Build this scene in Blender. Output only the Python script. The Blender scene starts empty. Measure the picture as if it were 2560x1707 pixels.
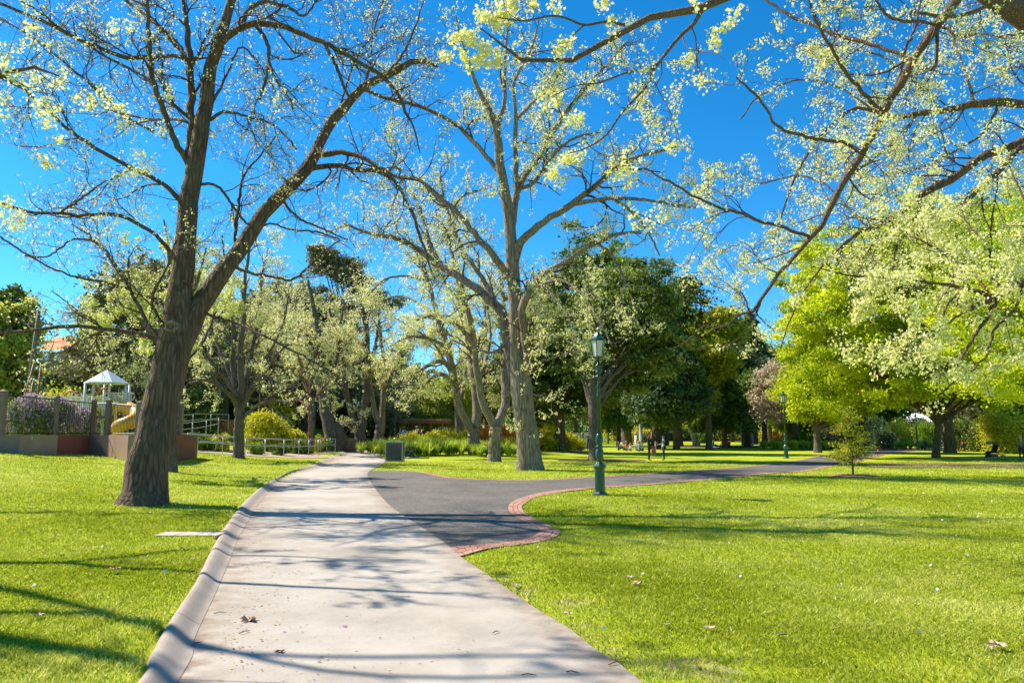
import bpy, bmesh, math, random, time
import numpy as np
from mathutils import Vector, Matrix
from mathutils.geometry import tessellate_polygon
T0 = time.time()
S = bpy.context.scene
COL = S.collection
# ------------------------------------------------------------------ camera
F = 1850.0; CX = 1280.0; CY = 853.5; EYE = 1.6
PITCH = math.atan(229.5 / F)
cam = bpy.data.cameras.new("Camera"); cam_o = bpy.data.objects.new("Camera", cam); COL.objects.link(cam_o)
cam.sensor_width = 36; cam.lens = F / 2560 * 36; cam.clip_start = 0.1; cam.clip_end = 3000
cam_o.location = (0, 0, EYE); cam_o.rotation_euler = (math.pi / 2 + PITCH, 0, 0)
S.camera = cam_o
# ------------------------------------------------------------------ light
SUN_AZ = math.radians(-66); SUN_EL = math.radians(45)
world = bpy.data.worlds.new("World"); S.world = world; world.use_nodes = True
wn = world.node_tree.nodes; wl = world.node_tree.links
bg = wn["Background"]
sky = wn.new("ShaderNodeTexSky"); sky.sky_type = 'NISHITA'; sky.sun_disc = False
sky.sun_elevation = SUN_EL; sky.sun_rotation = SUN_AZ
sky.air_density = 1.0; sky.dust_density = 0.5; sky.ozone_density = 4.0; sky.altitude = 2500
hsv = wn.new("ShaderNodeHueSaturation"); hsv.inputs["Saturation"].default_value = 1.25; hsv.inputs["Value"].default_value = 1.22
tn = wn.new("ShaderNodeMix"); tn.data_type = 'RGBA'; tn.blend_type = 'MULTIPLY'; tn.inputs[0].default_value = 1; tn.inputs[7].default_value = (.82, 1.0, 1.0, 1)
wl.new(sky.outputs[0], tn.inputs[6]); wl.new(tn.outputs[2], hsv.inputs["Color"]); wl.new(hsv.outputs[0], bg.inputs[0])
bg.inputs[1].default_value = 0.1
sl = bpy.data.lights.new("Sun", 'SUN'); sl.energy = 5.0; sl.angle = math.radians(0.53); sl.color = (1, 0.90, 0.75)
so = bpy.data.objects.new("Sun", sl); COL.objects.link(so)
sd = Vector((math.sin(SUN_AZ) * math.cos(SUN_EL), math.cos(SUN_AZ) * math.cos(SUN_EL), math.sin(SUN_EL)))
so.rotation_euler = sd.to_track_quat('Z', 'Y').to_euler(); so.location = (-30, 20, 60)
S.view_settings.view_transform = 'Standard'; S.view_settings.look = 'None'
S.view_settings.exposure = 0.95; S.view_settings.gamma = 1
S.cycles.max_bounces = 6; S.cycles.diffuse_bounces = 3; S.cycles.transmission_bounces = 4
S.cycles.transparent_max_bounces = 6; S.cycles.glossy_bounces = 2
S.cycles.use_denoising = True

# ------------------------------------------------------------------ pixel helpers
def rayd(u, v):
    c, s = math.cos(PITCH), math.sin(PITCH)
    return np.array([u - CX, F * c - s * (CY - v), F * s + c * (CY - v)], float)
def at(u, v, D):
    d = rayd(u, v); t = D / d[1]
    return np.array([d[0] * t, D, EYE + d[2] * t])
def flat(u, v, z=0.0):
    d = rayd(u, v); t = (z - EYE) / d[2]
    return (d[0] * t, d[1] * t)
def ss(a, b, x):
    t = np.clip((np.asarray(x, float) - a) / (b - a), 0, 1); return t * t * (3 - 2 * t)

def crom(P, n):
    P = np.asarray(P, float)
    if len(P) < 3:
        t = np.linspace(0, 1, n)[:, None]; return P[0] * (1 - t) + P[-1] * t
    d = np.r_[0, np.cumsum(np.linalg.norm(np.diff(P[:, :2], axis=0), axis=1) + 1e-9)]
    Q = np.vstack([2 * P[0] - P[1], P, 2 * P[-1] - P[-2]])
    out = []
    for s in np.linspace(0, d[-1], n):
        i = min(np.searchsorted(d, s, 'right') - 1, len(P) - 2); t = (s - d[i]) / (d[i + 1] - d[i])
        p0, p1, p2, p3 = Q[i], Q[i + 1], Q[i + 2], Q[i + 3]
        out.append(0.5 * (2 * p1 + (p2 - p0) * t + (2 * p0 - 5 * p1 + 4 * p2 - p3) * t * t + (3 * p1 - p0 - 3 * p2 + p3) * t ** 3))
    return np.array(out)
def pxl(s, z=0.0):
    r = []
    for q in s.split():
        a = q.split(','); r.append(flat(float(a[0]), float(a[1]), z))
    return r

# path outlines on the ground (world metres)
KO = [(-0.4, -30), (-0.9, -8), (-1.7, 1)] + pxl("321,1707 367,1624 425,1529 486,1441 517,1380 551,1322 578,1284 612,1246 662,1207 723,1177", .13)[0:] + \
     [(-9.5, 35.0), (-10.35, 40), (-11.1, 45), (-12.0, 51), (-12.8, 57), (-13.1, 63), (-11.9, 71), (-6, 79), (3, 83.5)]
KI = [(0.0, -30), (-0.5, -8), (-1.35, 1)] + pxl("448,1707 486,1602 536,1494 559,1441 574,1406 597,1345 620,1307 643,1265 685,1217 731,1184") + \
     [(-9.05, 34.9), (-9.9, 39.9), (-10.65, 44.9), (-11.55, 50.9), (-12.35, 56.9), (-12.65, 63), (-11.55, 70.7), (-5.8, 78.6), (3, 83)]
PR = [(3.2, -30), (2.6, -8), (1.7, 1)] + pxl("1599,1707 1498,1638 1421,1576 1339,1526 1262,1472 1208,1433 1150,1394 1126,1371 1072,1332 1018,1297 968,1259 933,1216 919,1189 927,1177 960,1158") + \
     [(-7.6, 45), (-8.9, 50.5), (-9.6, 56), (-9.6, 62), (-8.3, 68.5), (-4, 74.5), (3, 78.8)]
KOa, KIa, PRa = crom(KO, 420), crom(KI, 420), crom(PR, 420)
_m = KOa[:, 1] < 63
_ky, _kx = KOa[_m][:, 1], KOa[_m][:, 0]
def kx(y): return np.interp(y, _ky, _kx)
_m2 = PRa[:, 1] < 62
def prx(y): return np.interp(y, PRa[_m2][:, 1], PRa[_m2][:, 0])
def terr(x, y):
    x = np.asarray(x, float); y = np.asarray(y, float)
    dk = kx(y) - x
    h = 0.11 * ss(-0.16, 0.06, dk) + 0.95 * ss(0.3, 15, dk) * ss(-10, 6, y)
    h = h + 0.45 * ss(44, 72, y) * ss(10, -4, x) + 1.6 * ss(50, 78, y) * ss(-13, -30, x)
    return h
def T(x, y): return float(terr(x, y))
def G(u, v):
    """where the view ray through (u,v) meets the ground"""
    d = rayd(u, v); d = d / d[1]; ys = np.concatenate([np.linspace(4, 100, 2000), np.linspace(100, 400, 1200)])
    z = EYE + d[2] * ys; g = terr(d[0] * ys, ys); k = np.argmax(z <= g)
    if not (z <= g).any(): k = len(ys) - 1
    y = ys[k]; return np.array([d[0] * y, y, T(d[0] * y, y)])
def GD(u, D):
    x = (u - CX) / (F * math.cos(PITCH) + math.sin(PITCH) * 229.5) * D
    return np.array([x, D, T(x, D)])

# ------------------------------------------------------------------ mesh helpers
def mesh_np(name, V, FQ, mat=None, parent=None, attr=None, smooth=False, uv=None, mats=None, midx=None):
    V = np.asarray(V, np.float32); me = bpy.data.meshes.new(name)
    if not isinstance(FQ, list): FQ = [FQ]
    FQ = [np.asarray(q, np.int32) for q in FQ if len(q)]
    me.vertices.add(len(V)); me.vertices.foreach_set("co", V.ravel())
    li = np.concatenate([q.ravel() for q in FQ]); tot = np.concatenate([np.full(len(q), q.shape[1]) for q in FQ])
    me.loops.add(len(li)); me.loops.foreach_set("vertex_index", li)
    me.polygons.add(len(tot)); st = np.r_[0, np.cumsum(tot)[:-1]].astype(np.int32)
    me.polygons.foreach_set("loop_start", st)
    try: me.polygons.foreach_set("loop_total", tot.astype(np.int32))
    except Exception: pass
    if smooth: me.polygons.foreach_set("use_smooth", np.ones(len(tot), bool))
    if midx is not None: me.polygons.foreach_set("material_index", np.asarray(midx, np.int32))
    if attr is not None:
        a = me.attributes.new("tint", 'FLOAT', 'POINT'); a.data.foreach_set("value", np.asarray(attr, np.float32))
    if uv is not None:
        l = me.uv_layers.new(name="UVMap"); l.data.foreach_set("uv", np.asarray(uv, np.float32)[li].ravel())
    me.update(calc_edges=True)
    for m in (mats or ([mat] if mat else [])): me.materials.append(m)
    o = bpy.data.objects.new(name, me); COL.objects.link(o)
    if parent is not None: o.parent = parent
    return o
def thing(name, label, cat, loc=(0, 0, 0), group=None, rz=0.0):
    o = bpy.data.objects.new(name, None); COL.objects.link(o); o.location = [float(c) for c in loc]; o.rotation_euler = (0, 0, rz)
    o.empty_display_size = 0.2
    o['label'] = label; o['category'] = cat
    if group: o['group'] = group
    return o
def tag(o, label, cat, group=None, kind=None):
    o['label'] = label; o['category'] = cat
    if group: o['group'] = group
    if kind: o['kind'] = kind
    return o
def structure(o, label=None, cat=None):
    o['kind'] = 'structure'; o['label'] = label or o.name; o['category'] = cat or o.name.replace('_', ' '); return o
class MB:
    def __init__(s): s.v = []; s.f = []; s.n = 0
    def add(s, V, Fs):
        s.v.append(np.asarray(V, float).reshape(-1, 3))
        for f in Fs: s.f.append([i + s.n for i in f])
        s.n += len(s.v[-1])
    def box(s, c, d, rz=0, tilt=None):
        x, y, z = [q / 2 for q in d]
        V = np.array([(-x, -y, -z), (x, -y, -z), (x, y, -z), (-x, y, -z), (-x, -y, z), (x, -y, z), (x, y, z), (-x, y, z)])
        if tilt is not None: V = V @ np.array(Matrix.Rotation(tilt[0], 3, tilt[1])).T
        if rz: V = V @ np.array(Matrix.Rotation(rz, 3, 'Z')).T
        s.add(V + np.array(c), [(0, 3, 2, 1), (4, 5, 6, 7), (0, 1, 5, 4), (1, 2, 6, 5), (2, 3, 7, 6), (3, 0, 4, 7)])
    def bar(s, a, b, r, n=8, r2=None, rot=0):
        a = np.array(a, float); b = np.array(b, float); d = b - a; L = np.linalg.norm(d); d = d / L
        q = np.array([0, 0, 1.]) if abs(d[2]) < .9 else np.array([1., 0, 0]); u = np.cross(q, d); u /= np.linalg.norm(u); w = np.cross(d, u)
        r2 = r if r2 is None else r2; an = np.arange(n) * 2 * np.pi / n + rot
        R = np.cos(an)[:, None] * u + np.sin(an)[:, None] * w
        V = np.vstack([a + R * r, b + R * r2])
        s.add(V, [(i, (i + 1) % n, n + (i + 1) % n, n + i) for i in range(n)] + [tuple(range(n))[::-1], tuple(range(n, 2 * n))])
    def path(s, pts, r, n=8):
        P = np.asarray(pts, float)[None]; R = np.full((1, P.shape[1]), r) if np.isscalar(r) else np.asarray(r, float)[None]
        V, Q = tubes(P, R, n); s.add(V, [tuple(q) for q in Q])
    def lathe(s, prof, n=16, c=(0, 0, 0), rot=0, flute=0):
        V = []
        for (z, r) in prof:
            for k in range(n):
                a = 2 * math.pi * k / n + rot; rr = r * (1 - flute * (k % 2))
                V.append((c[0] + rr * math.cos(a), c[1] + rr * math.sin(a), c[2] + z))
        m = len(prof); Fs = [(j * n + k, j * n + (k + 1) % n, (j + 1) * n + (k + 1) % n, (j + 1) * n + k) for j in range(m - 1) for k in range(n)]
        Fs += [tuple(range(n))[::-1], tuple(range((m - 1) * n, m * n))]
        s.add(V, Fs)
    def build(s, name, mat, parent=None, smooth=False, bevel=0):
        V = np.vstack(s.v); me = bpy.data.meshes.new(name); me.from_pydata(V.tolist(), [], s.f); me.update()
        if smooth: me.polygons.foreach_set("use_smooth", np.ones(len(me.polygons), bool))
        me.materials.append(mat); o = bpy.data.objects.new(name, me); COL.objects.link(o)
        if parent is not None: o.parent = parent
        if bevel:
            b = o.modifiers.new("Bevel", 'BEVEL'); b.width = bevel; b.segments = 2; b.limit_method = 'ANGLE'
        return o
def tubes(P, R, n=4, rough=0.0, seed=0, cap=False):
    """P (N,K,3), R (N,K) -> verts, quads"""
    P = np.asarray(P, float); N, K, _ = P.shape
    t = np.empty_like(P); t[:, 1:-1] = P[:, 2:] - P[:, :-2]; t[:, 0] = P[:, 1] - P[:, 0]; t[:, -1] = P[:, -1] - P[:, -2]
    t /= np.linalg.norm(t, axis=2, keepdims=True) + 1e-9
    m = t.mean(axis=1); ref = np.where(np.abs(m[:, 2:3]) > 0.8, np.array([[0., 1, 0]]), np.array([[0., 0, 1]]))[:, None, :]
    u = np.cross(ref, t); u /= np.linalg.norm(u, axis=2, keepdims=True) + 1e-9; w = np.cross(t, u)
    a = np.arange(n) * 2 * np.pi / n
    RR = np.repeat(np.asarray(R, float)[:, :, None], n, 2)
    if rough > 0:
        rg = np.random.default_rng(seed); s = np.linspace(0, 1, K)[None, :, None]
        for q in range(7):
            f = rg.integers(2, 9); g = rg.uniform(-12, 12); ph = rg.uniform(0, 6.28, (N, 1, 1))
            RR = RR * (1 + rough / 2.2 * rg.uniform(.4, 1) * np.sin(a[None, None, :] * f + g * s + ph))
        RR = RR * (1 + rough * .5 * rg.normal(size=RR.shape))
    V = P[:, :, None, :] + RR[..., None] * (np.cos(a)[None, None, :, None] * u[:, :, None, :] + np.sin(a)[None, None, :, None] * w[:, :, None, :])
    i = np.arange(N)[:, None, None] * K * n; j = np.arange(K - 1)[None, :, None] * n; k = np.arange(n)[None, None, :]; k2 = (k + 1) % n
    Q = np.stack([i + j + k, i + j + k2, i + j + n + k2, i + j + n + k], axis=-1).reshape(-1, 4)
    return V.reshape(-1, 3), Q
def leaves(C, size, seed=0, el=1.6, up=0.0, flat_=0.0):
    """one diamond leaf at every centre"""
    rg = np.random.default_rng(seed); n = len(C)
    a = rg.normal(size=(n, 3)); a[:, 2] += up; a /= np.linalg.norm(a, axis=1, keepdims=True)
    b = rg.normal(size=(n, 3)); b[:, :2] *= (1 - flat_); b -= a * (a * b).sum(1, keepdims=True); b /= np.linalg.norm(b, axis=1, keepdims=True)
    c = np.cross(a, b); s = np.asarray(size)[:, None] if np.ndim(size) else np.full((n, 1), size)
    s = s * rg.uniform(.6, 1.3, (n, 1))
    V = np.stack([C - a * s * el * .5, C + b * s * .5 + c * s * .12, C + a * s * el * .5, C - b * s * .5 + c * s * .12], axis=1)
    return V.reshape(-1, 3), np.arange(n * 4).reshape(-1, 4)

# ------------------------------------------------------------------ materials
MATS = {}
def _nt(name):
    m = bpy.data.materials.new(name); m.use_nodes = True; n = m.node_tree.nodes; l = m.node_tree.links
    return m, n, l, n["Principled BSDF"]
def ramp(n, l, src, cols, pos=None):
    r = n.new("ShaderNodeValToRGB"); e = r.color_ramp.elements
    while len(e) < len(cols): e.new(0.5)
    for i, c in enumerate(cols):
        e[i].position = pos[i] if pos else i / (len(cols) - 1); e[i].color = (*c, 1)
    l.new(src, r.inputs[0]); return r.outputs[0]
def noise(n, l, scale, vec=None, detail=4, rough=.6):
    t = n.new("ShaderNodeTexNoise"); t.inputs["Scale"].default_value = scale; t.inputs["Detail"].default_value = detail; t.inputs["Roughness"].default_value = rough
    if vec is not None: l.new(vec, t.inputs["Vector"])
    return t.outputs["Fac"]
def coords(n, l, sc=(1, 1, 1), kind="Object"):
    t = n.new("ShaderNodeTexCoord"); mp = n.new("ShaderNodeMapping"); mp.inputs["Scale"].default_value = sc
    l.new(t.outputs[kind], mp.inputs[0]); return mp.outputs[0]
def bump(n, l, h, b, strength=.5, dist=.02):
    q = n.new("ShaderNodeBump"); q.inputs["Strength"].default_value = strength; q.inputs["Distance"].default_value = dist
    l.new(h, q.inputs["Height"]); l.new(q.outputs[0], b.inputs["Normal"])
def plain(name, c, rough=.6, metal=0, var=.15, sc=6.0, bmp=0, coat=0):
    if name in MATS: return MATS[name]
    m, n, l, b = _nt(name); f = noise(n, l, sc, coords(n, l))
    lo = tuple(x * (1 - var) for x in c); hi = tuple(min(1, x * (1 + var)) for x in c)
    l.new(ramp(n, l, f, [lo, hi], [.3, .7]), b.inputs["Base Color"]); b.inputs["Roughness"].default_value = rough; b.inputs["Metallic"].default_value = metal
    if coat: b.inputs["Coat Weight"].default_value = coat
    if bmp: bump(n, l, f, b, bmp)
    MATS[name] = m; return m
def bark(name, c1, c2, zs=.09, sc=26, st=.9, moss=None):
    m, n, l, b = _nt(name); v = coords(n, l, (1, 1, zs)); f1 = noise(n, l, sc, v, 6, .65); f2 = noise(n, l, 1.3, coords(n, l), 3)
    vo = n.new("ShaderNodeTexVoronoi"); vo.feature = 'DISTANCE_TO_EDGE'; vo.inputs["Scale"].default_value = sc * .8; l.new(v, vo.inputs["Vector"])
    mr = n.new("ShaderNodeMapRange"); mr.inputs[1].default_value = 0; mr.inputs[1].default_value = -.25; mr.inputs[2].default_value = .25; l.new(vo.outputs[0], mr.inputs[0])
    mu = n.new("ShaderNodeMath"); mu.operation = 'MULTIPLY'; l.new(f1, mu.inputs[0]); l.new(mr.outputs[0], mu.inputs[1])
    ad = n.new("ShaderNodeMath"); ad.operation = 'ADD'; l.new(mu.outputs[0], ad.inputs[0])
    m3 = n.new("ShaderNodeMath"); m3.operation = 'MULTIPLY'; m3.inputs[1].default_value = .35; l.new(f2, m3.inputs[0]); l.new(m3.outputs[0], ad.inputs[1])
    col = ramp(n, l, ad.outputs[0], [tuple(x * .3 for x in c1), c1, c2], [.16, .42, .74])
    if moss:
        mx = n.new("ShaderNodeMix"); mx.data_type = 'RGBA'; l.new(ramp(n, l, noise(n, l, 2.2, coords(n, l)), [(0, 0, 0), (1, 1, 1)], [.52, .68]), mx.inputs[0])
        l.new(col, mx.inputs[6]); mx.inputs[7].default_value = (*moss, 1); col = mx.outputs[2]
    l.new(col, b.inputs["Base Color"]); b.inputs["Roughness"].default_value = .9
    bump(n, l, ad.outputs[0], b, 1.0, .07)
    return m
def leafmat(name, cols, trans=.4, pos=None, tcol=None, rough=.55):
    """random tint per clump comes from the mesh attribute 'tint' (real colour variation)"""
    m, n, l, b = _nt(name); a = n.new("ShaderNodeAttribute"); a.attribute_name = "tint"
    c = ramp(n, l, a.outputs["Fac"], cols, pos)
    l.new(c, b.inputs["Base Color"]); b.inputs["Roughness"].default_value = rough; b.inputs["Specular IOR Level"].default_value = .25
    tr = n.new("ShaderNodeBsdfTranslucent"); mx = n.new("ShaderNodeMixShader"); mx.inputs[0].default_value = trans
    if tcol:
        mm = n.new("ShaderNodeMix"); mm.data_type = 'RGBA'; mm.blend_type = 'MULTIPLY'; mm.inputs[0].default_value = 1; l.new(c, mm.inputs[6]); mm.inputs[7].default_value = (*tcol, 1); l.new(mm.outputs[2], tr.inputs[0])
    else: l.new(c, tr.inputs[0])
    l.new(b.outputs[0], mx.inputs[1]); l.new(tr.outputs[0], mx.inputs[2]); l.new(mx.outputs[0], n["Material Output"].inputs[0])
    return m
M_bark_dark = bark("bark_dark", (.075, .043, .022), (.22, .135, .075), moss=(.10, .085, .04), sc=15)
M_bark_grey = bark("bark_grey", (.15, .108, .075), (.37, .30, .225), sc=15)
M_bark_mid = bark("bark_mid", (.085, .064, .047), (.22, .175, .13))
M_bark_limb = bark("bark_limb", (.12, .072, .045), (.25, .165, .11), zs=.7, sc=30, st=.6)
M_bark_red = bark("bark_red", (.17, .085, .05), (.30, .18, .12))
M_bark_white = bark("bark_white", (.34, .31, .27), (.62, .58, .52), zs=.5, sc=5)
M_twig = plain("twig", (.075, .046, .036), .8, var=.3)
M_twig_grey = plain("twig_grey", (.14, .10, .08), .8, var=.3)
M_blossom = leafmat("blossom", [(.58, .60, .14), (.84, .84, .34), (.95, .92, .58)], .45, [0, .45, 1])
M_blossom_y = leafmat("blossom_yellow", [(.66, .66, .14), (.88, .86, .34), (.95, .92, .58)], .45, [0, .5, 1])
M_blossom_g = leafmat("blossom_green", [(.46, .52, .08), (.72, .75, .24), (.90, .88, .50)], .45, [0, .5, 1])
M_maple = leafmat("leaf_maple", [(.16, .26, .010), (.54, .62, .022), (.84, .84, .07)], .45, [0, .5, 1], (.95, 1.0, .4))
M_pink = leafmat("leaf_pinkish", [(.38, .36, .13), (.60, .50, .36), (.70, .58, .44)], .4)
M_yellow = leafmat("leaf_yellow", [(.24, .28, .015), (.46, .46, .03), (.60, .54, .06)], .45)
M_olive = leafmat("leaf_olive", [(.08, .10, .03), (.18, .18, .07), (.32, .28, .13)], .25)
M_dark = leafmat("leaf_dark", [(.03, .055, .014), (.12, .18, .03), (.36, .40, .08)], .3)
M_mid = leafmat("leaf_mid", [(.055, .11, .015), (.12, .20, .025), (.26, .34, .045)], .35)
M_conif = leafmat("leaf_conifer", [(.05, .10, .045), (.10, .17, .06), (.18, .24, .09)], .25)
M_fresh = leafmat("leaf_fresh", [(.09, .17, .015), (.18, .30, .02), (.34, .44, .03)], .4)
M_gold = leafmat("leaf_gold", [(.30, .34, .012), (.58, .56, .025), (.78, .68, .06)], .35)
M_orange = leafmat("leaf_orange", [(.50, .16, .02), (.80, .27, .05), (.85, .45, .07)], .35)
M_lilac = leafmat("flower_lilac", [(.42, .28, .40), (.66, .50, .60), (.82, .70, .74)], .4)
M_willow = leafmat("leaf_willow", [(.26, .34, .04), (.44, .50, .08), (.58, .60, .16)], .5)

# ------------------------------------------------------------------ ground, paths
def axis(segs):
    out = []
    for a, b, s in segs: out += list(np.arange(a, b, s))
    return np.array(out + [segs[-1][1]])
gx = axis([(-900, -120, 60), (-120, -40, 8), (-40, -14, 1.0), (-14, 3, .2), (3, 20, 1.0), (20, 60, 4), (60, 120, 10), (120, 900, 60)])
gy = axis([(-300, -30, 30), (-30, 3, 3), (3, 60, .5), (60, 100, 2), (100, 300, 20), (300, 1500, 100)])
XX, YY = np.meshgrid(gx, gy); ZZ = terr(XX, YY) + .012 * np.sin(XX * 1.3 + YY * .7) * ss(3, 30, np.abs(XX)) 
nx, ny = len(gx), len(gy)
I = np.arange(nx * ny).reshape(ny, nx)
Q = np.stack([I[:-1, :-1], I[:-1, 1:], I[1:, 1:], I[1:, :-1]], -1).reshape(-1, 4)
GRASS_A = [(.15, .21, .008), (.33, .40, .014), (.52, .56, .07)]
def grassmat():
    m, n, l, b = _nt("lawn")
    w = coords(n, l); f1 = noise(n, l, .35, w, 5, .6); f2 = noise(n, l, 9, coords(n, l, (1, .6, 1)), 6, .7); f3 = noise(n, l, 60, w, 3, .7)
    a1 = n.new("ShaderNodeMath"); a1.operation = 'MULTIPLY_ADD'; l.new(f2, a1.inputs[0]); a1.inputs[1].default_value = .9; l.new(f1, a1.inputs[2])
    a2 = n.new("ShaderNodeMath"); a2.operation = 'MULTIPLY_ADD'; l.new(f3, a2.inputs[0]); a2.inputs[1].default_value = .7; l.new(a1.outputs[0], a2.inputs[2])
    c = ramp(n, l, a2.outputs[0], GRASS_A, [.85, 1.3, 1.75]); 
    mr = n.new("ShaderNodeMapRange"); mr.inputs[1].default_value = .8; mr.inputs[2].default_value = 1.8; l.new(a2.outputs[0], mr.inputs[0])
    c = ramp(n, l, mr.outputs[0], GRASS_A, [.0, .5, 1])
    # worn bare patches beside the path
    vo = noise(n, l, .8, w, 4, .75)
    at_ = n.new("ShaderNodeAttribute"); at_.attribute_name = "tint"
    mm = n.new("ShaderNodeMath"); mm.operation = 'MULTIPLY'; l.new(vo, mm.inputs[0]); l.new(at_.outputs["Fac"], mm.inputs[1])
    msk = ramp(n, l, mm.outputs[0], [(0, 0, 0), (1, 1, 1)], [.36, .5])
    mx = n.new("ShaderNodeMix"); mx.data_type = 'RGBA'; l.new(msk, mx.inputs[0]); l.new(c, mx.inputs[6])
    l.new(ramp(n, l, f3, [(.22, .15, .085), (.50, .40, .27)], [.3, .7]), mx.inputs[7])
    l.new(mx.outputs[2], b.inputs["Base Color"]); b.inputs["Roughness"].default_value = .9; b.inputs["Specular IOR Level"].default_value = .15
    bump(n, l, a2.outputs[0], b, .7, .03); return m
M_lawn = grassmat()
def worn(x, y):
    d1 = np.abs(x - prx(y)); w = ss(1.1, .15, d1) * ss(13, 8, y) * (x > prx(y) - .3)
    w = np.maximum(w, .9 * ss(.5, .1, np.abs(x - kx(y))) * ss(9, 6, y))
    for (bx, by, r) in [(1.35, 5.3, .9), (2.9, 5.2, .7), (-4.3, 5.2, .8), (.6, 7.4, .6), (.15, 9.0, .7), (-3.0, 6.1, .5), (-5.1, 6.3, .5)]:
        w = np.maximum(w, ss(r, r * .2, np.hypot(x - bx, (y - by) * .8)))
    return w * .8
gr = mesh_np("ground", np.stack([XX, YY, ZZ], -1).reshape(-1, 3), Q, M_lawn, smooth=True, attr=worn(XX, YY).ravel())
structure(gr, "bright green park lawn", "ground")
def concrete(name, c, sc=1.0):
    m, n, l, b = _nt(name); w = coords(n, l); f1 = noise(n, l, .7 * sc, w, 6, .6); f2 = noise(n, l, 70, w, 3, .6); f3 = noise(n, l, 5, w, 5, .7)
    a = n.new("ShaderNodeMath"); a.operation = 'MULTIPLY_ADD'; l.new(f3, a.inputs[0]); a.inputs[1].default_value = .4; l.new(f1, a.inputs[2])
    a2 = n.new("ShaderNodeMath"); a2.operation = 'MULTIPLY_ADD'; l.new(f2, a2.inputs[0]); a2.inputs[1].default_value = .5; l.new(a.outputs[0], a2.inputs[2])
    l.new(ramp(n, l, a2.outputs[0], [tuple(x * .78 for x in c), c, tuple(min(1, x * 1.1) for x in c)], [.62, .92, 1.25]), b.inputs["Base Color"])
    b.inputs["Roughness"].default_value = .88; bump(n, l, f2, b, .25, .006); return m
def path_concrete():
    m = concrete("path_slab", (.40, .365, .315)); n = m.node_tree.nodes; l = m.node_tree.links; b = n["Principled BSDF"]; src = b.inputs["Base Color"].links[0].from_socket
    a = n.new("ShaderNodeAttribute"); a.attribute_name = "tint"; w = coords(n, l); nz = noise(n, l, 3.5, w, 6, .7)
    mm = n.new("ShaderNodeMath"); mm.operation = 'MULTIPLY'; l.new(a.outputs["Fac"], mm.inputs[0]); l.new(ramp(n, l, nz, [(.15,) * 3, (1.5,) * 3], [.35, .7]), mm.inputs[1])
    mx = n.new("ShaderNodeMix"); mx.data_type = 'RGBA'; l.new(mm.outputs[0], mx.inputs[0]); l.new(src, mx.inputs[6]); mx.inputs[7].default_value = (.23, .165, .115, 1)
    # fine expansion joints every few metres
    sp = n.new("ShaderNodeSeparateXYZ"); l.new(w, sp.inputs[0]); ma = n.new("ShaderNodeMath"); ma.operation = 'MULTIPLY_ADD'; l.new(sp.outputs[0], ma.inputs[0]); ma.inputs[1].default_value = .1; l.new(sp.outputs[1], ma.inputs[2])
    pp = n.new("ShaderNodeMath"); pp.operation = 'PINGPONG'; pp.inputs[1].default_value = 2.4; l.new(ma.outputs[0], pp.inputs[0]); lt = n.new("ShaderNodeMath"); lt.operation = 'LESS_THAN'; lt.inputs[1].default_value = .010; l.new(pp.outputs[0], lt.inputs[0])
    ml = n.new("ShaderNodeMath"); ml.operation = 'MULTIPLY'; ml.inputs[1].default_value = .62; l.new(lt.outputs[0], ml.inputs[0])
    m2 = n.new("ShaderNodeMix"); m2.data_type = 'RGBA'; l.new(ml.outputs[0], m2.inputs[0]); l.new(mx.outputs[2], m2.inputs[6]); m2.inputs[7].default_value = (.10, .08, .06, 1)
    st = ramp(n, l, noise(n, l, .45, w, 5, .65), [(.80, .77, .73), (1.06, 1.05, 1.04)], [.35, .62]); m3 = n.new("ShaderNodeMix"); m3.data_type = 'RGBA'; m3.blend_type = 'MULTIPLY'; m3.inputs[0].default_value = 1; l.new(m2.outputs[2], m3.inputs[6]); l.new(st, m3.inputs[7])
    l.new(m3.outputs[2], b.inputs["Base Color"]); return m
M_conc = concrete("path_concrete", (.43, .375, .31))
M_kerb = concrete("kerb_concrete", (.33, .275, .23), 2)
def joints(m, per, wd, k=.7):
    n = m.node_tree.nodes; l = m.node_tree.links; b = n["Principled BSDF"]; src = b.inputs["Base Color"].links[0].from_socket; sp = n.new("ShaderNodeSeparateXYZ"); l.new(coords(n, l), sp.inputs[0])
    pp = n.new("ShaderNodeMath"); pp.operation = 'PINGPONG'; pp.inputs[1].default_value = per; l.new(sp.outputs[1], pp.inputs[0]); lt = n.new("ShaderNodeMath"); lt.operation = 'LESS_THAN'; lt.inputs[1].default_value = wd; l.new(pp.outputs[0], lt.inputs[0])
    ml = n.new("ShaderNodeMath"); ml.operation = 'MULTIPLY'; ml.inputs[1].default_value = k; l.new(lt.outputs[0], ml.inputs[0]); mx = n.new("ShaderNodeMix"); mx.data_type = 'RGBA'; l.new(ml.outputs[0], mx.inputs[0]); l.new(src, mx.inputs[6]); mx.inputs[7].default_value = (.07, .055, .04, 1); l.new(mx.outputs[2], b.inputs["Base Color"])
joints(M_kerb, 1.6, .008)
M_asph = concrete("asphalt", (.115, .105, .094))
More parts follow.
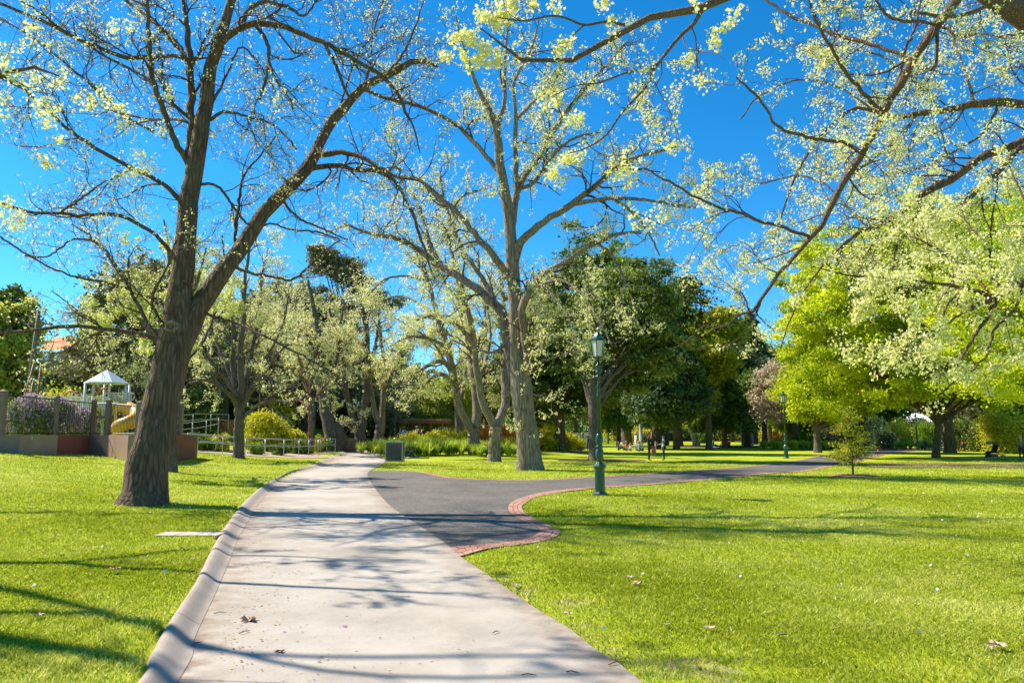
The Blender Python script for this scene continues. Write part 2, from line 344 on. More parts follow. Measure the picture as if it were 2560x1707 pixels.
def _speck(m):
    n = m.node_tree.nodes; l = m.node_tree.links; b = n["Principled BSDF"]; src = b.inputs["Base Color"].links[0].from_socket; w = coords(n, l)
    v = n.new("ShaderNodeTexVoronoi"); v.inputs["Scale"].default_value = 38; l.new(w, v.inputs[0]); k = ramp(n, l, v.outputs["Color"], [(.55, .55, .55), (1.0, 1.0, 1.0), (1.7, 1.65, 1.55)], [.1, .5, .95]); q = n.new("ShaderNodeMix"); q.data_type = 'RGBA'; q.blend_type = 'MULTIPLY'; q.inputs[0].default_value = 1
    l.new(src, q.inputs[6]); l.new(k, q.inputs[7]); p = n.new("ShaderNodeMix"); p.data_type = 'RGBA'; p.blend_type = 'MULTIPLY'; p.inputs[0].default_value = 1; l.new(q.outputs[2], p.inputs[6]); l.new(ramp(n, l, noise(n, l, .5, w, 6, .7), [(.72, .71, .70), (1.12, 1.1, 1.06)], [.35, .65]), p.inputs[7]); l.new(p.outputs[2], b.inputs["Base Color"])
_speck(M_asph)
def strip(A, B, z, nc, name, mat, prof=None, uvs=None):
    t = np.linspace(0, 1, nc + 1); P = A[:, None, :2] * (1 - t)[None, :, None] + B[:, None, :2] * t[None, :, None]
    h = terr(P[..., 0], P[..., 1]) if prof is None else np.zeros(P.shape[:2]) + terr(B[:, 0] + .6, B[:, 1])[:, None] + prof[None, :]
    V = np.dstack([P, h + z]).reshape(-1, 3); n1 = len(A)
    I = np.arange(n1 * (nc + 1)).reshape(n1, nc + 1); Q = np.stack([I[:-1, :-1], I[:-1, 1:], I[1:, 1:], I[1:, :-1]], -1).reshape(-1, 4)
    return mesh_np(name, V, Q, mat, smooth=True, uv=uvs)
# concrete path
Pl = crom(KI, 400); Pr = crom(PR, 400)
def resamp_y(A, ys):
    return np.stack([np.interp(ys, A[:, 1], A[:, 0]), ys], 1)
ysn = np.concatenate([np.linspace(-29, 3, 20), np.linspace(3.2, 62, 330)])
Lm = resamp_y(KIa[KIa[:, 1] < 62.5], ysn); Lm[:, 0] -= .03; Rm = resamp_y(PRa[PRa[:, 1] < 62.3], ysn)
far = np.linspace(0, 1, 40)[1:, None]
Lf = crom([Lm[-1], (-12.6, 64), (-11.55, 70.7), (-5.8, 78.6), (3, 83)], 40)[1:]; Rf = crom([Rm[-1], (-9.5, 63), (-8.3, 68.5), (-4, 74.5), (3, 78.8)], 40)[1:]
Lm = np.vstack([Lm, Lf]); Rm = np.vstack([Rm, Rf])
def tpath(x, y): return 0.45 * ss(44, 72, y) * ss(10, -4, x)
def strip2(A, B, z, nc, name, mat, prof=None, uv=None, attr=None):
    t = np.linspace(0, 1, nc + 1); P = A[:, None, :2] * (1 - t)[None, :, None] + B[:, None, :2] * t[None, :, None]
    h = tpath(P[..., 0], P[..., 1]) + (prof[None, :] if prof is not None else 0)
    V = np.dstack([P, h + z]).reshape(-1, 3); n1 = len(A)
    I = np.arange(n1 * (nc + 1)).reshape(n1, nc + 1); Q = np.stack([I[:-1, :-1], I[:-1, 1:], I[1:, 1:], I[1:, :-1]], -1).reshape(-1, 4)
    uvv = None
    if uv:
        s = np.r_[0, np.cumsum(np.linalg.norm(np.diff((A + B)[:, :2] / 2, axis=0), axis=1))]
        uvv = np.stack([np.repeat(s[:, None], nc + 1, 1), np.repeat(t[None, :] * uv, n1, 0)], -1).reshape(-1, 2)
    return mesh_np(name, V, Q, mat, smooth=True, uv=uvv, attr=None if attr is None else np.tile(attr, n1))
structure(strip2(Lm, Rm, .024, 16, "path", path_concrete(), attr=np.r_[.95, .5, .22, .08, np.zeros(10), .12, .45, .8][:17]), "pale concrete footpath", "path")
Ok = resamp_y(KOa[KOa[:, 1] < 62.8], ysn); Ok = np.vstack([Ok, Lf + (Ok[-1] - Lm[len(ysn) - 1])]) if False else np.vstack([Ok, crom([Ok[-1], (-13.1, 64.2), (-11.9, 71), (-6, 79), (3, 83.5)], 40)[1:]])
tt = np.linspace(0, 1, 9); kp = np.where(tt < .22, .09 - (.22 - tt) * .35, .09) * (1 - ss(.22, 1.0, tt)) + .004 - .01 * 0
kp[0] = .03; kp[1] = .08
structure(strip2(Ok, Lm + [.03, 0], .024, 8, "kerb", M_kerb, prof=kp), "rolled concrete kerb along the path", "kerb")
# asphalt branch
TOP = pxl("927,1177 990,1177 1040,1179 1060,1184 1111,1194 1179,1199 1288,1201.5 1397,1199 1487,1194 1604,1187 1681,1182 1783,1174 1885,1166.6 1948,1159 2015,1149 2074,1137 2178,1125 2313,1120 2440,1117 2560,1116")
BOT = pxl("1126,1371 1150,1367 1227,1361 1297,1354 1332,1342 1349,1328 1339,1317 1305,1303 1277,1286 1270,1270 1281,1255 1324,1239 1382,1228 1459,1220 1487,1218 1630,1209 1783,1196 1910,1183 2000,1177 2067,1165 2119,1159 2144,1150 2178,1141 2235,1131 2313,1125 2440,1122 2560,1121")
BOUT = pxl("1150,1394 1227,1373 1324,1361 1382,1348 1401,1332 1382,1319 1343,1301 1312,1282 1306,1266.5 1320,1255 1343,1243 1401,1232 1470,1223.5")
TOPc = crom(TOP, 260); BOTc = crom(BOT, 420)
polyA = [(-2.3, 14.2), (-3.2, 17.3), (-4.6, 22.8), (-5.8, 28.5), (-6.35, 31.6)] + [tuple(p) for p in TOPc] + [tuple(p) for p in BOTc[::-1]] + [(-1.25, 10.6), (-1.65, 12.2)]
tr = tessellate_polygon([[Vector((a, b, 0)) for a, b in polyA]])
structure(mesh_np("asphalt_path", [(a, b, .016 + T(a, b) * (b > 40)) for a, b in polyA], np.array(tr), M_asph), "dark asphalt side path", "path")
def brickmat():
    m, n, l, b = _nt("edging_brick"); t = n.new("ShaderNodeTexCoord"); br = n.new("ShaderNodeTexBrick")
    l.new(t.outputs["UV"], br.inputs[0]); br.inputs["Scale"].default_value = 1; br.inputs["Brick Width"].default_value = .23; br.inputs["Row Height"].default_value = .15
    br.inputs["Mortar Size"].default_value = .010; br.inputs["Color1"].default_value = (.44, .20, .125, 1); br.inputs["Color2"].default_value = (.56, .33, .24, 1); br.inputs["Mortar"].default_value = (.09, .06, .045, 1)
    mx = n.new("ShaderNodeMix"); mx.data_type = 'RGBA'; mx.blend_type = 'MULTIPLY'; mx.inputs[0].default_value = 1
    l.new(br.outputs[0], mx.inputs[6]); l.new(ramp(n, l, noise(n, l, 14, coords(n, l), 5), [(.55, .5, .48), (1.05, 1.05, 1.1)], [.3, .7]), mx.inputs[7]); l.new(mx.outputs[2], b.inputs["Base Color"]); b.inputs["Roughness"].default_value = .85
    bump(n, l, br.outputs[1], b, -.5, .01); return m
M_brick = brickmat()
nb = 160; k_ = int(np.argmin(np.hypot(BOTc[:, 0] - BOUT[-1][0], BOTc[:, 1] - BOUT[-1][1])))
inn = crom(BOTc[:k_ + 1], nb); out_ = crom(BOUT, nb)
structure(strip2(inn, out_, .022, 3, "brick_edging", M_brick, uv=.45), "red brick edging curving round the lawn", "brick edging")
def offs(C, d):
    t = np.gradient(C, axis=0); t /= np.linalg.norm(t, axis=1, keepdims=True); return C + np.stack([-t[:, 1], t[:, 0]], 1) * d
structure(strip2(BOTc[k_:], offs(BOTc[k_:], -.32), .020, 1, "brick_edging", M_brick, uv=.3), "brick edging on the near side of the asphalt path", "brick edging")
structure(strip2(TOPc[8:], offs(TOPc[8:], .30), .020, 1, "brick_edging", M_brick, uv=.3), "brick edging on the far side of the asphalt path", "brick edging")
# access cover slab by the kerb
sb = MB(); c0 = G(480, 1336)
for i, (w) in enumerate([.42, .50, .38]):
    sb.box((c0[0] - .33 + i * .315, c0[1], c0[2] + .018 - .05), (.305, .40, .10), rz=-.04)
tag(sb.build("drain_cover", M_conc, bevel=.008), "pale concrete drain cover of three slabs set in the lawn beside the kerb", "drain cover")

def inpoly(px, py, poly):
    poly = np.asarray(poly); r = np.zeros(len(px), bool); n = len(poly); j = n - 1
    for i in range(n):
        xi, yi = poly[i]; xj, yj = poly[j]
        if yi != yj:
            c = ((yi > py) != (yj > py)) & (px < (xj - xi) * (py - yi) / (yj - yi) + xi); r ^= c
        j = i
    return r
polyG = [(-6.35, 31.6)] + [tuple(p) for p in offs(TOPc, .28)] + [tuple(p) for p in offs(BOTc[k_:], -.3)[::-1]] + [tuple(p) for p in out_[::-1]] + [(-1.25, 10.6), (-1.65, 12.2), (-2.3, 14.2), (-3.2, 17.3), (-4.6, 22.8), (-5.8, 28.5)]
def on_lawn(x, y):
    ok = (x < kx(y) - .01) | (x > prx(y) + .0)
    m = (x > -7) & (x < 45) & (y < 70); q = np.zeros(len(x), bool); q[m] = inpoly(x[m], y[m], polyG)
    ok &= ~q
    ok &= ~((np.abs(x - c0[0] + .02) < .49) & (np.abs(y - c0[1]) < .2))
    return ok
def grass():
    rg = np.random.default_rng(3); xs, ys = [], []
    for (y0, y1, dens) in [(4.0, 6.5, 7500), (6.5, 9.5, 4600), (9.5, 14, 2300), (14, 20, 1000), (20, 28, 380), (28, 42, 150)]:
        hw = y1 * .74 + 1; n = int(dens * (y1 - y0) * 2 * hw)
        x = rg.uniform(-hw, hw, n); y = rg.uniform(y0, y1, n); xs.append(x); ys.append(y)
    x = np.concatenate(xs); y = np.concatenate(ys)
    k = on_lawn(x, y) & (rg.random(len(x)) > worn(x, y) * .8); x = x[k]; y = y[k]
    # patchy growth
    pn = np.sin(x * 2.1 + 1.3 * np.sin(y * 1.7)) * np.sin(y * 2.7 + 1.1 * np.sin(x * 1.9)) + .6 * np.sin(x * 7 + y * 5) * np.sin(y * 6 - x * 4)
    n = len(x); h = (.020 + .018 * rg.random(n)) * (1 + .28 * pn) * (1 + .012 * y); w = .0030 * (.7 + .11 * y) * rg.uniform(.7, 1.4, n)
    z = terr(x, y) + .012 * np.sin(x * 1.3 + y * .7) * ss(3, 30, np.abs(x)); a = rg.uniform(0, 6.28, n); ln = rg.normal(0, .55, (n, 2)) * h[:, None]
    B = np.stack([x, y, z - .004], 1); s = np.stack([np.cos(a) * w, np.sin(a) * w, np.zeros(n)], 1)
    mid = B + np.stack([ln[:, 0] * .35, ln[:, 1] * .35, h * .6], 1); tip = B + np.stack([ln[:, 0], ln[:, 1], h], 1)
    V = np.stack([B - s, B + s, mid + s * .7, tip, mid - s * .7], 1).reshape(-1, 3); Q = np.arange(n * 5).reshape(-1, 5)
    big = np.sin(x * .55 + 2 * np.sin(y * .31)) * np.sin(y * .48 + 1.7 * np.sin(x * .37)) + .5 * np.sin(x * 1.3 + y * .9 + 2)
    tint = np.clip(.5 + .12 * pn + .13 * big + .17 * rg.normal(size=n), 0, 1)
    o = mesh_np("grass", V, Q, M_grass, attr=np.repeat(tint, 5)); tag(o, "short lawn grass growing either side of the paths", "grass", kind="stuff")
    pass
M_grass = leafmat("grass_blades", [(.13, .19, .008), (.43, .49, .02), (.80, .80, .26)], .45, rough=.42)
#GRASS
grass()
print("ground", time.time() - T0)

# ------------------------------------------------------------------ trees
def samp(P, i, t):
    K = P.shape[1]; x = np.clip(t, 0, .9999) * (K - 1); k = x.astype(int); f = (x - k)
    if P.ndim == 3: return P[i, k] * (1 - f)[:, None] + P[i, k + 1] * f[:, None], P[i, k + 1] - P[i, k]
    return P[i, k] * (1 - f) + P[i, k + 1] * f
def grow(P, R, dens, L, ang, trop, K, seed, tmin=.15, tmax=1., rf=.55, wander=.25, rmin=.004, taper=.35, maxr=9, endf=.45):
    rg = np.random.default_rng(seed); ln = np.linalg.norm(np.diff(P, axis=1), axis=2).sum(1)
    cnt = rg.poisson(ln * dens); cnt = np.maximum(cnt, 1); i = np.repeat(np.arange(len(P)), cnt); n = len(i)
    t = tmin + (tmax - tmin) * rg.random(n); p, tg = samp(P, i, t); r = samp(R, i, t); tg /= np.linalg.norm(tg, axis=1, keepdims=True) + 1e-9
    q = rg.normal(size=(n, 3)); q -= tg * (q * tg).sum(1, keepdims=True); q /= np.linalg.norm(q, axis=1, keepdims=True)
    a = rg.uniform(*np.radians(ang), n)[:, None]; d = tg * np.cos(a) + q * np.sin(a)
    l = rg.uniform(*L, n) * (1 - endf * t); r0 = np.minimum(np.minimum(r * rf, maxr), l * .022 + rmin)
    out = np.empty((n, K, 3)); out[:, 0] = p; st = (l / (K - 1))[:, None]; w = rg.normal(0, wander, (n, 3))
    for k in range(1, K):
        w = w * .5 + rg.normal(0, wander, (n, 3)); d = d + w; d[:, 2] += trop; d /= np.linalg.norm(d, axis=1, keepdims=True); out[:, k] = out[:, k - 1] + d * st
    Rr = np.maximum(r0[:, None] * np.linspace(1, taper, K)[None], rmin)
    return out, Rr
def pick(P, n, seed, jit=.03, tmin=.1):
    rg = np.random.default_rng(seed); i = rg.integers(0, len(P), n); p, _ = samp(P, i, tmin + (1 - tmin) * rg.random(n)); return p + rg.normal(0, jit, p.shape)
def clumps(C, nper, spread, size, seed, tseed=None, el=1.3, tbias=0):
    """nper leaves round every centre; the tint follows a smooth random field so that light and dark clumps form"""
    rg = np.random.default_rng(seed + 7); P = np.repeat(C, nper, 0) + rg.normal(0, 1, (len(C) * nper, 3)) * spread
    V, Q = leaves(P, size, seed, el); t = np.clip(.5 + tbias + .24 * rg.normal(size=len(C)), 0, 1)
    t = np.repeat(t, nper); t = np.clip(t + .12 * rg.normal(size=len(t)), 0, 1)
    return V, Q, np.repeat(t, 4)
def multi_tubes(levels, n):
    Vs, Qs, off = [], [], 0
    for P, R in levels:
        V, Q = tubes(P, R, n); Vs.append(V); Qs.append(Q + off); off += len(V)
    return np.vstack(Vs), np.vstack(Qs)
def pxlimb(s, D, z0=None):
    """'u,v,r[,dd]' ... -> points and radii; every point has its own distance D+dd"""
    pts = []; rs = []
    a = [list(map(float, q.split(','))) for q in s.split()]
    for q in a:
        d = D + (q[3] if len(q) > 3 else 0); p = at(q[0], q[1], d); pts.append([*p, q[2] * d / F])
    return np.array(pts)
def place_limbs(limbs, D, seed=0):
    """limbs: list of (string, start depth offset, end depth offset)"""
    out = []; known = []
    for (s, a, b) in limbs:
        q = [list(map(float, w.split(','))) for w in s.split()]
        if known:   # start where the parent limb really is
            KN = np.array(known); d2 = np.hypot(KN[:, 0] - q[0][0], KN[:, 1] - q[0][1]); j0 = int(np.argmin(d2))
            if d2[j0] < 40: b = KN[j0, 2] + (b - a); a = KN[j0, 2]
        u = np.array([w[:2] for w in q]); L = np.r_[0, np.cumsum(np.linalg.norm(np.diff(u, axis=0), axis=1))]; L /= L[-1]
        rr = []
        for t2 in np.linspace(0, 1, 30): known.append((np.interp(t2, L, u[:, 0]), np.interp(t2, L, u[:, 1]), a + (b - a) * t2))
        for w, t in zip(q, L):
            d = D + a + (b - a) * t; known.append((w[0], w[1], a + (b - a) * t)); p = at(w[0], w[1], d); rr.append([*p, w[2] * d / F])
        K = max(8, min(48, int(len(q) * 6))); rr = np.array(rr)
        dd = np.r_[0, np.cumsum(np.linalg.norm(np.diff(rr[:, :3], axis=0), axis=1) + 1e-6)]
        # spline in true length
        n = 28; out.append(crom3(rr, dd, n))
    A = np.array(out); rg = np.random.default_rng(seed)
    j = rg.normal(0, 1, A[:, :, :3].shape) * (np.minimum(A[:, :, 3:] * .10, .014) + .006); j[:, 0] = 0
    A[:, :, :3] += j
    return A[:, :, :3], A[:, :, 3]
def crom3(P, d, n):
    Q = np.vstack([2 * P[0] - P[1], P, 2 * P[-1] - P[-2]]); o = []
    for s in np.linspace(0, d[-1], n):
        i = min(int(np.searchsorted(d, s, 'right')) - 1, len(P) - 2); t = (s - d[i]) / (d[i + 1] - d[i])
        p0, p1, p2, p3 = Q[i], Q[i + 1], Q[i + 2], Q[i + 3]
        o.append(0.5 * (2 * p1 + (p2 - p0) * t + (2 * p0 - 5 * p1 + 4 * p2 - p3) * t * t + (3 * p1 - p0 - 3 * p2 + p3) * t ** 3))
    o = np.array(o); o[:, 3] = np.maximum(o[:, 3], .004); return o
def finish_tree(root, P, R, lv, mb, mt, base, blossoms=None, bm=None, sides=10, rough=.06, seed=0, crown_name="blossom"):
    V, Q = tubes(P, R, sides, rough, seed); base = np.array(base)
    mesh_np("trunk", V - base, Q, mb, root, smooth=True)
    if lv:
        V, Q = multi_tubes(lv[:-1], 4) if len(lv) > 1 else (np.zeros((0, 3)), np.zeros((0, 4), int)); V2, Q2 = multi_tubes(lv[-1:], 3)
        mesh_np("branches", np.vstack([V, V2]) - base, np.vstack([Q, Q2 + len(V)]), mt, root)
    if blossoms:
        V, Q, t = blossoms; mesh_np(crown_name, V - base, Q, bm, root, attr=t)
def cat3(*a):
    V = np.vstack([x[0] for x in a]); off = np.cumsum([0] + [len(x[0]) for x in a[:-1]]); Q = np.vstack([x[1] + o for x, o in zip(a, off)]); return V, Q, np.concatenate([x[2] for x in a])

# --- big leaning elm at the left of the path
b0 = G(360, 1262); D0 = b0[1]
root = thing("elm_tree", "large dark barked forked elm leaning over the kerb at the left of the path", "tree", b0, "budding elms along the path")
limbs = [("352,1290,66 359,1252,56 372,1150,49 394,1050,44 418,957,42 432,870,42 437,830,38 443,785,33 452,730,29 463,650,26 466,615,25 470,540,24 480,460,22 494,385,21 505,320,19 514,240,18 524,170,16 544,120,15 562,60,13 585,-10,11 610,-90,10", 0, 2.2),
 ("438,890,34 456,840,32 482,795,28 516,740,24 550,690,22 590,630,20 640,560,18 700,490,17 750,440,16 782,395,15 805,340,13 830,300,14 870,262,12 905,222,11 950,195,10 1000,172,9 1045,150,7 1080,160,4 1095,168,3", 0, 3.2),
 ("775,400,11 800,388,10 850,384,9 890,388,8 930,405,7 960,428,6 1000,445,5 1050,452,4 1110,500,3 1150,560,2", -.8, -2.6),
 ("770,425,10 800,418,9 850,416,8 900,426,7 950,430,7 985,450,6 1010,490,5 1040,560,5 1060,620,4 1080,680,2.5", -.8, .8),
 ("905,222,7 960,245,5 1000,255,5 1053,269,4 1120,300,3 1160,330,2", -1.1, 1.5),
 ("535,140,13 560,100,12 600,72,11 640,60,11 700,64,10 755,86,9 816,110,8 870,140,7 905,162,7 960,195,6 1000,245,5 1016,286,5 1033,318,3 1050,380,2", .6, -1.2),
 ("640,66,6 665,100,6 672,150,6 665,200,5 650,250,3", .3, -.5), ("670,160,5 690,200,4 720,245,4 735,275,2", .2, -.8),
 ("812,110,6 840,165,5 860,220,5 880,252,4", -.4, -.2), ("600,72,9 620,30,8 660,8,7 720,20,6 760,40,4 800,-10,3", .4, 1.5),
 ("478,440,15 474,380,14 480,320,13 478,240,12 476,160,11 468,80,9 460,20,7 452,-60,5", .2, 1.2),
 ("469,151,10 437,141,6 367,145,7 306,143,7 245,118,6 184,94,6 122,61,6 60,34,5 0,10,5 -80,-20,4", .4, -2.4),
 ("471,410,11 440,360,10 418,305,9 400,250,9 384,204,8 377,140,7 371,80,7 371,41,6 366,-20,5", .3, -1.2),
 ("475,165,9 450,120,8 415,85,8 380,50,7 340,20,6 290,-20,5", .4, 2),
 ("450,500,9 408,461,7 347,429,7 300,405,6 261,384,6 220,358,6 184,335,5 122,278,5 85,245,4 53,220,4 0,186,3 -50,150,2", .2, -2.2),
 ("384,204,5 300,160,4.5 225,118,4 150,70,4 80,20,3.5 20,-20,3", -.4, .9), ("384,330,5 330,300,4 270,250,4 200,190,3.5 130,130,3.5 60,80,3 0,48,2.5", -.6, 1.6),
 ("445,660,9 402,600,6 345,560,6 280,535,6 196,540,5 130,532,5 73,530,5 0,508,4 -60,480,3", .1, -1.6), ("150,532,4 200,498,4 240,470,3 268,450,2", -1, -1.8),
 ("420,850,13 393,845,9 350,838,8 312,830,7 223,818,6 178,815,6 89,825,5 0,832,5 -70,826,4", -.3, -1.8), ("262,825,5 230,840,4 190,860,3.5 150,880,3 90,880,2", -1, -.5),
 ("400,845,8 379,823,6 348,770,6 326,725,5 286,658,5 262,625,4 236,600,4 180,560,2", -.3, 1.5), ("408,830,7 395,790,5 379,760,5 388,720,5 402,700,4 424,650,3 440,600,2", -.3, -1.2),
 ("236,600,3 180,600,3 120,640,2.5 60,640,2", 1.3, .2), ("326,725,4 260,705,4 180,690,3 90,650,3 0,590,3", -.1, -1.5),
 ("560,655,6 620,680,5 680,690,4 730,700,4 770,668,4 800,640,3 850,600,2", -.6, -2), ("505,780,6 560,800,4 620,820,4 680,850,3 760,890,3 830,930,2", -.6, -2.2),
 ("590,640,6 590,560,5 598,500,5 610,440,4 650,390,3 700,330,2", -.4, .8), ("640,570,4 680,560,3 730,575,3 790,580,3 850,600,2.5", -.6, .8),
 ("525,300,6 560,280,5 610,290,4 680,310,3.5 740,370,3", .3, -1.4), ("500,460,5 550,470,4.5 600,540,4 640,580,3", .2, 1.6), ("530,260,5 570,180,4 600,120,3 640,150,3 690,230,2.5", .3, 1.6),
 ("700,490,5 740,540,4 800,570,3 870,600,2", -.8, .6), ("910,222,4 925,160,4 930,100,3 945,40,3 960,-10,2", -1.2, -.4), ("960,195,4 1010,130,4 1040,60,3 1060,0,2", -1.3, -2.2),
 ("850,270,4 870,200,3.5 900,130,3 960,60,2.5", -1.1, .2), ("505,330,5 450,300,4.5 400,300,4 330,290,4 260,270,3 200,240,2", .3, 2.2)]
P, R = place_limbs(limbs, D0, 5); P[0, 0, 2] = b0[2] - .15; R[2:] *= .78
L1 = grow(P[2:], R[2:], 2.2, (.7, 2.2), (25, 65), .05, 7, 11, rf=.5, tmin=.1, rmin=.004)
L1b = grow(P[:2], R[:2], 1.7, (.5, 1.5), (40, 90), .10, 7, 12, rf=.25, tmin=.35, maxr=.014)
A = (np.vstack([L1[0], L1b[0]]), np.vstack([L1[1], L1b[1]]))
L2 = grow(*A, 4.8, (.35, 1.2), (25, 65), .03, 5, 13, rmin=.003)
L3 = grow(*L2, 11, (.15, .6), (25, 65), .02, 4, 14, rmin=.0024)
bc = np.vstack([pick(L3[0], 9000, 20, .02), pick(L2[0], 1600, 21, .03)])
rgc = np.random.default_rng(8)
heavy = np.vstack([at(u, v, D0 - 1.5 + d) + rgc.normal(0, s, (n, 3)) for (u, v, d, s, n) in [(110, 270, -.4, .13, 40), (120, 290, -.4, .1, 30), (25, 535, -.2, .14, 60), (45, 560, -.2, .12, 50), (290, 70, 0, .09, 26), (325, 65, 0, .06, 14), (150, 205, -.3, .08, 24), (85, 195, -.3, .1, 30),
    (380, 420, .6, .10, 34), (340, 425, .6, .08, 24), (315, 315, .4, .1, 26), (255, 250, .3, .1, 26), (350, 380, .4, .08, 20), (420, 233, 1, .1, 24), (310, 440, .4, .1, 26), (400, 330, .8, .1, 24), (700, 250, 1, .1, 20), (265, 560, 0, .12, 26), (350, 535, .4, .12, 30), (75, 85, 0, .1, 14)]])
bl = cat3(clumps(bc, 3, .015, .030, 1), clumps(heavy, 4, .04, .040, 2))
finish_tree(root, P, R, [L1, L1b, L2, L3], M_bark_dark, M_twig, b0, bl, M_blossom_y, 16, .05, 3)
# sawn knot at the fork
kb = MB(); kp0 = at(432, 817, D0 - .36) - b0
for r, w in ((.105, .05), (.062, .034)):
    kb.path([kp0 + np.array([math.cos(a) * r * 1.15, -.02 - .05 * (r > .08), math.sin(a) * r * .8]) for a in np.linspace(0, 2 * math.pi, 17)], w * .7, 8)
kb.build("branch_knot", M_bark_grey, root, True)
print("left elm", time.time() - T0)

# --- big central elm
b1 = G(1324, 1174); D1 = b1[1]
root = thing("elm_tree", "tall grey barked elm with thick split trunk on the lawn beside the lamp post", "tree", b1, "budding elms along the path")
limbs = [("1326,1196,42 1325,1168,34 1319,1110,28 1313,1050,26 1306,990,26 1300,940,23 1295,880,19 1292,820,17 1288,760,17 1284,700,16 1280,640,15 1276,580,14 1270,530,15 1262,480,13 1252,425,12 1247,370,11 1241,327,10 1225,285,8 1210,250,7 1192,216,6 1180,180,5 1167,140,4 1151,95,3 1140,40,2", 0, -1.5),
 ("1300,1040,14 1287,960,15 1277,900,14 1268,850,14 1262,800,14 1256,780,15 1240,765,14 1222,748,13 1190,719,12 1142,688,11 1088,659,10 1047,624,9 999,601,7 951,589,6 903,576,4 860,560,3", 0, 3.5),
 ("1314,980,12 1316,900,12 1312,840,12 1305,800,12 1304,770,12 1312,750,11 1321,735,11 1335,712,10 1346,697,9 1381,672,8 1420,652,8 1433,640,7 1486,608,7 1520,595,6 1547,584,5 1600,580,3", -.2, -3.5),
 ("1283,680,13 1290,640,13 1300,610,12 1318,588,12 1345,566,11 1371,547,10 1424,514,10 1486,465,8 1535,424,8 1596,392,6 1650,378,5 1692,366,3", -.2, -2.5),
 ("1430,512,7 1460,505,7 1494,500,6 1567,496,5 1620,502,4 1657,506,4 1739,520,2.5", -.9, -4.5), ("1535,498,4 1580,530,4 1620,580,3 1650,640,2", -1.5, -2),
 ("1268,700,11 1258,670,11 1240,648,11 1222,624,10 1190,589,9 1168,560,8 1130,520,7 1090,490,6 1045,449,5 984,441,3", 0, -2.8),
 ("1254,455,8 1245,430,8 1224,400,7 1188,359,7 1147,318,6 1102,290,6 1053,269,5 1004,253,4 955,241,3", -.7, 2.2),
 ("1276,600,11 1280,560,11 1286,530,10 1290,490,10 1302,461,9 1320,430,8 1339,408,8 1371,347,8 1412,286,7 1453,233,6 1494,184,5 1530,151,4 1570,100,3", 0, 3),
 ("1292,500,8 1292,469,8 1290,420,7 1288,367,7 1290,286,6 1284,212,5 1306,163,4 1330,120,3 1350,40,2", 0, -2.2),
 ("1244,330,7 1252,290,7 1261,261,6 1261,200,6 1261,163,5 1269,61,4 1273,0,3", -1, -.3), ("1290,300,5 1310,280,5 1340,250,4 1380,215,4 1400,170,3", -.8, 1.8),
 ("1300,470,6 1330,460,6 1355,430,5 1390,380,5 1440,345,4 1500,330,3", 0, -3), ("1240,760,8 1210,700,7 1180,660,7 1150,610,6 1130,560,5 1110,500,4 1100,430,3", .6, 4.5),
 ("1110,672,6 1080,620,6 1060,560,5 1040,500,4 1000,450,3", 2, 5), ("1330,720,5 1400,700,4 1460,740,3.5 1490,790,3 1530,860,2", -1, -4.5), ("1490,606,4 1530,640,4 1560,700,4 1545,760,3 1500,800,2.5", -3, -4), ("1345,700,4 1400,760,3 1440,850,3 1400,900,2", -.6, -3.5),
 ("1268,860,5 1230,880,4 1180,870,3 1130,850,2", -.3, -3), ("1310,920,3 1360,900,3 1420,880,2.5 1490,820,2", -.7, -2.8), ("1310,980,3 1370,990,2.5 1430,960,2", -.7, -2), ("1305,900,4 1370,860,3 1440,820,2", -.7, -3)]
P, R = place_limbs(limbs, D1, 6); P[0, 0, 2] = b1[2] - .25; R[1:] *= .86
L1 = grow(P[1:], R[1:], 1.1, (1.3, 3.6), (25, 60), .07, 7, 31, rf=.5, tmin=.2, rmin=.007)
L1b = grow(P[:1], R[:1], .8, (1, 3), (35, 80), .10, 7, 32, rf=.25, tmin=.35, maxr=.03)
A = (np.vstack([L1[0], L1b[0]]), np.vstack([L1[1], L1b[1]]))
L2 = grow(*A, 3.0, (.7, 2.1), (25, 60), .05, 6, 33, rmin=.005)
L3 = grow(*L2, 5.0, (.35, 1.05), (25, 65), .04, 4, 34, rmin=.0038)
bc = np.vstack([pick(L3[0], 21000, 22, .03), pick(L2[0], 4000, 23, .05), pick(P[1:, 6:], 500, 24, .12)])
bl = clumps(bc, 3, .025, .048, 3)
finish_tree(root, P, R, [L1, L1b, L2, L3], M_bark_grey, M_twig, b1, bl, M_blossom, 16, .06, 4)
print("centre elm", time.time() - T0)

def elm_px(label, u, v, limbs, D=None, dens=(1.0, 2.6, 3.6), Ls=((1.2, 3.2), (.6, 1.8), (.3, .9)), nb=12000, bs=.075, mb=M_bark_grey, mt=M_twig, bm=M_blossom, seed=0, name="elm_tree", group="budding elms along the path", spread=.05, rmin=.006, sides=12, tmin=.3, per=3, trop=.06):
    b = G(u, v) if D is None else GD(u, D)
    root = thing(name, label, "tree", b, group)
    P, R = place_limbs(limbs, b[1], seed); P[0, 0, 2] = b[2] - .3; R[1:] *= .90; R[0] *= np.linspace(1, .86, R.shape[1])
    L1 = grow(P[1:], R[1:], dens[0], Ls[0], (25, 60), trop, 6, seed + 1, rf=.45, tmin=tmin, rmin=rmin * 1.6)
    L2 = grow(*L1, dens[1], Ls[1], (25, 60), trop * .7, 5, seed + 2, rmin=rmin); L3 = grow(*L2, dens[2], Ls[2], (25, 65), trop * .5, 4, seed + 3, rmin=rmin * .8)
    bl = clumps(pick(L3[0], nb, seed + 4, spread), per, spread, bs, seed + 5) if nb else None
    finish_tree(root, P, R, [L1, L2, L3], mb, mt, b, bl, bm, sides, .06, seed)
    return root
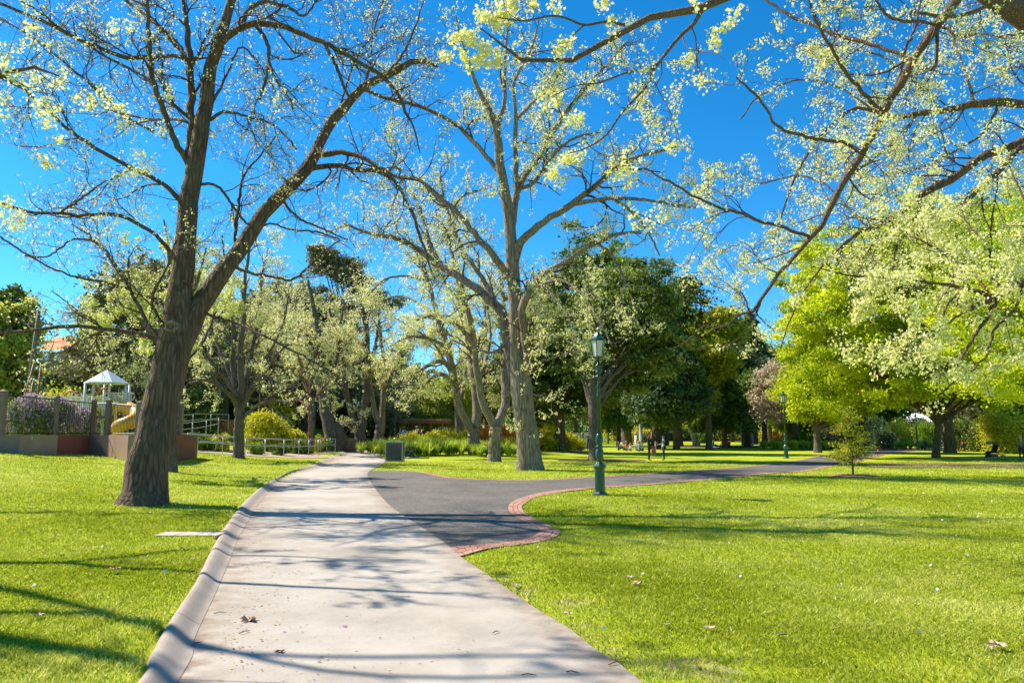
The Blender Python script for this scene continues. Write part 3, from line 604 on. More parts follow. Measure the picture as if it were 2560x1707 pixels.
elm_px("elm with smooth trunk dividing in a low V left of the central elm", 1236, 1154,
 [("1236,1168,24 1236,1150,18 1238,1100,17 1240,1070,17 1238,1056,17", 0, 0), ("1240,1075,13 1230,1050,12 1212,1020,11 1203,990,10 1196,950,10 1190,910,9 1186,870,9 1180,820,8 1165,760,7 1150,700,6 1130,630,4 1110,560,2.5", 0, -2),
  ("1240,1070,13 1252,1040,12 1262,1010,12 1263,980,12 1259,940,11 1262,900,9 1266,850,8 1262,790,7 1255,720,5 1240,640,3", 0, 2.5), ("1196,950,6 1215,900,6 1225,840,5 1220,760,4 1230,680,3", -.5, 3),
  ("1186,870,6 1160,830,6 1120,800,5 1080,790,4 1040,800,3", -.8, -3), ("1166,762,5 1120,720,4 1080,640,3 1060,580,2", -1.2, -3.5), ("1262,905,5 1300,860,4 1340,800,3 1360,740,2", .6, 4)], nb=6000, bs=.058, seed=100)
elm_px("elm with two dark limbs arching down to the left over strappy plants", 1187, 1137,
 [("1187,1152,22 1187,1132,17 1184,1095,16 1184,1065,17", 0, 0), ("1184,1085,12 1172,1060,12 1156,1035,10 1147,1005,10 1140,975,9 1132,940,8 1122,915,8 1110,905,7 1095,903,6 1060,920,5 1030,938,4 1020,945,3", 0, -3),
  ("1138,965,7 1125,945,6 1106,937,6 1085,940,5 1068,955,5 1049,967,5 1030,963,3 1000,960,2", -.4, -4), ("1184,1080,13 1192,1040,12 1190,1000,11 1184,960,10 1180,920,10 1172,860,9 1162,800,8 1150,740,7 1140,680,5 1120,600,4 1100,540,2", 0, 3),
  ("1147,1010,8 1140,960,8 1128,900,7 1110,840,7 1090,780,6 1075,720,5 1050,660,4 1030,600,3", 0, -4), ("1182,950,7 1205,880,6 1215,800,5 1205,720,4 1190,640,3", .5, 4), ("1120,870,5 1080,850,5 1040,840,4 1000,850,3 960,880,2", -2, -5), ("1100,800,5 1050,760,4 1000,740,3 950,750,2", -2, 2),
  ("1060,700,4 1010,690,3 960,700,3 920,740,2", -3, -5)], nb=8500, bs=.068, Ls=((1.6, 4), (.8, 2.2), (.4, 1.1)), seed=110, spread=.07)
elm_px("elm with slender leaning dark trunk standing in the flower bed", 1150, 1110,
 [("1154,1118,14 1152,1100,12 1148,1060,11 1146,1020,10 1140,980,9 1130,930,8 1120,880,7 1105,820,5 1090,760,3", 0, -1), ("1146,1020,7 1160,960,6 1165,900,5 1170,830,4", 0, 3), ("1135,950,5 1110,900,4 1085,860,3 1050,830,2", 0, -3)], D=62, nb=5500, bs=.085, seed=120, spread=.09, Ls=((1.6, 4), (.8, 2.2), (.4, 1.1)))
# left of the path
elm_px("slim straight elm standing behind the big leaning elm", 430, 1181,
 [("430,1192,16 430,1176,13 431,1100,11 431,1000,11 430,900,10 428,800,8 425,700,6 420,620,4 410,550,2", 0, 1), ("430,950,6 470,900,5 510,850,4 540,780,3", 0, 2), ("430,900,6 390,850,5 350,800,4 310,760,3", 0, -2), ("430,850,6 400,760,4 370,680,3 350,640,2", 0, 2.5), ("430,830,6 470,760,5 500,680,4 515,620,2", 0, -2)],
 nb=9000, bs=.05, bm=M_blossom_g, mb=M_bark_mid, seed=130, spread=.04, tmin=.45)
elm_px("elm with straight dark trunk and upswept crown before the handrails", 598, 1146,
 [("598,1156,18 598,1142,14 597,1100,13 598,1050,13 600,1020,15 598,1000,13", 0, 0), ("598,1010,9 590,985,7 570,955,6 545,925,5 520,895,4.5 500,870,4 470,850,3", 0, -2), ("596,1020,8 580,990,7 560,975,5 530,955,5 505,950,4 470,960,3", 0, -3.4),
  ("597,1010,9 588,960,8 580,900,7 585,840,6 580,780,5 570,700,4 560,640,3 555,590,2", 0, 1), ("599,1010,10 602,950,9 600,880,8 608,800,7 610,720,5 620,650,4 625,590,2", 0, -1.4), ("602,1015,9 615,960,7 625,900,6 640,830,5 650,760,4 655,690,3 670,620,2", 0, 2.4),
  ("604,1020,7 630,975,6 660,930,5 690,890,4 720,860,3", 0, -2.2), ("600,1000,6 640,940,5 680,870,4 710,800,3 720,740,2", .4, 3.5), ("596,990,6 560,900,5 530,830,4 510,760,3 500,700,2", 0, 3.5), ("610,1040,5 650,1010,4 690,1000,3 730,1010,2", 0, -3)],
 nb=8500, bs=.052, mb=M_bark_mid, mt=M_twig_grey, bm=M_blossom, seed=140, dens=(1.4, 2.4, 2.8), spread=.05)
elm_px("small reddish bare tree with fine grey twigs in the bed behind the handrails", 777, 1097,
 [("777,1108,8 777,1090,6 776,1050,6 774,1010,6 772,990,5", 0, 0), ("773,1005,4 765,960,4 755,920,3 740,870,2", 0, -1.5), ("773,1000,4 778,950,4 785,900,3 800,850,2", 0, 1.5), ("773,1015,4 800,980,3 825,950,2", 0, -2), ("773,1020,3 745,1000,3 710,1010,2", 0, 1.6)],
 D=52, nb=1500, bs=.08, mb=M_bark_red, mt=M_twig_grey, seed=150, dens=(2.4, 3.5, 4), name="bare_tree", group=None, Ls=((1, 2.6), (.5, 1.5), (.3, .8)))
elm_px("elm with stout swollen trunk curving up by the timber planter", 832, 1112,
 [("836,1128,30 832,1108,22 828,1075,20 818,1045,17 810,1010,14 805,970,12 802,920,11 800,870,9 792,810,8 780,750,6 770,700,3", 0, 1), ("848,1115,16 850,1090,16 846,1072,13 835,1060,10", -.4, -.4), ("806,980,7 830,930,6 845,880,5 850,820,4 860,760,2", 0, -2), ("802,930,7 770,890,6 745,840,5 730,780,4 720,720,2", 0, 2.5), ("800,900,6 780,860,5 760,830,4 720,820,3", 0, -3)],
 D=56, nb=3500, bs=.08, mb=M_bark_mid, mt=M_twig_grey, seed=160, Ls=((1.6, 4), (.8, 2.2), (.4, 1.1)), dens=(1.3, 2.6, 3), spread=.08)
elm_px("elm with deep V trunk behind the green lamp on the slope", 900, 1104,
 [("902,1112,20 901,1098,15 900,1080,15 896,1066,14", 0, 0), ("896,1078,10 884,1050,9 876,1020,8 868,990,7 862,950,6 858,900,6 845,850,5 830,800,4 820,760,2", 0, -1.5), ("902,1080,11 910,1040,10 914,1000,10 918,950,9 920,900,8 916,840,8 912,800,7 900,750,5 890,700,3", 0, 1.5), ("918,930,6 935,880,5 945,820,4 950,770,2", 0, 2.5), ("866,985,5 840,940,4 820,900,3", -.5, -3)],
 D=60, nb=3800, bs=.075, mb=M_bark_mid, seed=170, Ls=((1.6, 4), (.8, 2.2), (.4, 1.1)), spread=.09)
elm_px("elm forking low into two pale trunks left of the lamp at the bend", 947, 1102,
 [("945,1110,17 946,1096,13 950,1070,13 952,1055,13", 0, 0), ("950,1062,9 940,1040,8 934,1015,7 930,980,6 925,940,5 915,890,4 905,850,2", 0, -1.5), ("953,1060,9 957,1030,8 957,1000,8 960,960,7 962,920,6 955,870,5 950,820,4 945,780,2", 0, 1.5), ("958,980,5 980,930,4 1000,890,3 1010,850,2", 0, -2.5)],
 D=62, nb=4200, bs=.08, seed=180, Ls=((1.6, 4), (.8, 2.2), (.4, 1.1)), spread=.09)
print("left elms", time.time() - T0)

# --- elms just outside the frame at the right, whose limbs reach over the lawn
def big_off(label, base, limbs, D, seed, dens, Ls, nb, bs, per, bm, extra=None, mb=M_bark_limb, spread=.03, dropt=0.0, tr=.02, heavy=None, rmin=.003):
    base = np.array(base); root = thing("elm_tree", label, "tree", base, "budding elms along the path")
    P, R = place_limbs(limbs, D, seed)
    E = [crom3(np.array(e, float), np.r_[0, np.cumsum(np.linalg.norm(np.diff(np.array(e)[:, :3], axis=0), axis=1))], 28) for e in extra]
    P = np.vstack([np.array(E)[:, :, :3], P]); R = np.vstack([np.array(E)[:, :, 3], R]); ne = len(E)
    L1 = grow(P[1:], R[1:], dens[0], Ls[0], (25, 70), tr, 7, seed + 1, rf=.4, tmin=.05, rmin=rmin * 1.5, maxr=.03)
    L2 = grow(*L1, dens[1], Ls[1], (25, 65), tr - dropt, 6, seed + 2, rmin=rmin * 1.2); L3 = grow(*L2, dens[2], Ls[2], (25, 65), tr - dropt, 4, seed + 3, rmin=rmin)
    bc = pick(L3[0], nb, seed + 4, spread)
    bl = clumps(bc, per, spread, bs, seed + 5)
    if heavy is not None: bl = cat3(bl, clumps(heavy, 6, .030, .040, seed + 6))
    finish_tree(root, P, R, [L1, L2, L3], mb, M_twig, base, bl, bm, 14, .05, seed)
    return root
DA = 9.5
def W(u, v, D, r): return [*at(u, v, D), r]
limA = [("2407,-40,15 2393,0,13 2354,45,12 2320,95,12 2293,139,11 2262,190,11 2231,245,11 2195,310,10 2166,355,10 2150,388,9 2128,425,9 2109,452,8 2090,490,8 2068,535,7 2048,570,7 2027,594,6 1990,640,5 1954,676,5 1925,715,4.5 1903,750,4 1898,772,4 1880,776,4 1864,773,3.5 1840,794,3 1819,814,2.5 1786,822,2", 0, 1.4),
 ("2207,282,5 2150,224,5 2109,171,5 2068,102,4 2044,61,4 2027,8,3 2010,-40,2", .3, -.8), ("2285,150,5 2252,135,5 2210,122,5 2170,110,5 2089,86,5 2027,61,4 1966,33,4 1913,0,3 1870,-40,3", .2, 1.6),
 ("2150,380,5 2109,356,4.5 2048,351,4.5 1987,335,4 1938,314,3.5 1921,278,3 1884,233,3 1840,195,2", .4, -.6), ("2025,592,4.5 1966,571,4 1905,555,4 1856,535,4 1795,518,3.5 1742,494,3 1700,470,3 1660,449,2.5 1610,420,2", .9, .2),
 ("2354,55,5 2330,60,4 2290,54,4 2240,50,4 2210,30,3.5 2180,-10,3", .1, -1), ("2350,60,4 2400,90,3.5 2450,85,3 2500,90,2.5 2560,86,2", .1, -.8), ("2231,250,4 2250,190,4 2262,130,4 2290,60,3 2300,0,3", .2, 1), ("2060,545,3 2090,480,3 2150,420,2.5 2200,400,2", .7, 2),
 ("1903,750,3 1880,800,2 1860,740,1.6 1830,720,1.3", 1.2, 1.4), ("1790,822,1.8 1760,815,1.5 1720,850,1.2 1680,870,1", 1.4, 1.6)]
root = big_off("overhanging elm whose long bare limb curves down across the sky at the right", (12.0, 8.6, 0), limA, DA, 200, (2.2, 4.5, 6), ((.6, 1.7), (.3, .9), (.12, .4)), 4600, .028, 3, M_blossom_y,
  extra=[[[12.0, 8.6, -.2, .42], [11.7, 8.7, 1.2, .33], [11.0, 8.9, 3.0, .30], W(2900, 330, 9.3, .25), W(2640, 90, 9.4, .20), W(2500, 10, 9.5, .155), W(2430, -45, 9.5, .10), W(2300, -110, 9.4, .085), W(2000, -80, 9.2, .07), W(1830, -12, 9, .058), W(1760, 18, 9, .05), W(1686, 41, 9, .046), W(1616, 45, 9, .042), W(1563, 65, 8.9, .040), W(1518, 106, 8.9, .036), W(1461, 139, 8.8, .032), W(1412, 155, 8.8, .028), W(1331, 157, 8.7, .024), W(1290, 143, 8.6, .02), W(1240, 100, 8.5, .013), W(1200, 70, 8.5, .007)],
   [W(1753, 28, 9, .028), W(1735, 60, 9, .026), W(1698, 94, 9.1, .022), W(1637, 171, 9.2, .020), W(1616, 216, 9.2, .018), W(1555, 282, 9.3, .015), W(1518, 335, 9.4, .013), W(1473, 367, 9.5, .010), W(1420, 385, 9.6, .006)],
   [W(1633, 172, 9.2, .014), W(1575, 180, 9.1, .013), W(1535, 194, 9, .011), W(1494, 208, 8.9, .010), W(1440, 215, 8.8, .008), W(1380, 240, 8.8, .005)],
   [W(1563, 63, 8.9, .020), W(1514, 55, 8.9, .018), W(1461, 63, 8.8, .016), W(1412, 45, 8.7, .013), W(1371, 41, 8.6, .012), W(1310, 53, 8.6, .010), W(1249, 45, 8.5, .007)],
   [W(1461, 63, 8.8, .010), W(1430, 90, 8.8, .009), W(1400, 118, 8.8, .008), W(1330, 132, 8.8, .006), W(1240, 130, 8.7, .004)]],
  heavy=np.vstack([at(u, v, 8.7 + d) + rgc.normal(0, s, (n, 3)) for (u, v, d, s, n) in [(1255, 35, 0, .055, 34), (1240, 60, 0, .045, 24), (1280, 20, 0, .04, 16), (1200, 30, 0, .05, 14), (1215, 45, .1, .03, 8), (1140, 95, 0, .035, 16), (1175, 100, 0, .04, 18), (1165, 85, 0, .03, 10), (1165, 140, 0, .04, 16), (1215, 130, 0, .05, 22), (1240, 150, 0, .04, 18), (1190, 160, 0, .05, 14), (1115, 140, .1, .04, 12), (1330, 10, 0, .04, 8), (1390, 20, 0, .04, 10), (1420, 115, .1, .05, 14), (1510, 5, 0, .05, 12), (1530, 45, 0, .035, 8), (1740, 0, 0, .06, 12), (1395, 120, 0, .04, 9), (1375, 255, .4, .06, 14), (1350, 245, .4, .05, 10), (1440, 390, 1, .07, 18), (1425, 395, 1, .05, 12), (1380, 425, 1, .06, 12), (1395, 450, 1, .05, 12), (1430, 300, .6, .06, 12), (1450, 305, .6, .05, 8), (1820, 55, .4, .04, 9), (1790, 80, .3, .05, 12), (1785, 110, .3, .05, 12), (1850, 30, .4, .04, 6), (1730, 145, .3, .04, 7), (1560, 430, 1.2, .08, 14), (1600, 560, 1.2, .10, 16), (1650, 545, 1.2, .1, 16), (1560, 400, 1.2, .08, 10), (1680, 370, 1.2, .07, 12), (1570, 440, 1.2, .07, 10)]]))
# blossom-laden elm further back
limB = [("2900,230,26 2760,255,18 2660,262,14 2560,261,11 2500,255,11 2435,261,10 2400,268,9 2354,278,8 2293,286,7 2244,294,6 2190,280,5 2133,270,4 2100,300,2.5", 0, 1.5),
 ("2950,180,26 2760,270,17 2660,310,14 2560,355,12 2497,375,11 2427,412,11 2390,440,10 2354,457,10 2320,475,9 2293,498,8 2231,547,7 2170,571,6 2120,600,4 2090,650,3", 0, -2),
 ("2700,310,10 2560,367,8 2497,424,8 2435,482,7 2374,531,6 2337,547,4 2280,600,2.5", -.4, -3.2), ("2300,490,6 2290,540,6 2275,570,4 2240,620,2.5 2230,680,2", -1.5, -2),
 ("2560,262,7 2600,150,6 2560,60,5 2500,0,3", 0, 2), ("2435,261,4 2420,200,3 2390,120,2.5 2370,60,2", .6, 2.4), ("2293,286,3 2240,350,3 2180,400,2.5 2100,460,2", 1, 3), ("2354,278,4 2280,200,3 2200,140,2.5 2100,120,2", 1, 3), ("2500,255,4 2460,330,4 2400,370,3 2300,420,2.5 2200,440,2", .5, 2.5),
 ("2133,270,3 2060,330,3 2000,420,2.5 1960,520,2.2 1930,620,2", 1.5, 3), ("2190,282,3 2100,220,2.6 2000,200,2.2 1900,240,2 1850,300,1.6", 1.5, 3.6), ("2170,571,3.4 2120,520,3 2060,460,2.4 1990,440,2 1900,460,1.6", -1.5, .6),
 ("2120,600,3 2060,660,2.6 2010,730,2.2 1975,800,2 1950,870,1.6", -1.8, -2.6)]
root = big_off("blossom laden elm reaching in from the right with dark twiggy limbs above the leafy maple", (19.5, 19.5, 0), limB, 19.0, 220, (1.6, 3.2, 4.4), ((1.2, 3.0), (.6, 1.6), (.25, .7)), 9500, .046, 3, M_blossom,
  extra=[[[19.5, 19.5, -.2, .6], [19.3, 19.5, 2.2, .45], W(3060, 420, 19.3, .36), W(2960, 240, 19.2, .30), W(2900, 120, 19, .22), W(2780, -40, 19, .15), W(2600, -150, 19, .08)], [W(2780, -40, 19, .1), W(2560, -20, 18.5, .07), W(2400, 40, 18, .05), W(2280, 30, 17.6, .03)]], mb=M_bark_dark, spread=.05, dropt=.06, rmin=.004)
# low drooping limb with dense cream flower clusters
limC = [("2900,600,20 2720,650,15 2620,685,12 2560,706,10 2517,724,9 2472,749,8 2440,762,7 2415,770,5", 0, -.6), ("2475,745,6 2440,728,5 2415,720,4 2370,712,4 2333,706,3.5 2231,698,3 2150,690,2.5 2109,686,2 2027,665,1.5", -.3, -1.4),
 ("2476,738,4 2455,710,4 2435,684,3.6 2400,655,3 2354,632,3 2300,600,2.4 2260,590,1.8", -.3, .8), ("2500,735,6 2470,790,5 2430,850,4 2400,900,3 2385,950,2.6 2350,985,2", 0, -.8), ("2440,765,4 2380,800,3 2330,840,2.6 2280,870,2 2240,880,1.6", -.4, -1.2), 
 ("2517,724,4 2480,690,3 2470,620,2.6 2420,560,2 2400,520,1.6", -.2, 1.4), ("2620,685,5 2600,600,4 2560,500,3 2530,430,2", 0, 1.6), ("2560,706,4 2540,770,3.4 2490,820,3 2470,880,2.4 2430,930,2", 0, -1), ("2415,720,3 2370,760,2.6 2350,820,2 2300,830,1.6", -.3, -1)]
root = big_off("elm with low drooping limb of dense cream flower clusters at the right edge", (17.2, 13.5, 0), limC, 13.2, 240, (2.2, 4.2, 5.5), ((.6, 1.6), (.35, .9), (.15, .4)), 5600, .038, 4, M_blossom,
  extra=[[[17.2, 13.5, -.2, .45], [17.0, 13.5, 1.5, .36], [16.6, 13.4, 3.0, .32], W(3300, 560, 13.4, .26), W(3000, 590, 13.3, .17), W(2900, 600, 13.2, .14)], [[16.6, 13.4, 3.0, .28], [17.0, 13.3, 5.0, .22], [17.5, 13.1, 8, .12], [18.2, 13, 11, .05]]], mb=M_bark_dark, dropt=.08, spread=.04)
# elm outside the frame at the left: its shade streaks the left lawn and the near path
root = big_off("elm left of the frame with twigs and shade over the near lawn", (-14.8, 9.8, 0.6), [("-420,380,14 -250,300,10 -100,240,8 0,190,6 80,170,4 150,190,2", 0, -.6)], 11, 260, (1.3, 2.6, 3.6), ((.9, 2.4), (.5, 1.4), (.25, .8)), 6500, .045, 3, M_blossom_y,
  extra=[[[-14.8, 9.8, .3, .5], [-14.6, 9.8, 3, .36], [-14.2, 9.9, 6, .28], [-13.8, 10, 9, .2], [-13.5, 10, 13, .08]], [[-14.6, 9.8, 3.2, .16], [-13.2, 9.9, 5.4, .11], [-11.4, 8.9, 6.3, .075], [-10.1, 9.3, 7.6, .05], [-8.4, 8.4, 8.1, .035], [-7.2, 8.9, 9.2, .015]], [[-14.4, 9.8, 4.8, .14], [-14.2, 8.3, 7.2, .09], [-12.9, 7.9, 9.0, .065], [-11.9, 6.4, 9.6, .045], [-10.2, 6.2, 10.9, .02]], [[-13.2, 9.9, 5.4, .07], [-12.2, 8.2, 6.8, .05], [-10.6, 7.6, 7.2, .035], [-9.8, 6.4, 8.3, .015]],
   [[-14.5, 9.8, 4, .2], [-13.6, 11.2, 6, .11], [-12.2, 11.6, 7.6, .075], [-11.2, 13.2, 8.2, .04], [-9.8, 13.2, 9.4, .015]], [[-14.3, 9.9, 6, .12], [-12.7, 10.7, 8.4, .08], [-11, 9.6, 9.8, .05], [-9.4, 10, 11.2, .03], [-8, 9, 11.6, .012]], [[-14.6, 9.8, 3, .2], [-15.8, 12, 5, .16], [-16, 14.5, 7, .1], [-15.5, 17, 8.5, .05]]], mb=M_bark_dark)
print("off elms", time.time() - T0)

# ------------------------------------------------------------------ leafy trees and shrubs
def crown_pts(lobes, ncl, nleaf, seed, shell=.55, cr=.5, flat_=.7):
    """cluster centres spread over ellipsoid lobes, leaves gathered round them"""
    rg = np.random.default_rng(seed); L = np.array(lobes, float); vol = (L[:, 3] * L[:, 4] * L[:, 5]) ** .8
    i = rg.choice(len(L), ncl, p=vol / vol.sum()); d = rg.normal(size=(ncl, 3)); d /= np.linalg.norm(d, axis=1, keepdims=True)
    r = shell + (1 - shell) * rg.random(ncl) ** .6; r = r * (1 + .10 * rg.normal(size=ncl)); C = L[i, :3] + d * r[:, None] * L[i, 3:]
    k = rg.integers(0, ncl, nleaf); s = rg.normal(size=(nleaf, 3)); sz = cr * rg.uniform(.5, 1.3, ncl)[k]; s[:, 2] *= flat_
    P = C[k] + s * sz[:, None] * .55; t = np.clip(.5 + .22 * rg.normal(size=ncl), 0, 1)[k] + .13 * rg.normal(size=nleaf)
    return P, np.clip(t, 0, 1), C
def leaf_mesh(name, P, t, size, mat, root, seed, el=1.5, up=0., flat_=0.):
    V, Q = leaves(P, size, seed, el, up, flat_); return mesh_np(name, V, Q, mat, root, attr=np.repeat(t, 4))
def limbs_to(C, base_z, trunk_top, r0, n, seed, lean=(0, 0)):
    """trunk plus limbs that run from it out to some of the crown clusters"""
    rg = np.random.default_rng(seed); tt = np.array([lean[0], lean[1], trunk_top])
    tr = crom3(np.array([[0, 0, -.2, r0 * 1.5], [0, 0, .15, r0 * 1.15], [lean[0] * .3, lean[1] * .3, trunk_top * .4, r0], [*tt, r0 * .85], [lean[0] * 1.2, lean[1] * 1.2, trunk_top * 1.6, r0 * .5]]), np.array([0, .35, trunk_top * .4 + .2, trunk_top + .2, trunk_top * 1.6 + .2]), 14)
    out = [tr]
    for k in rg.choice(len(C), min(n, len(C)), False):
        e = C[k]; u = rg.uniform(.55, 1.0); s = tr[int(3 + u * 9)][:3]; m = (s + e) / 2 + np.array([0, 0, np.linalg.norm(e - s) * rg.uniform(-.02, .12)]) + rg.normal(0, .12, 3)
        rr = r0 * rg.uniform(.28, .5); q = np.array([[*s, rr], [*m, rr * .6], [*e, rr * .16]]); out.append(crom3(q, np.array([0, np.linalg.norm(m - s), np.linalg.norm(m - s) + np.linalg.norm(e - m)]), 14))
    A = np.array(out); A[1:, 1:, :3] += np.random.default_rng(seed + 1).normal(0, .04, A[1:, 1:, :3].shape); return A[:, :, :3], A[:, :, 3]
def leafy(name, label, base, lobes, ncl, nleaf, size, mat, mbark, r0, ttop, seed, cr=.6, nl=14, group=None, cat="tree", shell=.5, lean=(0, 0), el=1.5, flat_=.7, crown="crown"):
    root = thing(name, label, cat, base, group)
    P, t, C = crown_pts(lobes, ncl, nleaf, seed, shell, cr, flat_)
    A, R = limbs_to(C, 0, ttop, r0, nl, seed, lean); V, Q = tubes(A, R, 9, .05, seed)
    mesh_np("trunk", V, Q, mbark, root, smooth=True)
    leaf_mesh(crown, P, t, size, mat, root, seed + 3, el)
    return root
def dup(root, loc, rz, sc=1.0, label=None, group=None):
    r = root.copy(); COL.objects.link(r); r.location = [float(c) for c in loc]; r.rotation_euler = (0, 0, rz); r.scale = (sc, sc, sc) if np.isscalar(sc) else sc
    if label: r['label'] = label
    if group: r['group'] = group
    for ch in list(root.children):
        c = ch.copy(); COL.objects.link(c); c.parent = r
        for g in list(ch.children):
            d = g.copy(); COL.objects.link(d); d.parent = c
    return r
# bright green maple at the right
bm_ = G(2340, 1144)
leafy("maple_tree", "large round maple in bright yellow green leaf behind the pushchair lawn", bm_, [(-1, 0, 9.5, 8.4, 7, 6.2), (-5.5, -1, 7.0, 4.6, 4.6, 4.0), (4.5, 0, 9, 6, 6, 5.5), (-4.5, 1, 11.2, 4.8, 5, 4.2), (1, -3, 6.2, 5.5, 3.5, 2.6), (1, 0, 14, 5, 5, 4), (-7.2, 0, 4.7, 2.6, 3, 1.9)], 1000, 230000, .135, M_maple, M_bark_dark, .23, 2.3, 300, cr=.80, nl=34, shell=.5, lean=(.3, 0), flat_=.45)
bs_ = G(2045, 1131)
leafy("maple_tree", "smaller yellow green maple with short forked trunk beside the asphalt path", bs_, [(1.0, 0, 5.7, 3.4, 3.6, 2.9), (-.7, 0, 5.0, 2.0, 3, 2.2), (3.2, 0, 6.0, 3.2, 3.4, 3.0), (1.8, 0, 8.0, 2.6, 2.6, 2.0)], 280, 60000, .15, M_maple, M_bark_mid, .30, 1.9, 310, cr=.85, nl=16, shell=.55)
brr = np.array([27.5, 33.0, 0.0])
root = leafy("maple_tree", "dark trunked maple mostly outside the right edge with a slanting limb", brr, [(0, 0, 7.5, 7.0, 5, 4.2), (-5, 0, 4.9, 3.6, 3.4, 1.9), (-3.4, 2, 9.5, 5, 4, 4.0), (3, 0, 9.5, 5, 5, 4.5)], 460, 150000, .10, M_maple, M_bark_dark, .42, 2.6, 320, cr=.75, nl=26, shell=.45, flat_=.45)
# dark evergreens in the middle
b = G(1400, 1128)
leafy("evergreen_tree", "broad dark evergreen with short black trunk beside the golden shrubs", b, [(0, 0, 7.0, 5.0, 4.6, 4.2), (2.4, 0, 12, 4.2, 4, 4.4), (-1.8, 0, 11.2, 3.8, 4, 3.6), (4.5, 0, 8.2, 3.6, 4, 3.8), (2.2, 0, 16.2, 2.6, 2.6, 3.0), (-2.4, -1, 5.4, 2.6, 3, 2.2)], 330, 60000, .20, M_dark, M_bark_dark, .46, 3.2, 330, cr=.95, nl=26, shell=.45, flat_=.4)
b = G(1490, 1152)
leafy("evergreen_tree", "tall dark evergreen with leaning grey trunk right behind the green lamp post", b, [(1.5, .5, 6.5, 3.2, 3.2, 2.2), (2.6, 0, 9.2, 2.6, 3, 3), (.2, 0, 8.5, 2.4, 3, 2.4), (3.8, 0, 6.6, 2, 2.4, 1.8)], 170, 32000, .15, M_dark, M_bark_mid, .40, 3.0, 340, cr=.7, nl=18, shell=.4, lean=(-.1, 0), flat_=.4)
b = GD(1645, 80)
big_ = leafy("evergreen_tree", "massive dark evergreen with the tallest rounded crown left of the open sky", b, [(-1.5, 0, 8.0, 4.2, 5, 3.6), (1.2, 0, 11.2, 3.8, 4, 3.2), (-3.4, 0, 11.5, 2.6, 3.4, 2.8), (-2.4, 0, 14.6, 1.9, 2.4, 1.8), (2.0, 0, 13.6, 1.8, 2.0, 1.5), (1.8, 0, 9.0, 2.8, 4, 3.2), (2.0, -1, 6.0, 2.4, 3, 2.2), (-4.0, 0, 5.6, 2.6, 3, 2.2), (1.4, -1, 4.4, 1.8, 2, 1.2)], 430, 84000, .19, M_dark, M_bark_dark, .55, 3.0, 350, cr=.95, nl=34, shell=.5, flat_=.42)
big_.scale = (1.25, 1.25, 1.25)
b = GD(1566, 104)
big_ = leafy("evergreen_tree", "olive tinted evergreen behind the massive one with a broken pointed top", b, [(0, 0, 12, 3.6, 4, 4.4), (-1, 0, 16, 2.0, 2.4, 2.6), (-.2, 0, 18.4, 1.0, 1.1, 1.5), (2.6, 0, 12.5, 3, 3, 3.6), (-4.0, 0, 11, 2.8, 3, 3.4)], 220, 40000, .20, M_fresh, M_bark_mid, .5, 4, 360, cr=1.0, nl=12, shell=.6)
big_.scale = (1.42, 1.42, 1.42)
leafy("conifer_tree", "blue green conifer with drooping boughs left of the white gum", GD(1690, 74), [(0, 0, 4.8, 3.2, 3, 2.2), (0, 0, 7.5, 2.6, 2.6, 2.2), (-2.6, 0, 4.2, 2.4, 2.4, 1.5), (.4, 0, 9.6, 1.6, 1.6, 1.8)], 200, 26000, .24, M_conif, M_bark_dark, .32, 2.4, 370, cr=.85, shell=.6)
b = G(1812, 1119)
def conifer(name, label, base, H, Rb, z0, n, size, mat, mbark, r0, seed, group=None, tip=.06, droop=.25, cat="tree", nb=150):
    rg = np.random.default_rng(seed); root = thing(name, label, cat, base, group)
    zb = z0 + (H - z0) * rg.random(nb) ** 1.25; az = rg.uniform(0, 6.28, nb); ln = Rb * (1 - (zb - z0) / (H - z0)) ** .85 * rg.uniform(.65, 1.08, nb) + tip
    K = 5; s = np.linspace(0, 1, K)[None, :]; X = np.cos(az)[:, None] * ln[:, None] * s; Y = np.sin(az)[:, None] * ln[:, None] * s; Z = zb[:, None] + ln[:, None] * (.35 * s - (droop + .35) * s * s)
    P = np.stack([X, Y, Z], -1); R = np.maximum(.012, (.02 + .01 * ln)[:, None] * (1 - .8 * s))
    tr = crom3(np.array([[0, 0, -.15, r0 * 1.3], [0, 0, z0 * .5, r0], [0, 0, H * .6, r0 * .5], [0, 0, H * .98, .02]]), np.array([0, z0 * .5 + .15, H * .6 + .15, H]), 12)
    V, Q = tubes(tr[None, :, :3], tr[None, :, 3], 9, .04, seed); V2, Q2 = tubes(P, R, 3); mesh_np("trunk", np.vstack([V, V2]), np.vstack([Q, Q2 + len(V)]), mbark, root)
    i = rg.choice(nb, n, p=ln / ln.sum()); t = rg.random(n) ** .7; p, _ = samp(P, i, t); w = (ln[i] * .16 * (1.1 - t) + .08)[:, None]; p = p + rg.normal(size=(n, 3)) * w * np.array([1, 1, .45])
    ti = np.clip(.5 + .2 * rg.normal(size=nb)[i] + .12 * rg.normal(size=n), 0, 1); leaf_mesh("crown", p, ti, size, mat, root, seed, 2.2); return root
conifer("conifer_tree", "young dense green conifer with bare tan trunk and picnickers beside it", b, 10.2, 3.6, 2.6, 34000, .22, M_mid, M_bark_red, .30, 380, nb=230)
bsap = G(2133, 1190)
conifer("sapling", "spindly young larch with feathery shoots growing in a round mulch ring", bsap, 2.55, .92, .42, 2600, .045, M_gold, M_bark_dark, .036, 390, droop=-.25, nb=52, tip=.1)
mr_ = MB(); mr_.lathe([(-.05, .92), (.02, .9), (.06, .6), (.075, .25), (.05, .03)], 28)
o = mr_.build("mulch_ring", plain("mulch", (.22, .13, .085), .95, var=.5, sc=30, bmp=.8), None, True); o.location = (bsap[0], bsap[1], bsap[2]); structure(o, "round ring of brown mulch under the sapling", "mulch")
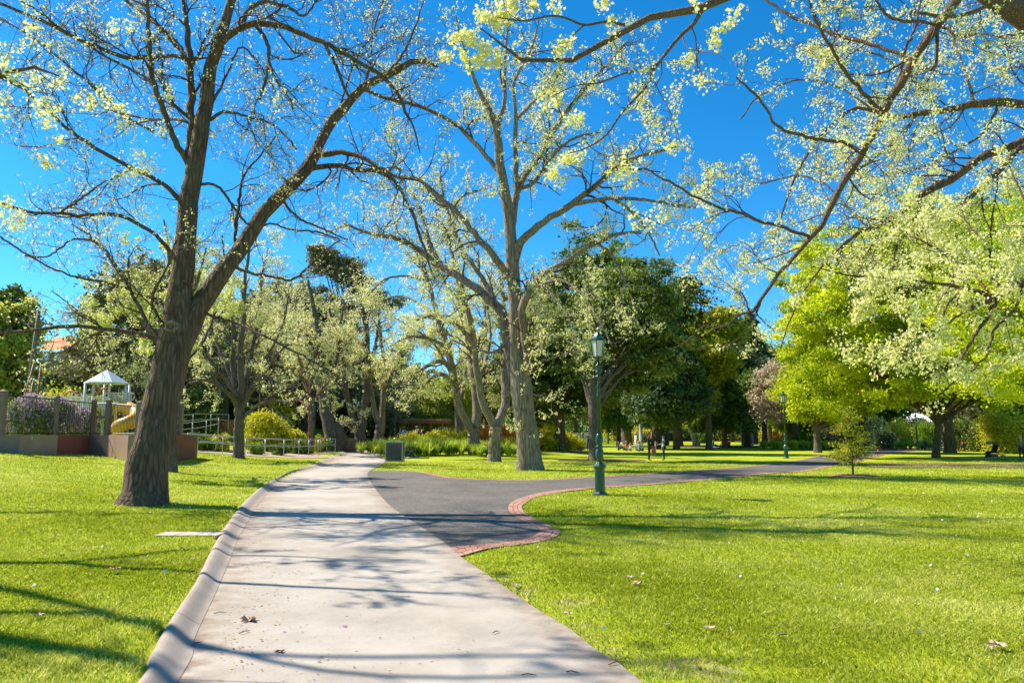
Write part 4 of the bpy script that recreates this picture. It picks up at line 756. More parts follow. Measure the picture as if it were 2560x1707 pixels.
# gum with white trunk
b = GD(1740, 96)
leafy("gum_tree", "eucalyptus with a pale white curving trunk on the far lawn", b, [(-2.5, 0, 11, 3.4, 3, 2.4), (1.5, 0, 13.5, 3.4, 3, 2.2), (-4, 0, 7.6, 2, 2, 1.4)], 90, 9000, .3, M_olive, M_bark_white, .42, 6.2, 400, cr=1.0, nl=9, lean=(-1.9, 0))
leafy("yellow_tree", "tree in golden yellow new leaf between the dark conifers and open sky", GD(1772, 76), [(0, 0, 9.5, 3.6, 3.4, 3.4), (1.5, 0, 12.2, 2.8, 2.6, 2.2), (-1.2, 0, 6, 2.2, 2.4, 2)], 190, 19000, .26, M_yellow, M_bark_mid, .34, 4, 410, cr=.9, shell=.4)
conifer("cedar_tree", "pale blue green cedar rising behind the yellow tree at the edge of the sky", GD(1885, 112), 20.5, 6.8, 5, 26000, .42, M_conif, M_bark_mid, .5, 420, nb=130)
leafy("willow_tree", "soft drooping grey green tree below the pale cedar", GD(1862, 98), [(0, 0, 8.6, 3.4, 3, 4.4), (-1, 0, 5.6, 3, 3, 3.2)], 150, 16000, .26, M_olive, M_bark_mid, .34, 4, 425, cr=.9)
leafy("blossom_tree", "tree with dusty pink new shoots right of the white flagpole", GD(1990, 84), [(0, 0, 6.6, 4.6, 4, 3.6), (-2.6, 0, 5, 2.8, 3, 2.4), (1.8, 0, 9.2, 3.2, 3, 2.8)], 420, 26000, .19, M_pink, M_bark_mid, .38, 2.6, 430, cr=.65, shell=.25, nl=26)
# left background
leafy("gum_tree", "tall eucalyptus with clumped khaki foliage rising above the left trees", GD(862, 96), [(-3.4, 0, 22.5, 2.6, 2.4, 1.8), (.6, 0, 20.5, 2.8, 2.4, 1.9), (2.4, 0, 18.0, 1.8, 1.8, 1.3), (-4.2, 0, 17.5, 2.6, 2.4, 1.8), (-.6, 0, 15, 2.8, 2.4, 1.6), (5.6, 0, 16.8, 1.6, 1.3, .9)], 130, 30000, .22, M_olive, M_bark_mid, .45, 9, 440, cr=.85, nl=14, shell=.45)
leafy("evergreen_tree", "dark olive pine behind the playground shelter", GD(350, 62), [(0, 0, 11, 4.6, 3.6, 3.0), (-2, 0, 7, 4, 3.6, 3.2), (3, 0, 7.6, 3.6, 3.4, 3.2), (1.4, 0, 4, 5, 3, 2.6)], 260, 32000, .27, M_olive, M_bark_dark, .4, 4, 450, cr=.95)
leafy("evergreen_tree", "dark cypress at the left edge behind the utility pole", GD(-12, 58), [(0, 0, 7, 1.5, 1.6, 4.6), (.3, 0, 9.4, 1.2, 1.2, 2)], 120, 15000, .25, M_dark, M_bark_dark, .3, 3, 460, cr=.7)
leafy("poplar_tree", "airy yellow green tree between the cypress and the tiled roof", GD(20, 58), [(0, 0, 7.2, 1.9, 3, 3.4), (-1.2, 0, 4.4, 2.2, 2.6, 2.4), (.4, 0, 9.6, 1.3, 1.6, 1.6)], 200, 14500, .20, M_willow, M_bark_mid, .24, 3, 470, cr=.8, shell=.2)
leafy("willow_tree", "pale lime weeping tree behind the timber pergola", GD(1075, 98), [(0, 0, 4.6, 4.6, 3.6, 3.6), (3, 0, 5.2, 3.4, 3, 3.4), (-3.4, 0, 4.2, 3.2, 3, 2.6)], 260, 32000, .22, M_willow, M_bark_mid, .3, 2, 480, cr=.9, shell=.45)
print("leafy", time.time() - T0)

# generic trees closing off the background, each a thing of its own
protos = {}
protos['dark'] = leafy("evergreen_tree", "p", (0, 0, -400), [(0, 0, 7.5, 4.2, 4, 4.0), (1.5, 0, 11, 3, 3, 3), (-2, 0, 9.4, 2.8, 3, 3), (0, 0, 3.8, 3.4, 3.4, 2.0)], 240, 19000, .34, M_dark, M_bark_dark, .34, 2.6, 500, cr=1.05)
protos['mid'] = leafy("park_tree", "p", (0, 0, -400), [(0, 0, 7.2, 4.4, 4, 3.6), (2, 0, 9.4, 3, 3, 2.8), (-2, 0, 9.0, 3, 3, 2.6), (0, 0, 4.2, 3.6, 3.4, 1.8)], 240, 16000, .34, M_mid, M_bark_mid, .32, 2.4, 510, cr=1.0)
protos['olive'] = leafy("park_tree", "p", (0, 0, -400), [(0, 0, 8.2, 4.0, 4, 3.6), (1.6, 0, 11, 2.6, 3, 2.6), (-1.6, 0, 5.4, 3.2, 3, 2.4)], 220, 13500, .33, M_olive, M_bark_mid, .3, 3.2, 520, cr=1.0)
def fan_elm(name, label, base, H, seed, nb, bs, mt, bm, mb=M_bark_mid, nl=9, dens=(1.3, 2.4, 3.0), group=None):
    rg = np.random.default_rng(seed); root = thing(name, label, "tree", base, group); th = H * .22; Ls = []
    Ls.append([[0, 0, -.2, .36], [0, 0, .3, .27], [.1, 0, th, .22], [.2, .1, H * .5, .13], [.1, .1, H * .78, .06], [0, 0, H, .02]])
    for i in range(nl):
        a = 6.283 * i / nl + rg.uniform(-.3, .3); z0 = th * rg.uniform(.7, 1.7); o = H * rg.uniform(.2, .42); z1 = H * rg.uniform(.62, 1.0); c, s_ = math.cos(a), math.sin(a)
        Ls.append([[.05 * c, .05 * s_, z0, .12], [c * o * .3, s_ * o * .3, z0 + (z1 - z0) * .25, .09], [c * o * .62, s_ * o * .62, z0 + (z1 - z0) * .6, .055], [c * o, s_ * o, z1, .018]])
    A = np.array([crom3(np.array(e, float), np.r_[0, np.cumsum(np.linalg.norm(np.diff(np.array(e)[:, :3], axis=0), axis=1))], 20) for e in Ls]); A[:, 1:, :3] += rg.normal(0, .05, A[:, 1:, :3].shape); P, R_ = A[:, :, :3], A[:, :, 3]
    L1 = grow(P, R_, dens[0], (1.4, 3.6), (25, 60), .07, 6, seed + 1, rf=.45, tmin=.2, rmin=.014); L2 = grow(*L1, dens[1], (.8, 2.0), (25, 60), .05, 5, seed + 2, rmin=.010); L3 = grow(*L2, dens[2], (.35, 1.0), (25, 65), .04, 4, seed + 3, rmin=.008)
    finish_tree(root, P, R_, [L1, L2, L3], mb, mt, (0, 0, 0), clumps(pick(L3[0], nb, seed + 4, .06), 3, .06, bs, seed + 5), bm, 9, .05, seed); return root
protos['bare'] = fan_elm("budding_tree", "p", (0, 0, -400), 11, 900, 1800, .09, plain("twig_mauve", (.24, .16, .13), .8, var=.3), M_blossom_g)
protos['bud2'] = fan_elm("budding_tree", "p", (0, 0, -400), 11, 910, 3400, .10, M_twig_grey, M_blossom)
protos['gold'] = leafy("park_tree", "p", (0, 0, -400), [(0, 0, 5.4, 3.6, 3.4, 3.0), (1, 0, 7.8, 2.6, 2.6, 2.0)], 180, 11000, .30, M_fresh, M_bark_mid, .28, 2, 540, cr=.9)
KIND = dict(dark="evergreen", mid="green leafy tree", olive="olive green tree", bud2="pale budding tree", bare="brown twiggy tree", gold="fresh lime green tree")
bgl = [  # kind, u, D, scale, where
 ('dark', 690, 84, 1.0, "behind the playground slope handrails"), ('dark', 742, 88, .95, "behind the small reddish bare tree"), ('dark', 800, 92, 1.0, "behind the stout swollen elm"), ('dark', 862, 97, .9, "behind the green lamp on the slope"), ('dark', 925, 104, .8, "at the top of the sloping lawn"),
 ('olive', 640, 78, 1.1, "above the glazed garden shelter"), ('mid', 560, 76, .8, "behind the upswept elm"), ('dark', 500, 66, .55, "behind the dark hedge by the ramp"), ('olive', 420, 74, .95, "hidden by the big leaning trunk"), ('bare', 720, 72, 1.15, "over the stairs handrail"), ('bud2', 560, 64, .9, "left above the golden mound"), ('olive', 215, 74, .62, "under the tiled roof"), ('dark', 130, 80, .45, "below the tiled roof"), ('bud2', 990, 92, .8, "left of the timber pergola"),
 ('bud2', 1130, 110, 1.0, "right of the pergola"), ('olive', 1215, 120, 1.1, "between the two pale elm trunks"), ('bud2', 1290, 112, 1.1, "behind the central elm trunk"), ('mid', 1350, 118, 1.0, "behind the golden shrubs"), ('dark', 1335, 96, 1.1, "filling the gap right of the central elm"), ('bud2', 1390, 150, 1.1, "far behind the grey cabinet"), ('olive', 1440, 135, 1.2, "far behind the lamp post"), ('olive', 1480, 160, 1.5, "beyond the picnickers on the left"), ('mid', 1535, 170, 1.3, "beyond the feathery palm"),
 ('olive', 1590, 178, 1.5, "beyond the man in white"), ('mid', 1620, 190, 1.6, "far behind the couple"), ('gold', 1660, 165, 1.4, "beyond the far lawn centre"), ('mid', 1712, 175, 1.6, "beyond the white gum"), ('gold', 1765, 150, 1.3, "beyond the picnic blanket trees"), ('mid', 1830, 140, 1.2, "behind the tan trunked conifer"), ('olive', 1880, 150, 1.4, "behind the white flagpole"), ('olive', 1925, 130, 1.1, "under the pink shoot tree"), ('mid', 1975, 125, 1.0, "left behind the right lamp"),
 ('dark', 2010, 112, .95, "right behind the right lamp"), ('olive', 2075, 108, 1.0, "left of the larch sapling"), ('dark', 2125, 100, .95, "behind the larch sapling"), ('mid', 2180, 104, 1.05, "left of the white marquee"), ('dark', 2235, 130, 1.2, "above the white marquee"), ('olive', 2300, 135, 1.3, "behind the marquee roof"), ('dark', 2370, 128, 1.3, "right behind the marquee"), ('bud2', 2440, 100, 1.1, "above the dark hedge"), ('olive', 2500, 96, 1.1, "behind the bright green shrub"), ('mid', 2570, 92, 1.1, "at the far right edge"), ('dark', 2640, 90, 1.2, "past the right edge"),
 ('olive', 1180, 150, 1.2, "far left of the gap between elms"), ('mid', 1080, 130, .9, "far behind the pergola roof"), ('bud2', 1020, 120, .9, "beyond the weeping tree"), ('dark', 2090, 150, 1.6, "tallest in the far right row"), ('mid', 1945, 170, 1.7, "far away under the cedar"), ('dark', 1395, 190, 1.7, "far centre skyline"), ('bare', 880, 84, 1.0, "above the dark hedge top"), ('dark', 960, 118, .95, "beyond the bend of the path"), ('dark', 1045, 140, 1.0, "beyond the pergola people"),
 ('bare', 690, 66, 1.25, "rising over the stair handrails"), ('bare', 765, 74, 1.3, "beside the eucalyptus at its left"), ('bare', 815, 78, 1.15, "directly under the eucalyptus crown"), ('bare', 640, 70, 1.0, "behind the golden juniper mound"), ('bare', 505, 60, .8, "right of the big leaning trunk"), ('bare', 975, 84, .75, "right of the lamp at the bend"), ('bud2', 320, 58, .8, "left of the big leaning trunk")]
rgb_ = random.Random(5); used = set()
for kd, u, D, sc, where in bgl:
    g = GD(u, D); lab = "%s in the background %s" % (KIND[kd], where); s3 = (sc * rgb_.uniform(.92, 1.1), sc * rgb_.uniform(.92, 1.1), sc * rgb_.uniform(.9, 1.1))
    if kd not in used:
        used.add(kd); r = protos[kd]; r.location = g; r.scale = s3; r['label'] = lab; r['group'] = "trees closing off the park background"
    else: dup(protos[kd], g, rgb_.uniform(0, 6.28), s3, lab, "trees closing off the park background")
rg = np.random.default_rng(12); n = 60000; uu = rg.uniform(-500, 3100, n); dd = rg.uniform(215, 250, n); xx = (uu - CX) / 1865 * dd; top = 9 + 4 * np.sin(xx * .09) + 2.5 * np.sin(xx * .31 + 1) + 1.5 * np.sin(xx * .9)
zz0 = np.abs(rg.random(n) ** .8 * top); P_ = np.stack([xx, dd + 3 * np.sin(xx * .5), zz0 + terr(xx, dd)], -1); V, Q = leaves(P_, .95, 12, 1.3); o = mesh_np("distant_wood", V, Q, M_mid, attr=np.repeat(np.clip(.35 + .25 * rg.normal(size=n), 0, 1), 4)); tag(o, "far off belt of woodland closing the horizon", "wood", kind="stuff")
# second trunk shapes seen on the far lawn
def trunk_only(label, u, D, hgt, r, mat, seed, crown): 
    return leafy("park_tree", label, GD(u, D), crown, 130, 11000, .3, M_mid, mat, r, hgt, seed, cr=.95, nl=8)
trunk_only("straight dark trunked tree on the far lawn left of the white gum", 1700, 92, 3.2, .34, M_bark_mid, 610, [(0, 0, 6.5, 3, 3, 2.8)])
trunk_only("dark leaning tree beside the white flagpole base", 1868, 92, 3, .42, M_bark_dark, 611, [(0, 0, 6, 3, 3, 2.4)])
trunk_only("brown trunked tree beside the clipped bush near the right lamp", 1912, 88, 3, .34, M_bark_mid, 612, [(0, 0, 6.4, 3, 3, 2.4)])
trunk_only("dark trunk tree standing between the marquee and the maple", 2372, 62, 4.5, .40, M_bark_dark, 613, [(0, 0, 9, 3.4, 3, 2.8)])
trunk_only("black trunked tree in the shrubbery left of the marquee", 2160, 74, 3.2, .5, M_bark_dark, 614, [(0, 0, 6.6, 3.6, 3, 2.6)])
# palm
b = GD(1547, 92); root = thing("palm_tree", "short feathery palm on the far lawn by the seated group", "palm", b)
q = MB(); q.lathe([(-.1, .4), (.3, .34), (1.6, .26), (2.9, .24), (3.3, .2)], 10); q.build("trunk", M_bark_mid, root, True)
rg = np.random.default_rng(4); P = []
for k in range(46):
    az = rg.uniform(0, 6.28); el = rg.uniform(.1, 1.2); L = rg.uniform(1.8, 2.7); s = np.linspace(0, 1, 7); hd = L * s * math.cos(el) ; P.append(np.stack([np.cos(az) * hd, np.sin(az) * hd, 3.2 + L * s * math.sin(el) - 1.9 * s * s], -1))
P = np.array(P); V, Q = tubes(P, np.full(P.shape[:2], .03), 3); nF = 9000; i = rg.integers(0, 46, nF); t = rg.random(nF); p, _ = samp(P, i, t); p += rg.normal(size=p.shape) * .16 * np.array([1, 1, .5])
V2, Q2 = leaves(p, .15, 5, 2.6); mesh_np("fronds", np.vstack([V, V2]), np.vstack([Q, Q2 + len(V)]), M_fresh, root, attr=np.r_[np.full(len(V), .3), np.repeat(rg.random(nF), 4)])

# ------------------------------------------------------------------ shrubs and beds
def shrub(name, label, base, rx, ry, h, n, size, mat, seed, group=None, up=0., el=1.6, cr=.22, cat="shrub", sink=.45):
    root = thing(name, label, cat, base, group); rg = np.random.default_rng(seed); lobes = [(0, 0, h * .42, rx * .8, ry * .8, h * .55)]
    for k in range(5):
        a = rg.uniform(0, 6.28); f = rg.uniform(.3, .7); lobes.append((math.cos(a) * rx * f, math.sin(a) * ry * f, h * rg.uniform(.25, .6), rx * .42, ry * .5, h * .38))
    P, t, C = crown_pts(lobes, max(40, n // 70), n, seed, .6, cr * max(rx, h)); P[:, 2] = np.abs(P[:, 2]) + .01
    leaf_mesh("foliage", P, t, size, mat, root, seed, el, up)
    K = 9; st = []
    for k in range(K):
        e = C[rg.integers(0, len(C))]; st.append([[0.1 * e[0], .1 * e[1], -.05], [.5 * e[0], .5 * e[1], e[2] * .5], e])
    st = np.array(st); V, Q = tubes(st, np.tile(np.array([.02, .014, .006]) * max(1, h), (K, 1)), 4); mesh_np("stems", V, Q, M_twig, root); return root
def strappy(name, label, base, rx, ry, h, n, mat, seed, group=None, w=.02):
    root = thing(name, label, "plant", base, group); rg = np.random.default_rng(seed); nt = max(3, n // 45)
    c = np.stack([rg.uniform(-rx, rx, nt), rg.uniform(-ry, ry, nt)], 1); i = rg.integers(0, nt, n); az = rg.uniform(0, 6.28, n); L = h * rg.uniform(.7, 1.25, n); sp = rg.uniform(.15, .75, n); s = np.linspace(0, 1, 5)[None]
    hd = L[:, None] * sp[:, None] * s ** 1.5; X = c[i, 0][:, None] + np.cos(az)[:, None] * hd; Y = c[i, 1][:, None] + np.sin(az)[:, None] * hd; Z = L[:, None] * (s - sp[:, None] * .55 * s ** 2.6)
    P = np.stack([X, Y, Z], -1); sd_ = np.stack([-np.sin(az), np.cos(az), 0 * az], -1)[:, None, :] * (w * np.array([.6, 1, 1, .7, .12]))[None, :, None]
    V = np.stack([P - sd_, P + sd_], 2).reshape(-1, 3); b_ = np.arange(n)[:, None] * 10 + np.arange(4)[None] * 2; Q = np.stack([b_, b_ + 1, b_ + 3, b_ + 2], -1).reshape(-1, 4)
    t = np.clip(.5 + .25 * rg.normal(size=n), 0, 1); mesh_np("leaves", V, Q, mat, root, attr=np.repeat(t, 10)); return root
M_strap = leafmat("leaf_strap", [(.22, .34, .02), (.46, .58, .05), (.66, .70, .12)], .5)
# strappy border by the bench
k = 0
sv = [(942, 55, .9), (975, 52, 1.0), (1010, 51, 1.0), (1048, 51, 1.1), (1085, 52, 1.1), (1122, 52.5, 1.1), (1150, 54, 1.1), (965, 57, 1.0), (1000, 57, 1.1), (1040, 57, 1.2), (1080, 58, 1.2), (1120, 59, 1.2), (1215, 51, .9), (1245, 51, .9), (1278, 52, .9), (1232, 56, 1.0), (1270, 57, 1.0)]
wh = ["nearest the bend of the path", "directly behind the litter bin", "behind the iron bench, left one", "behind the iron bench, right one", "a little right of the bench", "left beside the arching elm trunk", "touching the arching elm trunk", "in the second row at the path bend", "in the second row behind the bin", "in the second row behind the bench", "in the second row right of the bench", "in the second row near the arching elm", "between the arching elm and the V elm", "just left of the V elm trunk", "just left of the central elm trunk", "in the back row by the V elm", "in the back row by the central elm"]
for (u, D, h), w_ in zip(sv, wh):
    strappy("strappy_plant", "clump of long green strap leaves %s" % w_, GD(u, D), 1.15, 1.3, h, 900, M_strap, 700 + k, "strap leaved border plants"); k += 1
def sh(label, u, D, wpx, hm, mat, n=3200, size=.09, group=None, name="shrub", up=.0, el=1.6, cr=.22):
    global k; k += 1; r = wpx / 2 / F * D
    return shrub(name, label, GD(u, D), r, max(r * .8, .6), hm, n, size, mat, 800 + k, group, up, el, cr)
sh("golden yellow shrub left of the slender dark elm behind the strappy border", 1095, 62, 120, 1.5, M_gold, 6000, .10); sh("golden yellow shrub around the slender dark elm", 1150, 60, 100, 1.5, M_gold, 5000, .10)
sh("golden shrub mound left above the bench", 1035, 63, 110, 1.2, M_gold, 5000, .10)
sh("orange red shrub right of the arching elm trunk", 1212, 60, 75, 2.1, M_orange, 5600, .09); sh("orange red shrub left of the central elm trunk", 1268, 60, 80, 2.1, M_orange, 5600, .09); sh("small orange red shrub peeping left of the arching elm", 1162, 64, 50, 1.7, M_orange, 2500, .09)
sh("yellow green shrub between the V elm and the central elm", 1245, 57, 90, 1.2, M_gold, 4000, .09)
sh("large golden shrub just right of the central elm trunk", 1352, 62, 130, 2.1, M_gold, 8500, .11); sh("golden shrub in front of the black trunked evergreen", 1395, 64, 90, 1.7, M_gold, 5000, .11)
sh("rounded yellow shrub right of the black trunked evergreen", 1430, 67, 70, 1.2, M_gold, 4200, .11); sh("small yellow shrub beside the grey cabinet lamp", 1448, 69, 34, 1.0, M_gold, 1800, .10)
# behind the handrails, left
sh("big golden green mound of feathery juniper behind the handrails", 655, 52, 98, 2.6, M_gold, 12000, .10, el=2.4); sh("lower golden juniper right of the big mound", 735, 52, 80, 1.5, M_gold, 7000, .09, el=2.4)
sh("small red green shrub below the bare reddish tree", 795, 54, 26, 1.2, M_gold, 1400, .08); sh("small round green shrub beside the timber planter", 815, 55, 22, 1.0, M_fresh, 1200, .08)
sh("low grey green shrub in the mulch bed left of the dark elm trunk", 515, 45, 50, .9, M_fresh, 2600, .07); sh("leafy yellow green shrub behind the handrail posts", 548, 46, 55, 1.0, M_gold, 3000, .08); sh("low green shrub right of the dark trunk inside the rails", 700, 47, 50, .8, M_mid, 2600, .07); sh("dark low shrub near the right end of the rails", 755, 50, 50, .9, M_mid, 2600, .07); sh("grassy low shrub in the middle of the railed bed", 640, 46, 40, .7, M_fresh, 1600, .07); sh("pale sage shrub at the left of the railed bed", 478, 44, 40, 1.1, M_conif, 2000, .07)
sh("tall dark hedge left above the ramp handrail", 480, 56, 120, 3.6, M_dark, 12000, .12, name="hedge"); sh("dark clipped hedge mass behind the ramp", 400, 54, 110, 3.0, M_dark, 9000, .12, name="hedge")
sh("row of dark hedge under the trees behind the lawn slope, left part", 760, 86, 160, 4.2, M_dark, 10000, .2, name="hedge"); sh("dark hedge behind the V trunk elm on the slope", 865, 90, 170, 3.8, M_dark, 10000, .2, name="hedge"); sh("dark hedge left of the pergola", 955, 94, 110, 3.4, M_dark, 8000, .2, name="hedge")
sh("bright lime shrub under the lamp left of the pergola", 968, 88, 36, 2.0, M_fresh, 2200, .12); sh("round dark green shrub at the right end of the pergola", 1110, 76, 40, 1.9, M_dark, 2600, .12)
# playground side
# right hand shrubbery across the far side of the path
for (lab, u, D, w, h, m, n, sz) in [
 ("long low clipped hedge beyond the far lawn, left half", 1600, 175, 420, 1.8, M_gold, 9000, .22), ("long low clipped hedge beyond the far lawn, right half", 1880, 165, 420, 1.7, M_gold, 9000, .22),
 ("yellow green bush on the far lawn edge above the picnickers", 1588, 140, 90, 2.6, M_gold, 4000, .2), ("pale grey green bush far behind the couple", 1700, 150, 90, 3.6, M_conif, 4000, .2), ("golden bush far left of the white gum", 1722, 150, 60, 4.2, M_gold, 4000, .2), ("rounded topiary bush beside the white gum base", 1752, 120, 34, 2.2, M_fresh, 2400, .14),
 ("dark shrub beyond the far lawn left of the tan trunk", 1640, 165, 160, 3.2, M_mid, 5000, .22), ("dark shrub beyond the far lawn behind the tan trunk", 1800, 160, 200, 3.0, M_dark, 5000, .22), ("dark shrub mass left behind the grey cabinet", 1420, 150, 160, 3.2, M_mid, 5000, .22), ("fern like light shrub far left of the cabinet lamp", 1370, 130, 110, 4.0, M_fresh, 5000, .2),
 ("reddish brown shrub left of the right lamp", 1944, 80, 38, 1.9, M_orange, 1800, .1), ("dark shrub left behind the right lamp", 1985, 86, 70, 2.2, M_mid, 4200, .12), ("low clipped box hedge right of the lamp", 2015, 84, 100, 1.6, M_fresh, 5200, .11), ("olive bush right of the small maple trunk", 2085, 78, 66, 2.6, M_olive, 4200, .11), ("dark green bush behind the larch sapling", 2130, 82, 90, 2.8, M_dark, 5600, .13),
 ("white flowered bush right of the larch sapling", 2205, 76, 70, 2.0, M_conif, 5200, .09), ("rounded yellow olive bush left of the far lamp", 2250, 82, 74, 3.2, M_gold, 6200, .11), ("rounded olive bush just right of the far lamp", 2308, 84, 66, 3.0, M_fresh, 5200, .11), ("tall grey green bush behind the far lamp", 2275, 96, 120, 4.2, M_olive, 6500, .14), ("dark shrub behind the maple trunk", 2340, 86, 60, 3.0, M_mid, 4200, .12),
 ("big dark clipped bush right of the dark trunk", 2405, 68, 80, 2.9, M_dark, 7500, .11), ("second dark clipped bush behind the running child", 2455, 66, 62, 2.8, M_dark, 6000, .11), ("bright yellow green shrub at the right above the pushchair", 2500, 62, 84, 3.4, M_gold, 9000, .10), ("bright lime shrub at the far right edge", 2560, 60, 90, 3.2, M_gold, 8000, .10), ("lime shrub just past the right edge", 2640, 60, 90, 3.4, M_gold, 5000, .12), ("grey green bush between the small maple and the sapling", 2160, 92, 90, 4.2, M_conif, 6000, .13),
 ("dark understorey shrub at the left end of the slope", 560, 80, 160, 4.6, M_dark, 7000, .2), ("dark understorey shrub behind the playground", 260, 72, 220, 3.8, M_dark, 9000, .2), ("dark understorey shrub under the tiled house", 110, 56, 150, 3.2, M_dark, 8000, .18), ("dark understorey shrub at the far left edge", 0, 60, 140, 4.4, M_dark, 8000, .18), ("amber leaved bush behind the playground climbing frame", 140, 46, 96, 3.4, M_gold, 9000, .10), ("amber leaved bush behind the playground shelter", 260, 47, 70, 2.8, M_gold, 5000, .10),
 ("low bright shrub behind the fence below the slide", 305, 33.5, 60, .75, M_gold, 3200, .05), ("lime shrub above the glazed shelter roof", 700, 66, 50, 4.2, M_gold, 2600, .14)]:
    sh(lab, u, D, w, h, m, n, sz)
for i, (u, D, w_) in enumerate([(1925, 76, "left of the reddish brown shrub"), (1960, 74, "hard against the right lamp"), (2000, 73, "first right of the right lamp"), (2028, 73, "second right of the right lamp"), (2075, 72, "right of the small maple trunk"), (2098, 71, "left of the sapling twigs"), (2270, 72, "left of the far lamp foot"), (2305, 73, "right of the far lamp foot")]):
    strappy("strappy_plant", "low clump of strap leaves %s" % w_, GD(u, D), .95, .8, .95, 420, M_strap, 900 + i, "strap leaved clumps by the right lamp", .035)
soil = plain("soil", (.13, .08, .05), .95, var=.5, sc=20, bmp=.6)
def blob(name, label, cu, cD, rx, ry, mat=soil, z=.012, seed=1):
    rg = np.random.default_rng(seed); c = GD(cu, cD); a = np.linspace(0, 6.283, 41)[:-1]; r = 1 + .12 * np.sin(3 * a + seed) + .07 * np.sin(7 * a)
    V = [[c[0], c[1], 0]]
    for f in (.33, .66, 1): V += [[c[0] + math.cos(x) * rx * q * f, c[1] + math.sin(x) * ry * q * f, 0] for x, q in zip(a, r)]
    V = np.array(V); V[:, 2] = terr(V[:, 0], V[:, 1]) + z + .012; n = 40; Fq = [[1 + j * n + i, 1 + j * n + (i + 1) % n, 1 + (j + 1) * n + (i + 1) % n, 1 + (j + 1) * n + i] for j in (0, 1) for i in range(n)]; Ft = [[0, 1 + i, 1 + (i + 1) % n] for i in range(n)]
    return structure(mesh_np(name, V, [np.array(Fq), np.array(Ft)], mat), label, "bare soil")
blob("soil", "bare mulch under the canopy at the right", 2470, 37, 7.5, 2.6, seed=2); blob("soil", "bare ground round the evergreen behind the lamp", 1500, 45, 2.6, 1.6, seed=3); blob("soil", "bare ground under the golden shrubs", 1400, 62, 4.2, 3.4, seed=4); blob("soil", "red mulch under the right hand shrubs", 2200, 78, 9, 4.5, seed=5); blob("mulch_bed", "mulch bed inside the handrails", 640, 47, 6.2, 3.2, plain("bark_mulch", (.40, .28, .22), .95, var=.5, sc=30, bmp=.6), seed=6); blob("soil", "worn ground on the lawn by the conifer", 1790, 88, 6, 4, seed=8)

# ------------------------------------------------------------------ lamp posts
M_green = plain("lamp_green", (.006, .060, .038), .32, var=.25, sc=9, coat=.4); M_glass = plain("lamp_glass", (.62, .60, .54), .25, var=.08)
def lamp(label, base, rz=0.2):
    r = thing("park_lamp", label, "lamp post", base, "green cast iron park lamps", rz)
    q = MB(); q.lathe([(-.06, .20), (.05, .20), (.085, .165), (.10, .135), (.66, .128), (.69, .15), (.72, .172), (.76, .172), (.78, .15), (.82, .11), (.86, .085)], 8, rot=.39)
    for i in range(8):
        a = .39 + math.pi / 8 + i * math.pi / 4; q.box((math.cos(a) * .121, math.sin(a) * .121, .38), (.014, .062, .48), a)
    q.build("base", M_green, r, False, .006)
    q = MB(); q.lathe([(.84, .08), (.90, .065), (.98, .10), (1.10, .112), (1.17, .10), (1.215, .055), (1.235, .10), (1.275, .10), (1.295, .06), (1.34, .085), (1.43, .107), (1.49, .10), (1.56, .075), (1.60, .056)], 24, flute=.05); q.lathe([(1.58, .052), (2.56, .042), (2.565, .062), (2.60, .065), (2.63, .045), (2.80, .038), (2.82, .05), (2.86, .05), (2.88, .036), (3.06, .034), (3.07, .07), (3.10, .075), (3.12, .045), (3.18, .045), (3.19, .082), (3.22, .082), (3.24, .062), (3.36, .062), (3.38, .08), (3.40, .08), (3.42, .034), (3.56, .028)], 24, flute=.07); q.build("post", M_green, r, True)
    q = MB(); q.lathe([(3.54, .05), (3.58, .13), (3.61, .15), (3.63, .145)], 6); q.lathe([(4.04, .205), (4.06, .222), (4.085, .215)], 6)
    for i in range(6):
        a = i * math.pi / 3; q.bar((math.cos(a) * .142, math.sin(a) * .142, 3.60), (math.cos(a) * .203, math.sin(a) * .203, 4.06), .012, 6)
    q.build("lantern_frame", M_green, r)
    q = MB(); q.lathe([(3.62, .130), (4.04, .190)], 6); q.build("lantern_glass", M_glass, r)
    q = MB(); q.lathe([(4.085, .222), (4.13, .16), (4.19, .10), (4.25, .055), (4.28, .04), (4.29, .055), (4.31, .05), (4.33, .02), (4.37, .022), (4.40, .004)], 6); q.build("lantern_cap", M_green, r)
    return r
lp = lamp("tall green cast iron lamp post nearest the camera on the right lawn edge", G(1500, 1238))
for (u, D, z, lab) in [(988, 65, None, "green lamp post at the bend of the path left of the pergola"), (893, 73, None, "green lamp post half hidden before the deep V trunk elm"), (1963, 48.7, None, "green lamp post beside the asphalt path under the pink shoot tree"), (2292, 70, None, "green lamp post before the marquee shrubbery at the right"), (1457, 72, None, "green lamp post beside the grey cabinet"), (1855, 95, None, "green lamp post between the tan trunked conifer and the flagpole"),
    (1096, 105, None, "small distant lamp post right of the pergola"), (1520, 120, None, "distant lamp post behind the sitting visitors at left"), (1612, 135, None, "distant lamp post right of the man in white"), (1696, 150, None, "distant lamp post left of the white gum"), (1826, 160, None, "very distant lamp post beside the walker in white")]:
    dup(lp, GD(u, D), random.Random(u).uniform(0, 1), 1.0, lab)
